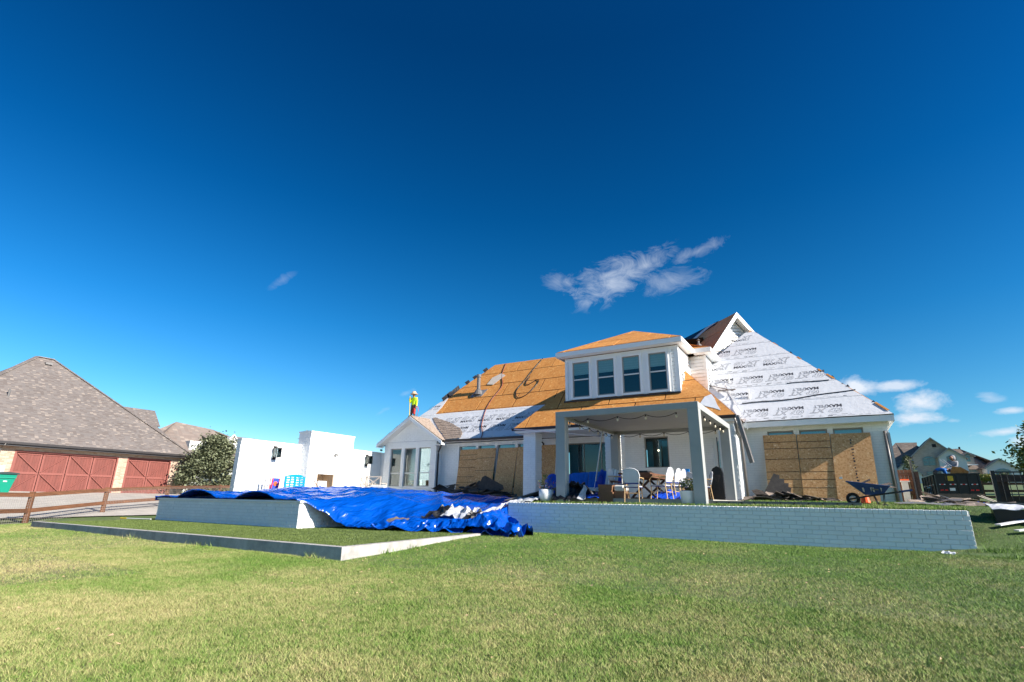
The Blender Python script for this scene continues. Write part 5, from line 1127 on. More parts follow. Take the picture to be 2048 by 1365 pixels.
mb = MB(); mb.bar((-4.3, 24.2, 5.1), (-3.25, 23.6, 4.65), .09, .03); mb.bar((-3.9, 23.9, 4.75), (-3.15, 23.6, 4.7), .05, .04); tag(mb.build('loose_batten', 'shbrown', None), 'grey brown battens lying on the white felt above the porch corner', 'batten')
mb = MB(); mb.tube([(-12.1, 20.3, 3.1), (-11.2, 20.3, 3.02), (-9.2, 20.4, 2.75), (-8.0, 20.45, 2.6)], .018, 5); tag(mb.build('loose_pipe', 'alum', None), 'thin silver tube sagging under the left porch gutter', 'tube')
# brick rubble and crumbs on the patio edge
random.seed(3)
mb = MB(); mb.box(-1.4, -.2, 15.9, 16.3, .0, .06); tag(mb.build('board_on_grass', 'rawwood', None), 'reddish plank lying flat on the patio grass behind the ladder', 'plank')
crumple('plastic_bag', 'felt', (1.55, 13.6, -.8), (1.75, 13.5, -.8), (1.78, 13.6, -.77), (1.6, 13.7, -.76), 7, 5, .02, 12, 'crumpled white plastic scrap on the lawn below the right end of the retaining wall', 'scrap', seed=4)
crumple('white_sheeting', 'gutgrey', (1.2, 17.2, .13), (4.0, 19.5, .14), (4.2, 20.3, .18), (1.4, 18.2, .16), 18, 5, .03, 3, 'long grey white sheet lying beyond the right end of the retaining wall', 'sheet', seed=14)
# ================================================================ BLUE TARPAULIN
def lin(P, x):
    if x <= P[0][0]: return P[0][1]
    for (a, b), (c, d) in zip(P, P[1:]):
        if x <= c: return b + (d - b) * (x - a) / (c - a)
    return P[-1][1]
FR = [(-21.2, 10.2), (-13.25, 10.2), (-13.1, 10.45), (-12.7, 10.85), (-12.33, 11.07), (-11.14, 11.2), (-9.89, 11.75), (-8.3, 12.1), (-7.4, 12.0), (-6.9, 11.95)]
BK = [(-21.2, 15.2), (-20.0, 16.2), (-18, 17.5), (-15, 19.0), (-12, 18.8), (-10, 17.6), (-8.9, 16.6), (-8.66, 16.2), (-8.6, 14.05), (-7.6, 13.4), (-6.9, 12.6)]
def arch(x, a, b, h): return h * math.sin(PI * (x - a) / (b - a)) ** .8 if a < x < b else 0
CR_ = [(-21.2, .22), (-20.5, .36), (-18.5, .43), (-16, .42), (-14.2, .34), (-12.6, .27), (-11, .2), (-9.5, .12), (-8.6, .08)]
def TARP(x, y):
    f = lin(FR, x)
    top = lerp(-.03, lin(CR_, x), sm(10.2, 15.5, y)) if y < 15.5 else lerp(lin(CR_, x), lin(CR_, x) - .25, sm(15.5, 19, y))
    ar = arch(x, -19.5, -17.2, .25) + arch(x, -16.15, -14.2, .21) + arch(x, -20.8, -19.7, .03)
    top = top + ar * max(0, 1 - (y - 10.2) / 2.6) ** 1.3
    if x < -13.3: z = top
    else:
        t = max(0, (y - f)) / max(.5, (15.3 - f)); t = min(1, t)
        low = TZ + .03 + (top - TZ - .03) * (t ** .95)
        k = sm(-13.3, -13.2 + .75 + (y - 10.3) * .55, x); z = lerp(top, low, k)
        if x > -8.66: z = -.80 + .5 * math.exp(-((x + 8.35) ** 2 / .16 + (y - 13.0) ** 2 / .5)) + .12 * max(0, nz(x * 3, y * 3)) + .05
    # creases
    a = sm(-21, -12, x)
    w1 = abs(nz(x * 1.1 + y * .8, (y - x * .55) * .28, 3)); w2 = abs(nz(x * 2.9 + y * 1.6, (y - x) * .6, 7)); w3 = nz(x * 6, y * 6, 2)
    w4 = max(0, 1 - abs(nz((x * .8 - y * .9) * .9, (x + y) * .22, 11)) * 9); z += (-.16 * w1 - .035 * w2 + .04 * w4) * min(1, (y - f) * 1.2 + .15) + .004 * w3 + .05
    e = y - f
    if x > -12.8 and e < .9: z += (.16 * (1 - abs(nz(x * 3.2, y * 3.5, 4)) * 3) + .05) * math.exp(-((e - .28) / .3) ** 2) * (.5 + .5 * sm(-12, -9, x))
    return max(z, (-.92 if x > -8.66 else TZ + .004))
xs = [-20.98 + i * .055 for i in range(int(14.08 / .055) + 1)]; NV = 110; vs = []; fs = []
for i, x in enumerate(xs):
    f, b = lin(FR, x), lin(BK, x)
    f += .05 * nz(x * 2.2, 0, 5) if x > -13 else 0
    for j in range(NV + 1):
        t = (j / NV) ** 1.35; y = f + (b - f) * t; vs.append((x, y, TARP(x, y)))
n = NV + 1
for i in range(len(xs) - 1):
    for j in range(NV): fs.append((i * n + j, (i + 1) * n + j, (i + 1) * n + j + 1, i * n + j + 1))
m1 = len(vs)
for j in range(n): p = vs[j]; vs.append((p[0] + .02, p[1] + .01, min(p[2] - .02, -.13)))
for j in range(NV): fs.append((j, j + 1, m1 + j + 1, m1 + j))
m2_ = len(vs)
for i in range(len(xs)): p = vs[i * n + NV]; vs.append((p[0], p[1] + .05, min(p[2] - .05, -.02 if p[0] < -9 else -.9)))
for i in range(len(xs) - 1): fs.append((i * n + NV, (i + 1) * n + NV, m2_ + i + 1, m2_ + i))
# hem turned down along the front edge
m0 = len(vs)
for i, x in enumerate(xs): p = vs[i * n]; vs.append((p[0], p[1] - .012, p[2] - (.035 + .015 * nz(x * 4, 1))))
for i in range(len(xs) - 1): fs.append((m0 + i, m0 + i + 1, (i + 1) * n, i * n))
mb = MB(); mb.v = vs; mb.f = fs; mb.mi = [0] * len(fs)
tm = MT['tarp']; nt = tm.node_tree; bs = nt.nodes['Principled BSDF']; g = nt.nodes.new('ShaderNodeNewGeometry')
mp = nt.nodes.new('ShaderNodeMapping'); mp.inputs['Rotation'].default_value = (0, 0, .9); mp.inputs['Scale'].default_value = (2.2, .55, 1); nt.links.new(g.outputs['Position'], mp.inputs[0])
n1 = nt.nodes.new('ShaderNodeTexNoise'); n1.inputs['Scale'].default_value = 1.1; n1.inputs['Detail'].default_value = 3.5; n1.inputs['Roughness'].default_value = .55; n1.inputs['Distortion'].default_value = .4; nt.links.new(mp.outputs[0], n1.inputs['Vector'])
r1_ = M2(nt, 'ABSOLUTE', M2(nt, 'SUBTRACT', n1.outputs[0], .5))
n2 = nt.nodes.new('ShaderNodeTexVoronoi'); n2.feature = 'DISTANCE_TO_EDGE'; n2.inputs['Scale'].default_value = 1.2; nt.links.new(mp.outputs[0], n2.inputs['Vector'])
hh = M2(nt, 'ADD', M2(nt, 'MULTIPLY', r1_, 2.2), M2(nt, 'MULTIPLY', M2(nt, 'MINIMUM', n2.outputs['Distance'], .05), 1.0))
bp = nt.nodes.new('ShaderNodeBump'); bp.inputs['Strength'].default_value = .9; bp.inputs['Distance'].default_value = .1; nt.links.new(hh, bp.inputs['Height']); nt.links.new(bp.outputs[0], bs.inputs['Normal'])
tag(mb.build('blue_tarpaulin', 'tarp', None, smooth=True), 'huge wrinkled bright blue tarpaulin draped over the raised pool and down to the turf', 'tarpaulin')
crumple('tarp_fold', 'tarp', (-8.75, 12.25, -.78), (-7.1, 11.85, -.80), (-7.5, 12.9, -.62), (-8.75, 13.9, -.25), 26, 16, .12, 2.1, 'bunched blue tarpaulin end spilling onto grass at the retaining wall corner', 'tarpaulin', seed=31)
crumple('tarp_fold', 'tarp', (-11.2, 11.05, -.72), (-8.7, 12.0, -.74), (-8.8, 12.7, -.5), (-11.2, 11.7, -.6), 34, 9, .1, 1.9, 'rolled loose hem of blue tarpaulin lying along the turf edge', 'tarpaulin', seed=37)
# debris on the tarp
crumple('felt_scrap', 'feltb', (-10.6, 12.55, -.42), (-10.0, 12.7, -.42), (-9.9, 13.1, -.12), (-10.3, 13.0, -.14), 7, 5, .09, 5, 'black felt scrap folded upright on the blue tarp', 'felt scrap', seed=3)
crumple('felt_scrap', 'feltdull', (-10.05, 12.7, -.42), (-9.1, 12.9, -.46), (-9.1, 13.4, -.2), (-10.0, 13.2, -.12), 12, 6, .09, 5, 'crumpled white printed felt scrap lying on the blue tarp', 'felt scrap', seed=5)
crumple('felt_scrap', 'feltdull', (-9.35, 13.3, -.4), (-8.72, 13.75, -.3), (-8.66, 14.1, .0), (-9.15, 13.6, -.3), 12, 5, .04, 5, 'long white printed felt strip trailing down from the left end of the retaining wall', 'felt scrap', seed=6)
crumple('felt_scrap', 'feltb', (-9.25, 12.75, -.5), (-8.9, 12.85, -.5), (-8.9, 13.2, -.2), (-9.2, 13.1, -.25), 5, 5, .07, 5, 'dark felt scrap standing beside the white printed scrap on the tarp', 'felt scrap', seed=9)
crumple('felt_scrap', 'shbrown', (-11.4, 11.8, -.6), (-10.7, 12.0, -.58), (-10.8, 12.25, -.48), (-11.3, 12.1, -.48), 5, 4, .04, 5, 'flat brown shingle scrap caught in the front fold of the tarp', 'shingle scrap', seed=11)
mb = MB(); mb.tube([(-22.0, 9.9, TZ + .03), (-20.75, 10.1, TZ + .035)], .018, 6); mb.m = 0
t = thing('white_pole', 'white pole with a yellow tip lying on the turf by the pool wall', 'pole', (-21, 10, TZ)); mb.build('pole', 'sash', t); mb = MB(); mb.tube([(-22.35, 9.85, TZ + .03), (-22.0, 9.9, TZ + .03)], .021, 6); mb.build('tip', 'yelpaint', t)
# ================================================================ WHITE COURTYARD WALL
cw = thing('courtyard_wall', 'tall white painted courtyard wall with a stepped fireplace block in its middle', 'wall', (-22, 18, 0))
def cbox(x0, x1, y0, y1, z1, holes=()):
    core(cw, (x1, 0, 0), Y_, X_, y0, y1, -.1, z1, holes, t=x1 - x0, m='white', name='wall_block')
cbox(-22.3, -22, 13.75, 16.86, 2.40); cbox(-22.3, -22, 19.9, 22.25, 2.47)
fpl = (17.46, 18.48, .3, 1.16)
cbox(-22.3, -21.4, 16.86, 19.55, 3.05, [fpl])
mb = MB(); mb.box(-22.32, -21.97, 13.73, 16.85, 2.402, 2.47); mb.box(-22.32, -21.97, 19.58, 22.27, 2.472, 2.53); mb.box(-22.32, -21.37, 16.83, 19.58, 3.052, 3.12); mb.build('coping', 'white', cw)
mb = MB(); mb.box(-22.3, -22.0, 19.56, 19.899, -.1, 2.468); mb.build('wall_block', 'white', cw)
mb = MB(); mb.box(-22.28, -22.2, 17.4, 18.6, .25, 1.2); mb.build('firebox_back', 'firebrick', cw); mb = MB(); mb.box(-22.19, -21.42, 18.44, 18.475, .31, 1.15); mb.box(-22.19, -21.42, 17.465, 17.5, .31, 1.15); mb.build('firebox_side', 'firebrick', cw); mb = MB(); mb.box(-22.1, -21.3, 17.5, 18.0, .3, .8); mb.build('hearth_block', 'white', cw)
for y0, ln, zt, x in ((13.76, 3.08, 2.39, -22.0), (19.92, 2.3, 2.46, -22.0), (16.87, 2.66, 3.04, -21.4)):
    rows = brick_rows(hole_iv(y0, y0 + ln, [fpl]), .0, zt, BC, BL); lay(cw, (x, 0, 0), Y_, X_, rows, BL, BC, limit=0)
rows = brick_rows(lambda z: [(-22.0, -21.4)], 0, 3.04, BC, BL); lay(cw, (0, 16.86, 0), X_, -Y_, rows, BL, BC, limit=0)
rows = brick_rows(lambda z: [(-22.3, -22.0)], 0, 2.39, BC, BL); lay(cw, (0, 13.75, 0), X_, -Y_, rows, BL, BC, limit=0)
mb = MB(); mb.box(-22.0, -21.45, 22.2, 22.4, 0, 2.5); tag(mb.build('wall_return', 'white', None), 'narrow white wall return between the courtyard wall and the gable wing', 'wall')
def sconce(label, y, z, x=-22.0):
    t = thing('wall_lantern', label, 'lantern', (x, y, z), 'black box lanterns on the courtyard wall')
    mb = MB(); mb.box(x, x + .03, y - .07, y + .09, z, z + .62); mb.box(x + .03, x + .2, y - .02, y + .02, z + .52, z + .56); mb.build('bracket', 'blackpl', t)
    mb = MB()
    for a in (-.12, .12):
        for b in (.1, .34): mb.box(x + b - .014, x + b + .014, y + a - .014, y + a + .014, z + .12, z + .5)
    mb.box(x + .08, x + .36, y - .14, y + .14, z + .5, z + .53); mb.box(x + .08, x + .36, y - .14, y + .14, z + .1, z + .125); mb.build('cage', 'blackpl', t)
    mb = MB(); mb.box(x + .095, x + .345, y - .125, y + .125, z + .13, z + .495); mb.build('pane', 'glass', t)
sconce('black box lantern on the courtyard wall left of the fireplace block', 15.4, 1.66); sconce('black box lantern on the courtyard wall right of the fireplace block, near the gable wing', 21.1, 1.72)
for lb, x, y, z in (('small dark security camera fixed high on the fireplace block', -21.4, 18.37, 2.1),):
    t = thing('security_camera', lb, 'camera', (x, y, z)); mb = MB(); mb.box(x, x + .04, y - .03, y + .03, z - .12, z); mb.build('mount', 'gutgrey', t); mb = MB(); mb.tube([(x + .05, y, z), (x + .18, y + .08, z - .02)], .035, 8); mb.build('camera_body', 'blackpl', t)
t = thing('security_camera', 'small dark security camera under the left eave corner of the gable wing', 'camera', (-21.5, 21.8, 2.6)); mb = MB(); mb.tube([(-21.62, 21.75, 2.62), (-21.48, 21.7, 2.6)], .05, 8); mb.build('camera_body', 'blackpl', t)
COURT_END = True
# blue slatted plastic lounger back
t = thing('slotted_board', 'bright blue slotted plastic panel with rounded top in front of the courtyard wall', 'panel', (-20.9, 15.9, 0))
pr = [(15.32, .3), (15.3, .7), (15.42, .93), (15.7, 1.01), (15.95, 1.03), (16.2, 1.0), (16.42, .9), (16.47, .7), (16.4, .3)]
holes = []
for c in (0, 1):
    for r in range(5): y0 = 15.45 + c * .5; holes.append((y0, y0 + .18, .42 + r * .11, .47 + r * .11)); holes.append((y0 + .22, y0 + .4, .42 + r * .11 + .02, .47 + r * .11 + .02))
core(t, (-20.9, 0, 0), Y_, X_, 15.36, 16.42, .3, .9, holes, t=.05, m='panelblue', name='slotted_face')
mb = MB(); mb.prism([(-20.91, y, z) for y, z in [(15.36, .902), (15.45, .95), (15.7, 1.01), (15.95, 1.03), (16.2, 1.0), (16.42, .902)]], (-.04, 0, 0)); mb.build('rounded_top', 'panelblue', t)
for k, (y, m) in enumerate(((14.95, 'blackpl'), (15.12, 'boxred'), (15.22, 'boxblue'), (15.36, 'trim'), (15.44, 'boxred'))):
    pass
t = thing('game_board', 'upright red white and blue game board with a round motif by the courtyard wall', 'game board', (-21.5, 15.2, .3))
mb = MB(); mb.prism([(-21.5, 15.12, .3), (-21.5, 15.5, .3), (-21.5, 15.54, .84), (-21.5, 15.16, .84)], (-.03, 0, 0)); mb.build('board_face', 'boxblue', t)
mb = MB(); mb.prism([(-21.48, 15.12, .31), (-21.48, 15.16, .31), (-21.48, 15.2, .84), (-21.48, 15.16, .84)], (-.015, 0, 0)); mb.prism([(-21.48, 15.46, .31), (-21.48, 15.5, .31), (-21.48, 15.54, .84), (-21.48, 15.5, .84)], (-.015, 0, 0)); mb.build('red_edge', 'boxred', t)
mb = MB(); mb.tube([(-21.497, 15.33, .6), (-21.48, 15.33, .6)], .1, 12); mb.build('round_motif', 'orange', t)
t = thing('game_board', 'narrow red edged white game board left of the blue slotted panel', 'game board', (-21.5, 15.0, .3)); mb = MB(); mb.box(-21.53, -21.5, 14.98, 15.08, .3, .84); mb.build('board_face', 'trim', t); mb = MB(); mb.box(-21.498, -21.49, 15.04, 15.08, .3, .84); mb.build('red_edge', 'boxred', t)
t = thing('game_board', 'narrow black and white board standing leftmost by the courtyard wall', 'game board', (-21.5, 14.85, .3)); mb = MB(); mb.box(-21.53, -21.5, 14.82, 14.92, .3, .84); mb.build('board_face', 'trim', t); mb = MB(); mb.box(-21.498, -21.49, 14.82, 14.84, .3, .84); mb.build('black_edge', 'blackpl', t)
mb = MB(); mb.bar((-21.2, 17.15, .8), (-21.1, 17.4, .45), .03); tag(mb.build('brown_stick', 'wood', None), 'short brown stick leaning in front of the fireplace block', 'stick')
mb = MB(); mb.box(-20.7, -20.3, 14.6, 17.0, .25, .3); mb.box(-20.6, -20.4, 14.8, 15, -.02, .25); tag(mb.build('low_bench', 'wood', None), 'low brown bench top behind the tarp by the courtyard wall', 'bench')
# timber cross-back armchairs by the gable wing
def xchair(label, loc, rz, m='cardbr'):
    t = thing('cross_back_chair', label, 'chair', (0, 0, 0), 'outdoor cross back armchairs by the gable wing')
    for x in (-.38, .38):
        for y in (-.35, .35): mb = MB(); mb.bar((x, y, 0), (x, y, .98 if y < 0 else .65), .05); mb.build('leg', m, t)
        mb = MB(); mb.bar((x, -.35, .65), (x, .38, .66), .06, .03); mb.build('armrest', m, t)
    mb = MB(); mb.bar((-.38, -.35, .95), (.38, -.35, .95), .05); mb.bar((-.38, -.35, .45), (.38, -.35, .45), .05); mb.bar((-.36, -.35, .47), (.36, -.35, .93), .04); mb.bar((.36, -.35, .47), (-.36, -.35, .93), .04, .038); mb.build('cross_back', m, t)
    mb = MB(); mb.box(-.36, .36, -.33, .38, .36, .5); mb.build('cushion', 'cushion', t, bevel=.03)
    t.location = loc; t.rotation_euler = (0, 0, rz); return t
xc = xchair('bleached timber cross back armchair in front of the gable wing windows', (-19.6, 19.6, .1), .35)
copy_tree(xc, (-20.6, 20.2, .05), -1.2, 'second timber cross back armchair, turned sideways by the end of the courtyard wall')
mb = MB(); mb.tube([(-19.2, 18.9, .5), (-18.4, 19.0, .5)], .14, 12); tag(mb.build('rolled_cushion', 'cushion', None), 'white rolled cushion lying in front of the cross back chair', 'cushion')
mb = MB(); mb.box(-19.9, -17.9, 18.3, 19.1, .3, .36); mb.box(-19.8, -19.7, 18.4, 18.5, 0, .3); mb.box(-18.1, -18, 18.4, 18.5, 0, .3); tag(mb.build('low_table', 'cardbr', None), 'low pale timber table behind the crest of the tarp', 'table')
def push(o, k=1.048):
    o.location = Vector((0, 0, .07)) + (o.location - Vector((0, 0, .07))) * k; o.scale = (k, k, k)
for o in COL.objects:
    if not o.parent and o.get('label') and (o.name.startswith('game_board') or any(w_ in o['label'] for w_ in ('courtyard wall', 'fireplace block', 'eave corner of the gable wing', 'gable wing windows', 'roofer'))) and 'oak' not in o['label'] and 'treetop' not in o['label']: push(o)
# ================================================================ FENCE ON THE LEFT
fn = thing('rail_fence', 'brown two rail timber fence with wire mesh between turf and driveway on the left', 'fence', (-26, 10, -1))
FPx = [(-21.4, 3.4), (-22.9, 5.6), (-24.35, 7.8), (-26.75, 11.05), (-28.35, 14.3), (-29.8, 17.8), (-31.2, 21.5)]
for x, y in FPx:
    z = H(x, y); mb = MB(); d = Vector((.55, .83, 0)); mb.bar((x, y, z - .1), (x, y, z + 1.06), .14, .14, up=d); mb.build('post', 'wood', fn)
for (a, b) in zip(FPx, FPx[1:]):
    za, zb = H(*a), H(*b)
    for dz, hh in ((.95, .14), (.42, .14)):
        mb = MB(); off = Vector((.09, -.05, 0)); mb.bar(Vector((a[0], a[1], za + dz)) + off, Vector((b[0], b[1], zb + dz)) + off, .04, hh); mb.build('rail', 'wood', fn)
mb = MB(); off = Vector((.13, -.08, 0)); 
for (a, b) in zip(FPx, FPx[1:]):
    A_, B_ = Vector((a[0], a[1], H(*a))) + off, Vector((b[0], b[1], H(*b))) + off; L = (B_ - A_).length
    for k in range(12): z = .02 + k * .085; mb.bar(A_ + Z_ * z, B_ + Z_ * z, .005)
    for k in range(int(L / .085)): p = A_.lerp(B_, k * .085 / L); mb.bar(p, p + Z_ * .96, .005)
mb.build('wire_mesh', 'wire', fn, kind='stuff')
# ================================================================ NEIGHBOUR GARAGE HOUSE (left)
gh = thing('garage_house', 'brown shingled brick neighbour house with two red stained garage doors', 'house', (-40, 12, 0))
GXF = -35.7; d1 = (10.3, 14.93, .0, 2.12); d2 = (15.45, 17.85, .0, 2.14)
core(gh, (GXF, 0, 0), Y_, X_, 2, 18.9, -.1, 2.36, [d1, d2], t=.3, m=BR_Y)
mb = MB(); mb.box(-44, -35.99, 18.6, 18.9, -.1, 2.36); mb.build('wall', BR_X, gh)
def garage_door(y0, y1, nb):
    D = MB(); D.box(GXF - .16, GXF - .12, y0, y1, 0, 2.1); D = D.build('garage_door', 'door', gh); nY = (y1 - y0) / nb
    mb = MB()
    k = y0
    while k < y1 - .05: mb.box(GXF - .119, GXF - .108, k + .004, min(k + .13, y1) - .004, .02, 2.08); k += .13
    mb.build('door_plank', 'door', D, kind='stuff')
    for i in range(nb):
        a, b = y0 + i * nY, y0 + (i + 1) * nY
        for p, q in (((a + .04, .04), (b - .04, .04)), ((a + .04, 1.02), (b - .04, 1.02)), ((a + .04, 2.0), (b - .04, 2.0)), ((a + .04, .02), (a + .04, 2.06)), ((b - .04, .02), (b - .04, 2.06))):
            mb = MB(); x = GXF - .1 + (.004 if p[1] == q[1] else 0); mb.bar((x, p[0], p[1]), (x, q[0], q[1]), .03, .11, up=(0, 0, 1) if p[1] == q[1] else (1, 0, 0)) if p[1] == q[1] else mb.box(x - .015, x + .011, p[0] - .055, p[0] + .055, p[1], q[1]); mb.build('door_rail', 'doortrim', D)
        if i % 2 == 0: br = (((a + .08, 1.98), (b - .06, 1.08)), ((a + .08, .1), (b - .06, .98)))
        else: br = (((a + .06, 1.08), (b - .08, 1.98)), ((a + .06, .98), (b - .08, .1)))
        for p, q in br: mb = MB(); d = Vector((0, q[0] - p[0], q[1] - p[1])).normalized(); mb.bar((GXF - .094, p[0], p[1]), (GXF - .094, q[0], q[1]), .03, .1, up=(1, 0, 0)); mb2_ = mb; mb.build('door_brace', 'doortrim', D)
garage_door(d1[0] + .03, d1[1] - .03, 4); garage_door(d2[0] + .03, d2[1] - .03, 2)
mb = MB()
for a, b, c, d in (d1, d2): mb.box(GXF - .1, GXF + .02, a - .02, a + .05, 0, d); mb.box(GXF - .1, GXF + .02, b - .05, b + .02, 0, d); mb.box(GXF - .1, GXF + .02, a + .051, b - .051, d - .07, d)
mb.build('door_casing', 'doortrim', gh)
mb = MB(); mb.box(GXF, -35.28, 2, 19.0, 2.3, 2.34); mb.box(-44, -35.28, 19.001, 19.3, 2.3, 2.34); mb.build('soffit', 'gutgrey', gh)
mb = MB(); mb.box(-35.32, -35.28, 2, 19.3, 2.341, 2.5); mb.build('fascia', 'bronze', gh); mb = MB(); mb.box(-35.279, -35.16, 2, 18.95, 2.38, 2.5); mb.build('gutter', 'bronze', gh)
pipe([(-35.2, 18.5, 2.4), (-35.6, 18.4, 2.15), (-35.62, 18.4, .1)], 'gutgrey', .045, parent=gh); pipe([(-35.2, 9.7, 2.4), (-35.6, 9.65, 2.1), (-35.6, 9.6, .1)], 'gutgrey', .045, parent=gh)
C0 = Vector((-35.25, 18.95, 2.47)); R_a = Vector((-41.6, 12.6, 8.15)); R_b = Vector((-41.6, 11.75, 8.15)); C1 = Vector((-35.25, 5.4, 2.47)); nr = Vector((-.05, 0, -.06))
for pts, m in (([C0, C1, R_b, R_a], SH_Y), ([C0, R_a, (-47.9, 18.95, 2.47)], SH_Xn), ([C1, R_b, (-47.9, 5.4, 2.47)], SH_Xn), ([R_a, R_b, (-47.9, 5.4, 2.47), (-47.9, 18.95, 2.47)], SH_Y)):
    mb = MB(); mb.prism(pts, nr); mb.build('roof', m, gh)
for a, b in ((C0, R_a), (R_a, R_b), (R_b, C1)): mb = MB(); mb.bar(a + Z_ * .02, b + Z_ * .02, .22, .04); mb.build('ridge_cap', SH_Y, gh)
mb = MB(); mb.box(-39.4, -39.0, 12.3, 12.9, 6.2, 6.35); mb = MB(); mb.box(-41.2, -40.95, 12.05, 12.4, 7.68, 7.8); mb.build('roof_vent', 'gutgrey', gh); mb = MB(); mb.lathe([(.15, 0), (.06, .12), (.05, .5), (.02, .55)], (-38.2, 10.05, 4.95), 8); mb.build('vent_pipe', 'gutgrey', gh)
# rear roof parts seen past the right hip
mb = MB(); mb.prism([(-47, 17.5, 6.6), (-47, 21.5, 6.6), (-45.4, 21.4, 5.2), (-45.4, 17.5, 5.2)], (-3, 0, 0)); mb.build('upper_roof', SH_Y, gh); mb = MB(); mb.box(-50, -46, 17.5, 21.0, 2, 5.19); mb.build('upper_wall', BR_Y, gh)
mb = MB(); mb.prism([(-38.5, 18.95, 2.45), (-38.5, 20.8, 2.45), (-42.4, 19.4, 5.1), (-42.4, 16, 5.1)], nr); mb.build('roof', SH_Y, gh); mb = MB(); mb.box(-42, -38.9, 18.95, 20.5, -.1, 2.4); mb.build('wall', BR_Y, gh)
mb = MB(); mb.box(GXF + .01, GXF + .06, 9.75, 10.05, .8, 1.35); mb.build('meter_box', 'steel', gh)
# green bin
bn = thing('wheeled_bin', 'green wheeled rubbish bin with dark lid beside the red garage door', 'bin', (-34.4, 9.85, .0))
mb = MB(); a = [(-34.65, 9.45, 0), (-34.15, 9.45, 0), (-34.15, 10.0, 0), (-34.65, 10.0, 0)]; b = [(-34.75, 9.35, .88), (-34.05, 9.35, .88), (-34.05, 10.15, .88), (-34.75, 10.15, .88)]
mb.add(a + b, [(0, 3, 2, 1), (4, 5, 6, 7), (0, 1, 5, 4), (1, 2, 6, 5), (2, 3, 7, 6), (3, 0, 4, 7)]); mb.build('body', 'bin', bn, bevel=.02); mb = MB(); mb.prism([(-34.8, 9.3, .885), (-34.8, 10.22, .885), (-34.8, 10.18, .95), (-34.8, 9.75, 1.0), (-34.8, 9.35, .95)], (.8, 0, 0)); mb.build('lid', 'binlid', bn)
mb = MB(); mb.box(-34.045, -34.03, 9.4, 10.12, .7, .76); mb.build('rim', 'bin', bn); mb = MB(); mb.lathe([(.04, 0), (.045, .01)], (-34.06, 9.75, .6), 8); mb = MB(); mb.box(-34.08, -34.07, 9.68, 9.82, .53, .58); mb.build('emblem', 'whref', bn)
mb = MB(); mb.wheel((-34.12, 9.42, .12), (1, 0, 0), .13, .05); mb.build('wheel', 'tyre', bn)
# ================================================================ FAR HOUSE, left
fh = thing('far_house', 'distant white rendered house with brown hipped roofs behind the round green tree', 'house', (-80, 42, 0))
def roofpoly(par, pts, m, d=(0, 0, -.15), name='roof'): mb = MB(); mb.prism(pts, d); return mb.build(name, m, par)
sY = shingle_mat('far_shingle_run_y', 'Y', [(.19, .15, .13), (.22, .175, .15), (.2, .165, .145), (.27, .22, .185)], .25, .5)
roofpoly(fh, [(-75.5, 35.0, 8.0), (-71.5, 36.5, 5.2), (-71.5, 45.3, 5.2), (-76, 42.8, 9.1), (-76, 37.7, 9.55)], sY); roofpoly(fh, [(-76, 37.7, 9.55), (-71.5, 32.5, 5.0), (-80, 32.5, 5.0)], SH_X)
roofpoly(fh, [(-76, 42.8, 9.1), (-71.5, 46.9, 6.9), (-80, 46.9, 6.9)], SH_X)
roofpoly(fh, [(-73.5, 44.5, 8.2), (-73.5, 48, 8.2), (-71, 48, 6.9), (-71, 44.5, 6.9)], sY)
mb = MB(); mb.box(-79, -72.2, 38, 47.5, 0, 6.9); mb.build('wall', 'stonew', fh)
roofpoly(fh, [(-75, 40.5, 8.2), (-70.8, 40.5, 6.7), (-70.8, 43.4, 6.7), (-75, 43.2, 8.2)], sY)
mb = MB(); mb.prism([(-70.9, 41.7, 6.1), (-70.9, 44.3, 6.1), (-70.9, 44.2, 6.4), (-70.9, 43.0, 7.9), (-70.9, 41.8, 6.5)], (-1.5, 0, 0)); mb.build('gable_wall', 'stonew', fh)
for s_ in (-1, 1): mb = MB(); mb.bar((-70.8, 43.0, 8.15), (-70.8, 43.0 + s_ * 1.5, 6.35), .16, .12); mb.build('rake_board', 'sash', fh)
mb = MB(); mb.box(-70.89, -70.8, 42.55, 43.45, 7.1, 7.2); mb.box(-70.89, -70.82, 42.95, 43.05, 6.8, 7.8); mb.build('cross_timber', 'wood', fh); mb = MB(); mb.box(-70.89, -70.85, 42.8, 43.2, 6.15, 6.75); mb.build('window', 'teal', fh)
for y in (42.5, 43.3): mb = MB(); mb.box(-70.89, -70.83, y, y + .22, 6.15, 6.75); mb.build('shutter', 'sash', fh)
roofpoly(fh, [(-70, 41, 6.1), (-70, 46.2, 6.1), (-66, 46.5, 3.6), (-66, 40, 3.6)], sY); mb = MB(); mb.box(-72, -66.4, 40.3, 46.0, 0, 3.6); mb.build('wall', 'stonew', fh)
mb = MB(); mb.prism([(-65.9, 42.8, .5), (-65.9, 46.4, .5), (-65.9, 46.2, 4.4), (-65.9, 44.6, 3.4), (-65.9, 43, 3)], (-.4, 0, 0)); mb.build('gable_wall', 'stonew', fh)
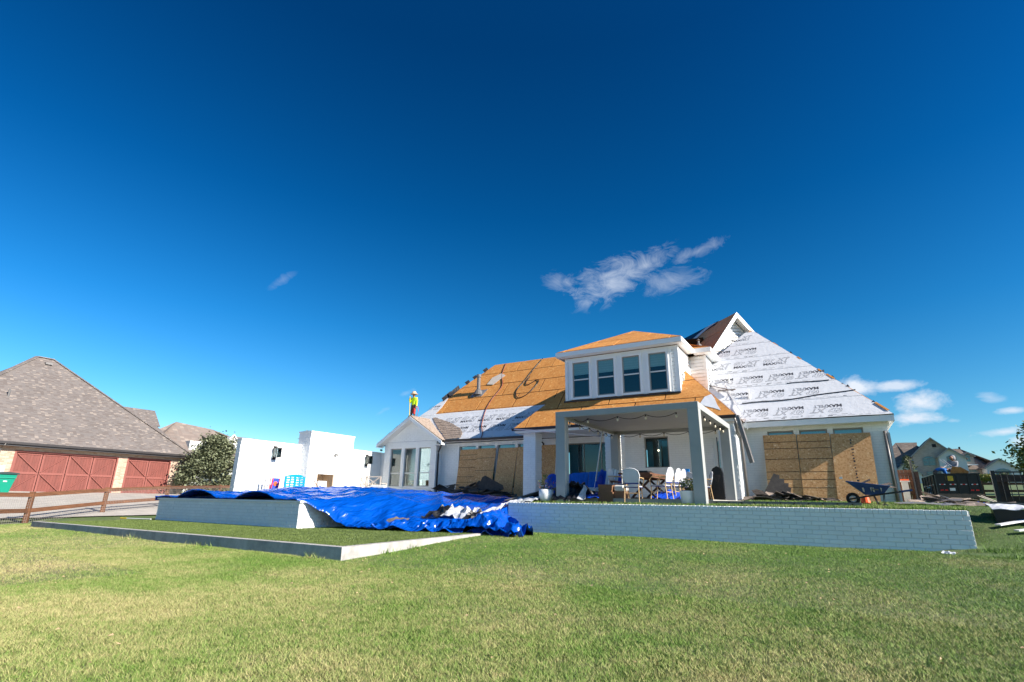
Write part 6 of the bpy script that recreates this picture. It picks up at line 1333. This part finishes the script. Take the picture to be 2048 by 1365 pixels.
# ================================================================ TREES
def tree(name, label, loc, h, crown, n, ls, m, trunk=.12, seed=1, low=.6):
    rr = random.Random(seed); t = thing(name, label, 'tree', loc); L = Vector(loc)
    mb = MB(); mb.tube([L, L + Vector((.03 * h, 0, h * .35)), L + Vector((0, .02 * h, h * .7)), L + Vector((.02 * h, 0, h * .97))], [trunk, trunk * .8, trunk * .45, trunk * .08], 8)
    for k in range(22):
        z = rr.uniform(.15, .85) * h; a = rr.uniform(0, 2 * PI); r = rr.uniform(.5, .95) * crown[0] * math.sin(PI * min(.97, max(.12, z / h)) ** .8)
        mb.tube([L + Z_ * z, L + Vector((r * .5 * math.cos(a), r * .5 * math.sin(a), z + .12 * r)), L + Vector((r * math.cos(a), r * math.sin(a), z + .35 * r))], [trunk * .3, trunk * .2, .01], 5)
    mb.build('trunk', 'bark', t)
    vs = []; fs = []; nc = 80; cl = []
    for k in range(nc):
        z = rr.uniform(low, 1) ** 1.0; a = rr.uniform(0, 2 * PI); q_ = (z - low) / (1 - low); prof = crown[0] * (min(1, (1.04 - q_) * 1.75) ** .9) * (.72 + .28 * min(1, q_ * 4)) * (.82 + .3 * nz(a * 1.2, z * 5, seed))
        r = prof * math.sqrt(rr.uniform(.15, 1)) * rr.uniform(.8, 1.12); cl.append((L + Vector((r * math.cos(a), r * math.sin(a), z * h)), rr.uniform(.09, .2) * crown[0]))
    for i in range(n):
        c, s_ = rr.choice(cl); p = c + Vector((rr.gauss(0, 1), rr.gauss(0, 1), rr.gauss(0, .7))) * s_
        d = Vector((rr.gauss(0, 1), rr.gauss(0, 1), rr.gauss(-.1, .6))).normalized(); e = d.cross(Vector((rr.gauss(0, .6), rr.gauss(0, .6), 1))).normalized(); q = ls * rr.uniform(.6, 1.4)
        b = len(vs); vs += [p, p + d * q * .5 + e * q * .3, p + d * q, p + d * q * .5 - e * q * .3]; fs.append((b, b + 1, b + 2, b + 3))
    mb = MB(); mb.add(vs, fs); mb.build('crown', m, t); return t
tree('oak_tree', 'round dense green young oak tree between the garage and the courtyard wall', (-34.6, 19.85, -.1), 3.75, (1.95,), 24000, .16, 'leafd', .09, 3, .1)
tree('oak_tree', 'yellow green tree at the right edge of the picture beside the far house', (14.7, 58, H(14.7, 58)), 5.6, (2.2,), 7000, .3, 'leafy', .16, 8, .2)
tree('distant_tree', 'treetop just showing above the courtyard wall left of the chimney block', (-40, 31, 0), 5.6, (.9,), 1500, .16, 'leafd', .09, 5, .5)
tree('distant_tree', 'small tree beside the left wall of the far gabled house on the right', (12.9, 135, 5), 4.6, (1.3,), 900, .4, 'leafd', .12, 6, .3)
def shrub(label, c, r, n, s, m, seed): t = thing('shrub', label, 'shrub', c); leaves('foliage', m, t, (c[0], c[1], c[2] + r[2] * .8), r, n, s, seed); mb = MB(); mb.tube([c, (c[0], c[1], c[2] + r[2])], .03, 5); mb.build('stem', 'bark', t)
shrub('low yellow green shrub on the ground right of the oak tree', (-37, 25, -.1), (1.3, 1.1, .7), 1600, .15, 'hedge', 3)
shrub('golden low hedge in front of the far gabled house', (26.8, 146, 5.2), (2.6, .8, .8), 1300, .4, 'leafy', 4); shrub('dark green rounded bush in front of the far gabled house', (29.6, 146, 5.2), (1.2, 1, .9), 700, .35, 'leafd', 5)
# ================================================================ FAR GABLED HOUSE, right
rh = thing('gabled_house', 'distant brown brick house with several steep gables beyond the dump trailer', 'house', (20, 150, 5))
GB = 5.2; RY = 150
fb = brick_mat('far_taupe_brick', 'X', (.44, .35, .28), (.58, .48, .40), (.52, .45, .38), .5, .16)
def wallb(x0, x1, z1, y, m=fb, dy=6): mb = MB(); mb.box(x0, x1, y, y + dy, GB - 2, z1); return mb.build('wall', m, rh)
def gable(ax, az, hl, hr, sl, y, m, dep=8, wl=0, base=None, slr=None):
    """front gable: apex (ax, az), half spans, slope"""
    slr = slr or sl; zl, zr = az - hl * sl, az - hr * slr; ov = .35
    mb = MB(); b0 = base if base is not None else GB - 2; mb.prism([(ax - hl + ov, y, b0), (ax + hr - ov, y, b0), (ax + hr - ov, y, zr + ov * slr - .15), (ax, y, az - .25), (ax - hl + ov, y, zl + ov * sl - .15)], (0, dep, 0)); mb.build('gable_wall', m, rh)
    for s_, hh, q in ((-1, hl, sl), (1, hr, slr)):
        mb = MB(); mb.prism([(ax, y - .4, az), (ax + s_ * hh, y - .4, az - hh * q), (ax + s_ * hh, y + dep, az - hh * q), (ax, y + dep, az)], (0, 0, -.16)); mb.build('roof', sY, rh)
        mb = MB(); mb.bar((ax, y - .45, az - .1), (ax + s_ * hh, y - .45, az - hh * q - .1), .08, .3, up=(0, 1, 0)) if False else mb.prism([(ax, y - .5, az + .02), (ax + s_ * hh, y - .5, az - hh * q + .02), (ax + s_ * hh, y - .5, az - hh * q - .3), (ax, y - .5, az - .3)], (0, .09, 0)); mb.build('rake_board', 'frame', rh)
wallb(11.2, 16, 8.5, RY + 3); wallb(16, 28.4, 8.0, RY + 2)
roofpoly(rh, [(8.0, RY + 2.5, 8.6), (16.5, RY + 2.5, 8.6), (17.5, RY + 6, 14.4), (13.4, RY + 6, 14.5)], SH_X)
roofpoly(rh, [(13.4, RY + 6, 14.5), (16.5, RY + 6, 14.4), (19, RY + 9, 13), (16, RY + 2, 8.5)], SH_X)
roofpoly(rh, [(16, RY + 1.6, 7.9), (28.9, RY + 1.6, 7.9), (25.0, RY + 6, 12.7), (18, RY + 6, 12.7)], SH_X); roofpoly(rh, [(28.9, RY + 1.6, 7.9), (30.3, RY + 3, 7.9), (30, RY + 11, 7.9), (25.0, RY + 6, 12.7)], SH_X)
roofpoly(rh, [(25.0, RY + 6, 12.7), (29.2, RY + 2, 9.7), (31, RY + 7, 8)], SH_X)
gable(19.2, 14.75, 4.1, 4.6, .98, RY - 1, fb, 10); gable(21.9, 12.35, 2.4, 2.9, .82, RY - 2.2, 'stonew', 8); gable(29.6, 9.85, 2.6, 3.4, .72, RY - 2.5, 'stonew', 9)
gable(9.6, 9.9, 3, 2.0, .75, RY - .5, 'stonew', 6); gable(13.6, 9.3, 1.8, 3.0, .85, RY - 2.6, 'stonew', 6)
gable(25.0, 11.45, 1.35, 1.35, .62, RY - .6, 'frame', 6, base=8.8)
def fwin(x0, x1, z0, z1, y, arch_=0, mul=2, m='teal'):
    mb = MB(); mb.box(x0 - .12, x1 + .12, y - .06, y - .01, z0 - .12, z1 + .12); f = mb.build('window', 'frame', rh)
    n = mul
    for k in range(n): mb = MB(); a = x0 + (x1 - x0) * k / n + .05; b = x0 + (x1 - x0) * (k + 1) / n - .05; mb.box(a, b, y - .1, y - .062, z0, (z0 + z1) / 2 - .04); mb.build('pane', m, f); mb = MB(); mb.box(a, b, y - .1, y - .062, (z0 + z1) / 2 + .04, z1); mb.build('pane', m, f)
    if arch_:
        q = [(lerp(x0, x1, i / 8), z1 + .1 + arch_ * math.sin(PI * i / 8)) for i in range(9)]; mb = MB(); mb.prism([(x, y - .1, z) for x, z in q], (0, .04, 0)); mb.build('arch_pane', m, f)
fwin(17.1, 19.3, 8.7, 10.1, RY - 1, .45, 2); fwin(21.3, 22.7, 9.2, 10.3, RY - 2.2, .3, 1); fwin(24.6, 25.4, 9.4, 10.6, RY - .6, .25, 1); fwin(23.9, 26.5, 7.4, 7.85, RY + 1.9, 0, 2); fwin(23.9, 26.7, 5.8, 7.1, RY + 1.9, 0, 2); fwin(28.7, 30.9, 5.9, 7.3, RY - 2.5, .35, 2); fwin(17.4, 19.4, 6.6, 7.3, RY - 1, 0, 2)
mb = MB(); mb.box(19.3, 20, RY - 1.08, RY - 1.01, 12.6, 13.3); mb.build('gable_vent', 'blackpl', rh); mb = MB(); mb.box(24.9, 25.2, RY + 5.9, RY + 6.3, 12.6, 13.1); mb.build('ridge_vent', 'blackpl', rh)
mb = MB(); mb.box(24.0, 26.4, RY - 1.05, RY - .95, 8.6, 8.8); mb.build('dormer_sill', 'trim', rh)
# second far building at the far left edge is hidden; a low rear garden fence on the right
# ================================================================ DUMP TRAILER WITH WORKERS
tr = thing('dump_trailer', 'black high sided dump trailer with red and white reflective tape parked beyond the gate', 'trailer', (5.4, 38.5, .3))
TX0, TX1, TY0, TY1, TB, TT = 4.5, 6.32, 36.0, 41.0, .72, 1.68
mb = MB(); mb.box(TX0, TX1, TY0, TY0 + .04, TB, TT); rr_ = mb.build('tailgate', 'blackpaint', tr)
mb = MB(); mb.box(TX0, TX0 + .04, TY0 + .041, TY1, TB, TT); mb.box(TX1 - .04, TX1, TY0 + .041, TY1, TB, TT); mb.box(TX0 + .041, TX1 - .041, TY1 - .04, TY1, TB, TT); mb.box(TX0 + .041, TX1 - .041, TY0 + .041, TY1 - .041, TB, TB + .06); mb.build('bed', 'blackpaint', tr)
for k in range(5):
    x = TX0 + k * (TX1 - TX0 - .07) / 4; mb = MB(); mb.box(x, x + .07, TY0 - .05, TY0 - .001, TB - .05, TT + .02); mb.build('post', 'blackpaint', rr_)
mb = MB(); mb.box(TX0 - .03, TX1 + .03, TY0 - .06, TY1, TT + .021, TT + .07); mb.box(0, 0, 0, 0, 0, 0) if False else None
for k in range(4): x = TX0 + k * .4375 + .13; mb2_ = None
mb = MB(); mb.box(TX0 - .03, TX1 + .03, TY0 - .055, TY0 + .05, TT + .001, TT + .05); mb.box(TX0 - .04, TX0 + .05, TY0 + .051, TY1, TT + .001, TT + .05); mb.box(TX1 - .05, TX1 + .03, TY0 + .051, TY1, TT + .001, TT + .05); mb.build('top_rail', 'blackpaint', tr)
for k in range(9): y = TY0 + .3 + k * .55; mb = MB(); mb.box(TX0 - .07, TX0 - .001, y, y + .07, TB - .05, TT); mb.build('side_post', 'rust' if k % 2 else 'blackpaint', tr)
for k in range(4):
    x = TX0 + .115 + k * .4375
    for j, m in enumerate(('whref', 'redref', 'whref')): w_ = (.07, .12, .07)[j]; x2 = x + (.0, .072, .194)[j]; mb = MB(); mb.box(x2, x2 + w_, TY0 - .012, TY0 - .002, 1.16, 1.2); mb.build('reflective_tape', m, rr_)
for k in range(7):
    y = TY0 + .45 + k * .6; mb = MB(); mb.box(TX0 - .08, TX0 - .071, y, y + .2, 1.14, 1.19); mb.build('reflective_tape', 'redref' if k % 2 else 'whref', tr)
for x, m in ((4.62, 'redref'), (4.8, 'redref'), (5.85, 'redref'), (6.05, 'redref')): mb = MB(); mb.box(x, x + .13, TY0 - .07, TY0 - .055, .86, .92); mb.build('tail_light', m, tr)
mb = MB(); mb.box(4.98, 5.24, TY0 - .02, TY0 - .003, .86, 1.0); mb.build('number_plate', 'whref', tr)
sg = MB(); sg.box(4.93, 5.24, TY0 - .016, TY0 - .003, 1.36, 1.6); sg = sg.build('warning_sign', 'yellow', tr)
def sign(parent, s, size, loc, m='ink'):
    vs, fs = txt_mesh(s, size, 0, .0); mb = MB(Matrix.Translation(loc) @ Matrix.Rotation(PI / 2, 4, 'X')); mb.add(vs, fs); return mb.build('lettering', m, parent)
sign(sg, 'CAUTION', .065, (4.945, TY0 - .019, 1.53)); sign(sg, 'KEEP BACK', .048, (4.945, TY0 - .019, 1.46)); sign(sg, '200 FEET', .055, (4.95, TY0 - .019, 1.385))
mb = MB(); mb.box(TX0 - .02, TX1 + .02, TY0 - .1, TY0 + .15, .55, .71); mb.box(TX0 + .2, TX0 + .3, TY0 + .16, TY1 + 1, .55, .7); mb.box(TX1 - .3, TX1 - .2, TY0 + .16, TY1 + 1, .55, .7); mb.build('chassis', 'rust', tr)
mb = MB(); mb.box(TX0 - .04, TX1 + .04, TY0 - .14, TY0 - .101, .48, .62); mb.build('rear_bumper', 'rust', tr)
for x in (TX0 - .08, TX1 - .12):
    for y in (37.9, 38.75): mb = MB(); mb.wheel((x + .1, y, .62), (1, 0, 0), .36, .2); w_ = mb.build('wheel', 'tyre', tr, smooth=True); mb = MB(); mb.wheel((x + .05, y, .62), (1, 0, 0), .2, .16); mb.build('rim', 'steel', w_)
mb = MB(); mb.tube([(TX0 - .05, 37.5, .9), (TX0 - .05, 37.6, 1.05), (TX0 - .05, 38.3, 1.05), (TX0 - .05, 39.0, 1.05), (TX0 - .05, 39.1, .9)], .05, 6); mb.build('fender', 'blackpaint', tr)
for k in range(2): mb = MB(); mb.bar((6.05 + k * .14, 35.9, .62), (6.5 + k * .14, 35.0, .3), .06, .03); tag(mb.build('loose_plank', 'cardbr', None), ('left' if k == 0 else 'right') + ' of two pale planks leaning from the trailer bumper to the ground', 'plank')
# people ---------------------------------------------------------------
def skin_person(name, label, loc, J, E, R, mats, parts_mat):
    """one continuous body: joints J, bones E (a, b, material), radii R"""
    t = thing(name, label, 'person', loc); names = list(J); idx = {k: i for i, k in enumerate(names)}
    me = bpy.data.meshes.new('b'); me.from_pydata([Vector(J[k]) for k in names], [(idx[a], idx[b]) for a, b, _ in E], []); o = bpy.data.objects.new('b', me); COL.objects.link(o)
    o.modifiers.new('s', 'SKIN'); sv = me.skin_vertices[0].data
    for k in names: sv[idx[k]].radius = R[k] if isinstance(R[k], tuple) else (R[k], R[k])
    sv[idx['pelvis']].use_root = True
    sd_ = o.modifiers.new('d', 'SUBSURF'); sd_.levels = 2; sd_.render_levels = 2
    bpy.context.view_layer.update(); m2 = bpy.data.meshes.new_from_object(o.evaluated_get(bpy.context.evaluated_depsgraph_get())); bpy.data.objects.remove(o)
    segs = [(Vector(J[a]), Vector(J[b]), m) for a, b, m in E]; mb = MB(); mb.v = [tuple(v.co) for v in m2.vertices]; mb.f = [tuple(p.vertices) for p in m2.polygons]
    ms = list(dict.fromkeys(parts_mat)); L = Vector(loc)
    for p in m2.polygons:
        c = p.center; best = 9; bm_ = 0
        for a, b, m in segs:
            d = b - a; k = max(0, min(1, (c - a).dot(d) / max(1e-6, d.length_squared))); q = (c - a - d * k).length
            if q < best: best = q; bm_ = m
        mb.mi.append(ms.index(parts_mat[bm_]))
    mb.v = [tuple(Vector(v) + L) for v in mb.v]
    return t, mb.build('body', ms, t, smooth=True)
def figure(name, label, loc, pose, mats):
    """pose: joint dict in metres, facing -Y"""
    J = dict(pose); SK, SH, PT, BT = 0, 1, 2, 3
    E = [('pelvis', 'waist', SH), ('waist', 'chest', SH), ('chest', 'neck', SH), ('neck', 'chin', SK), ('chin', 'crown', SK)]
    for s_ in 'LR':
        E += [('chest', 'sh' + s_, SH), ('sh' + s_, 'el' + s_, SH), ('el' + s_, 'wr' + s_, SH), ('wr' + s_, 'ha' + s_, SK), ('pelvis', 'hip' + s_, PT), ('hip' + s_, 'kn' + s_, PT), ('kn' + s_, 'an' + s_, PT), ('an' + s_, 'toe' + s_, BT)]
        w_, h_ = Vector(J['wr' + s_]), Vector(J['ha' + s_]); d = (h_ - w_).normalized(); x = d.cross(Vector((.3, 1, .1))).normalized()
        for k, l in enumerate((.055, .075, .08, .072)): J['f%d%s' % (k, s_)] = h_ + x * (k - 1.5) * .022 + d * l; E.append(('ha' + s_, 'f%d%s' % (k, s_), SK))
        J['th' + s_] = w_.lerp(h_, .5) + x * -.06 + d * .03; E.append(('ha' + s_, 'th' + s_, SK))
    R = {'pelvis': (.15, .12), 'waist': (.14, .11), 'chest': (.17, .12), 'neck': .06, 'chin': (.075, .085), 'crown': (.08, .09)}
    for s_ in 'LR':
        R.update({'sh' + s_: .07, 'el' + s_: .052, 'wr' + s_: .036, 'ha' + s_: .034, 'hip' + s_: .1, 'kn' + s_: .068, 'an' + s_: .05, 'toe' + s_: .04, 'th' + s_: .011}); R.update({'f%d%s' % (k, s_): .009 for k in range(4)})
    return skin_person(name, label, loc, J, E, R, None, mats)
st_ = dict(pelvis=(0, 0, .92), waist=(0, 0, 1.05), chest=(0, -.01, 1.28), neck=(0, -.02, 1.42), chin=(0, -.05, 1.5), crown=(0, -.04, 1.64), shL=(-.19, 0, 1.36), shR=(.19, 0, 1.36), elL=(-.27, -.03, 1.1), elR=(.26, -.03, 1.1), wrL=(-.2, -.2, 1.3), wrR=(.3, -.1, .88), haL=(-.12, -.22, 1.36), haR=(.3, -.12, .8), hipL=(-.1, 0, .86), hipR=(.1, 0, .86), knL=(-.12, -.04, .47), knR=(.12, -.04, .47), anL=(-.13, 0, .08), anR=(.13, 0, .08), toeL=(-.14, -.16, .04), toeR=(.15, -.16, .04))
wk1, bd = figure('person', 'roofer in yellow green shirt and sun hat standing on the gable ridge holding a tool', (-20.9, 23.42, 4.4), st_, ('skin', 'hivis', 'pants', 'shdark'))
P0_ = Vector((-20.9, 23.38, 4.4 + 1.62))
mb = MB(); mb.lathe([(.23, -.02), (.235, .0), (.13, .03), (.115, .13), (.06, .17), (.01, .175)], P0_, 18); mb.build('sun_hat', 'straw', wk1, smooth=True)
mb = MB(); mb.lathe([(.012, 0), (.02, .01), (.012, .03)], P0_ + Vector((0, -.09, -.1)), 6); mb.build('nose', 'skin', wk1); mb = MB(); mb.lathe([(.117, .04), (.118, .07)], P0_, 16); mb.build('hat_band', 'shdark', wk1)
tl = thing('roofing_tool', 'yellow roof stripping tool with long handle held upright by the roofer', 'tool', (-20.9, 23.15, 4.55)); mb = MB(); mb.tube([(-20.94, 23.15, 4.65), (-21.0, 23.15, 5.85)], .018, 6); mb.build('handle', 'yelpaint', tl); mb = MB(); mb.prism([(-21.08, 23.15, 4.56), (-20.8, 23.15, 4.56), (-20.86, 23.15, 4.7), (-21.02, 23.15, 4.7)], (0, .06, 0)); mb.build('blade', 'yelpaint', tl)
mb = MB(); mb.tube([(-20.6, 23.25, 5.25), (-20.44, 23.25, 5.2), (-20.36, 23.25, 4.95), (-20.44, 23.25, 4.75), (-20.56, 23.35, 4.55)], .014, 5); tag(mb.build('red_hose', 'boxred', None), 'thin red hose looping from the roofer hand to the roof ridge', 'hose')
mb = MB(); mb.box(-20.76, -20.66, 23.2, 23.3, 4.8, 5.15); tag(mb.build('nail_tool', 'boxred', None), 'small red tool hanging at the roofer right thigh', 'tool')
p2 = dict(st_); p2.update(wrL=(-.5, -.2, 1.05), elL=(-.34, -.05, 1.15), haL=(-.57, -.24, 1.06), wrR=(-.25, -.25, 1.0), elR=(.1, -.15, 1.1), haR=(-.33, -.28, .98))
wk2, _ = figure('person', 'worker in grey hooded top standing in the dump trailer gripping a rail', (5.62, 37.6, 1.05), p2, ('skin', 'grayshirt', 'pants', 'shdark'))
mb = MB(); c = Vector((5.62, 37.58, 1.05 + 1.6)); mb.lathe([(.1, -.14), (.13, -.08), (.125, .04), (.09, .11), (.01, .135)], c + Vector((.03, .03, 0)), 14); mb.build('hood', 'grayshirt', wk2, smooth=True); mb = MB(); mb.lathe([(.02, 0), (.085, .02), (.1, .1), (.06, .17), (.01, .18)], c + Vector((-.05, -.05, -.11)), 12); mb.build('face', 'skin', wk2, smooth=True)
p3 = dict(pelvis=(0, 0, .9), waist=(-.12, -.02, 1.0), chest=(-.35, -.05, 1.02), neck=(.0, 0, 0), chin=(0, 0, 0), crown=(0, 0, 0))
p3 = dict(pelvis=(-.28, 0, .92), waist=(-.14, 0, 1.02), chest=(.1, 0, 1.04), neck=(.24, 0, .98), chin=(.3, -.02, .93), crown=(.42, -.02, .9), shL=(.1, -.18, 1.0), shR=(.1, .18, 1.0), elL=(.16, -.22, .76), elR=(.16, .22, .76), wrL=(.1, -.22, .55), wrR=(.12, .22, .55), haL=(.1, -.22, .47), haR=(.12, .22, .47), hipL=(-.3, -.1, .86), hipR=(-.3, .1, .86), knL=(-.22, -.1, .46), knR=(-.22, .1, .46), anL=(-.3, -.1, .08), anR=(-.3, .1, .08), toeL=(-.16, -.1, .04), toeR=(-.16, .1, .04))
wk3, _ = figure('person', 'worker in bright blue shirt bending over inside the dump trailer', (4.95, 36.9, .98), p3, ('skin', 'blueshirt', 'pants', 'shdark'))
mb = MB(); mb.lathe([(.1, 0), (.1, .06), (.05, .12), (.01, .125)], (5.33, 36.88, 1.88), 12); mb.build('dark_cap', 'blackpl', wk3)
mb = MB(); mb.prism([(5.2, 36.6, 1.3), (5.85, 36.6, 1.3), (6.05, 36.6, 1.85), (5.75, 36.6, 2.08), (5.4, 36.6, 2.12), (5.25, 36.6, 1.75)], (0, .02, 0)); tag(mb.build('board_scrap', 'osbroof', None), 'broken piece of orange strand board raised above the trailer side', 'board')
for k in range(2): mb = MB(); mb.tube([(4.98 + k * .12, 36.9, 2.5), (5.3 + k * .12, 36.85, 2.15)], .02, 6); tag(mb.build('hand_rail', 'steel', None), ('left' if k == 0 else 'right') + ' metal tube handle held by the hooded worker', 'handle')
# ================================================================ RIGHT SIDE FENCES, GATES, DEBRIS
lf = thing('wooden_gate', 'dark brown board gate section at the right corner of the house', 'gate', (2.35, 26, .1))
for k in range(4): mb = MB(); mb.box(2.08 + k * .12, 2.19 + k * .12, 26, 26.03, .15, 1.42); mb.build('board', 'wood', lf)
mb = MB(); mb.box(2.06, 2.56, 25.95, 25.999, 1.2, 1.3); mb.box(2.06, 2.56, 25.95, 25.999, .5, .6); mb.build('rail', 'wood', lf); mb = MB(); mb.box(2.57, 2.76, 25.9, 26.05, 0, 1.35); mb.build('post', 'wooddk', lf)
mb = MB(); mb.tube([(2.57, 25.85, 0), (2.57, 25.85, 1.8)], .035, 8); tag(mb.build('metal_pole', 'blackpaint', None), 'slim black metal pole rising beside the dark brown gate post', 'pole')
for k, (m, z) in enumerate((('trim', .95), ('redref', 1.0), ('orange', .9))): pass
mb = MB(); mb.box(2.12, 2.42, 25.6, 25.8, .95, 1.0); mb.box(2.15, 2.35, 25.62, 25.78, .15, .949); tag(mb.build('supply_crate', 'cardbr', None), 'pale crate standing against the dark brown gate boards', 'crate')
mb = MB(); mb.box(2.14, 2.4, 25.62, 25.78, 1.001, 1.06); tag(mb.build('orange_box', 'orange', None), 'flat orange box on top of the pale crate by the gate', 'box')
pile('grey torn shingle heap on the grass between the house corner and the trailer', 3.0, 23.5, .12, .9, 1.2, 22, .25, ['gutgrey', 'shbrown', 'shold'], 21, (.4, .9))
pile('flat grey brown shingle scraps just beyond the right end of the retaining wall', 3.1, 19.0, .0, .8, .6, 18, .08, ['shold', 'shbrown', 'gutgrey'], 22, (.4, .9))
crumple('blue_tarp_scrap', 'tarpd', (2.9, 19.6, .06), (3.7, 18.6, -.0), (3.9, 19.2, .12), (3.1, 20.3, .2), 14, 6, .06, 4, 'small crumpled blue tarp scrap on the grass right of the retaining wall', 'tarp scrap', seed=2)
for k, (lb, a, b) in enumerate((('upper white trim board lying on the lawn right of the retaining wall', (2.85, 15.6, -.16), (3.9, 16.3, -.2)), ('middle white trim board lying on the lawn right of the retaining wall', (3.05, 15.2, -.26), (4.6, 15.9, -.3)), ('lowest white trim board near the right picture edge', (3.4, 14.8, -.38), (4.6, 15.2, -.42)))):
    A_, B_ = Vector(a), Vector(b); A_.z = H(A_.x, A_.y) + .08; B_.z = H(B_.x, B_.y) + .1; mb = MB(); mb.bar(A_, B_, .14, .03); tag(mb.build('trim_board', 'trim', None), lb, 'board')
A_ = Vector((3.3, 18.2, 0)); A_.z = H(3.3, 18.2) + .1; B_ = Vector((4.9, 16.9, 0)); B_.z = H(4.9, 16.9) + .12; mb = MB(); mb.bar(A_, B_, .1, .07); tag(mb.build('grey_rail', 'gutgrey', None), 'grey metal rail lying on the slope beside the black open bin', 'rail')
# black metal fence panel
bf = thing('metal_fence', 'black metal bar fence panel standing at the right edge of the picture', 'fence', (4.3, 20, 0))
mb = MB(); mb.box(3.77, 3.86, 20, 20.09, -.1, 1.06); mb.build('post', 'blackpaint', bf)
mb = MB(); mb.box(3.861, 7.2, 20.02, 20.06, 1.0, 1.035); mb.box(3.861, 7.2, 20.02, 20.06, .2, .235); mb.build('rail', 'blackpaint', bf)
for k in range(24): x = 3.98 + k * .135; mb = MB(); mb.box(x, x + .018, 20.025, 20.043, .236, .999); mb.build('bar', 'blackpaint', bf)
br_ = thing('timber_fence', 'dark brown heavy timber fence just behind the black bar fence', 'fence', (4.5, 21, 0))
for x, m in ((4.05, 'wooddk'), (4.75, 'wood'), (5.6, 'wooddk'), (6.6, 'wood')): mb = MB(); mb.box(x, x + .24, 21, 21.12, 0, .96); mb.build('post', m, br_)
for z in (.78, .18): mb = MB(); mb.box(3.95, 7.4, 20.94, 20.999, z, z + .2); mb.build('rail', 'wooddk', br_)
rf = thing('paddock_fence', 'brown two rail timber fence crossing the grass behind the trailer', 'fence', (8, 46, .8))
for k in range(8):
    x = 5.9 + k * 2.2; y = 46.5; z = H(x, y); mb = MB(); mb.box(x, x + .16, y, y + .14, z - .1, z + 1.15); mb.build('post', 'wood', rf)
    if k < 7:
        z2 = H(x + 2.2, y)
        for dz in (.95, .5, .12): mb = MB(); mb.bar((x + .1, y - .03, z + dz), (x + 2.3, y - .03, z2 + dz), .04, .15); mb.build('rail', 'wood', rf)
# black open bin / sheet
ob = thing('open_bin', 'low black plastic sheet lined bin with a white flap at the right picture edge', 'bin', (4.1, 16.3, -.3))
mb = MB(); mb.prism([(2.95, 16.1, -.42), (5.4, 15.6, -.5), (5.4, 15.6, .0), (2.92, 16.1, .03)], (.1, .8, 0)); mb.build('body', 'feltb', ob)
crumple('flap', 'felt', (2.9, 16.05, .02), (3.5, 15.95, .05), (3.55, 16.5, .13), (2.92, 16.7, .17), 8, 4, .02, 4, parent=ob, seed=2)
crumple('liner', 'feltb', (3.5, 15.9, .02), (5.3, 15.6, .0), (5.3, 16.3, .14), (3.5, 16.5, .12), 12, 4, .05, 3, parent=ob, seed=6)
print('objects', len(bpy.data.objects), 'tris', sum(len(o.data.polygons) for o in bpy.data.objects if o.type == 'MESH'))
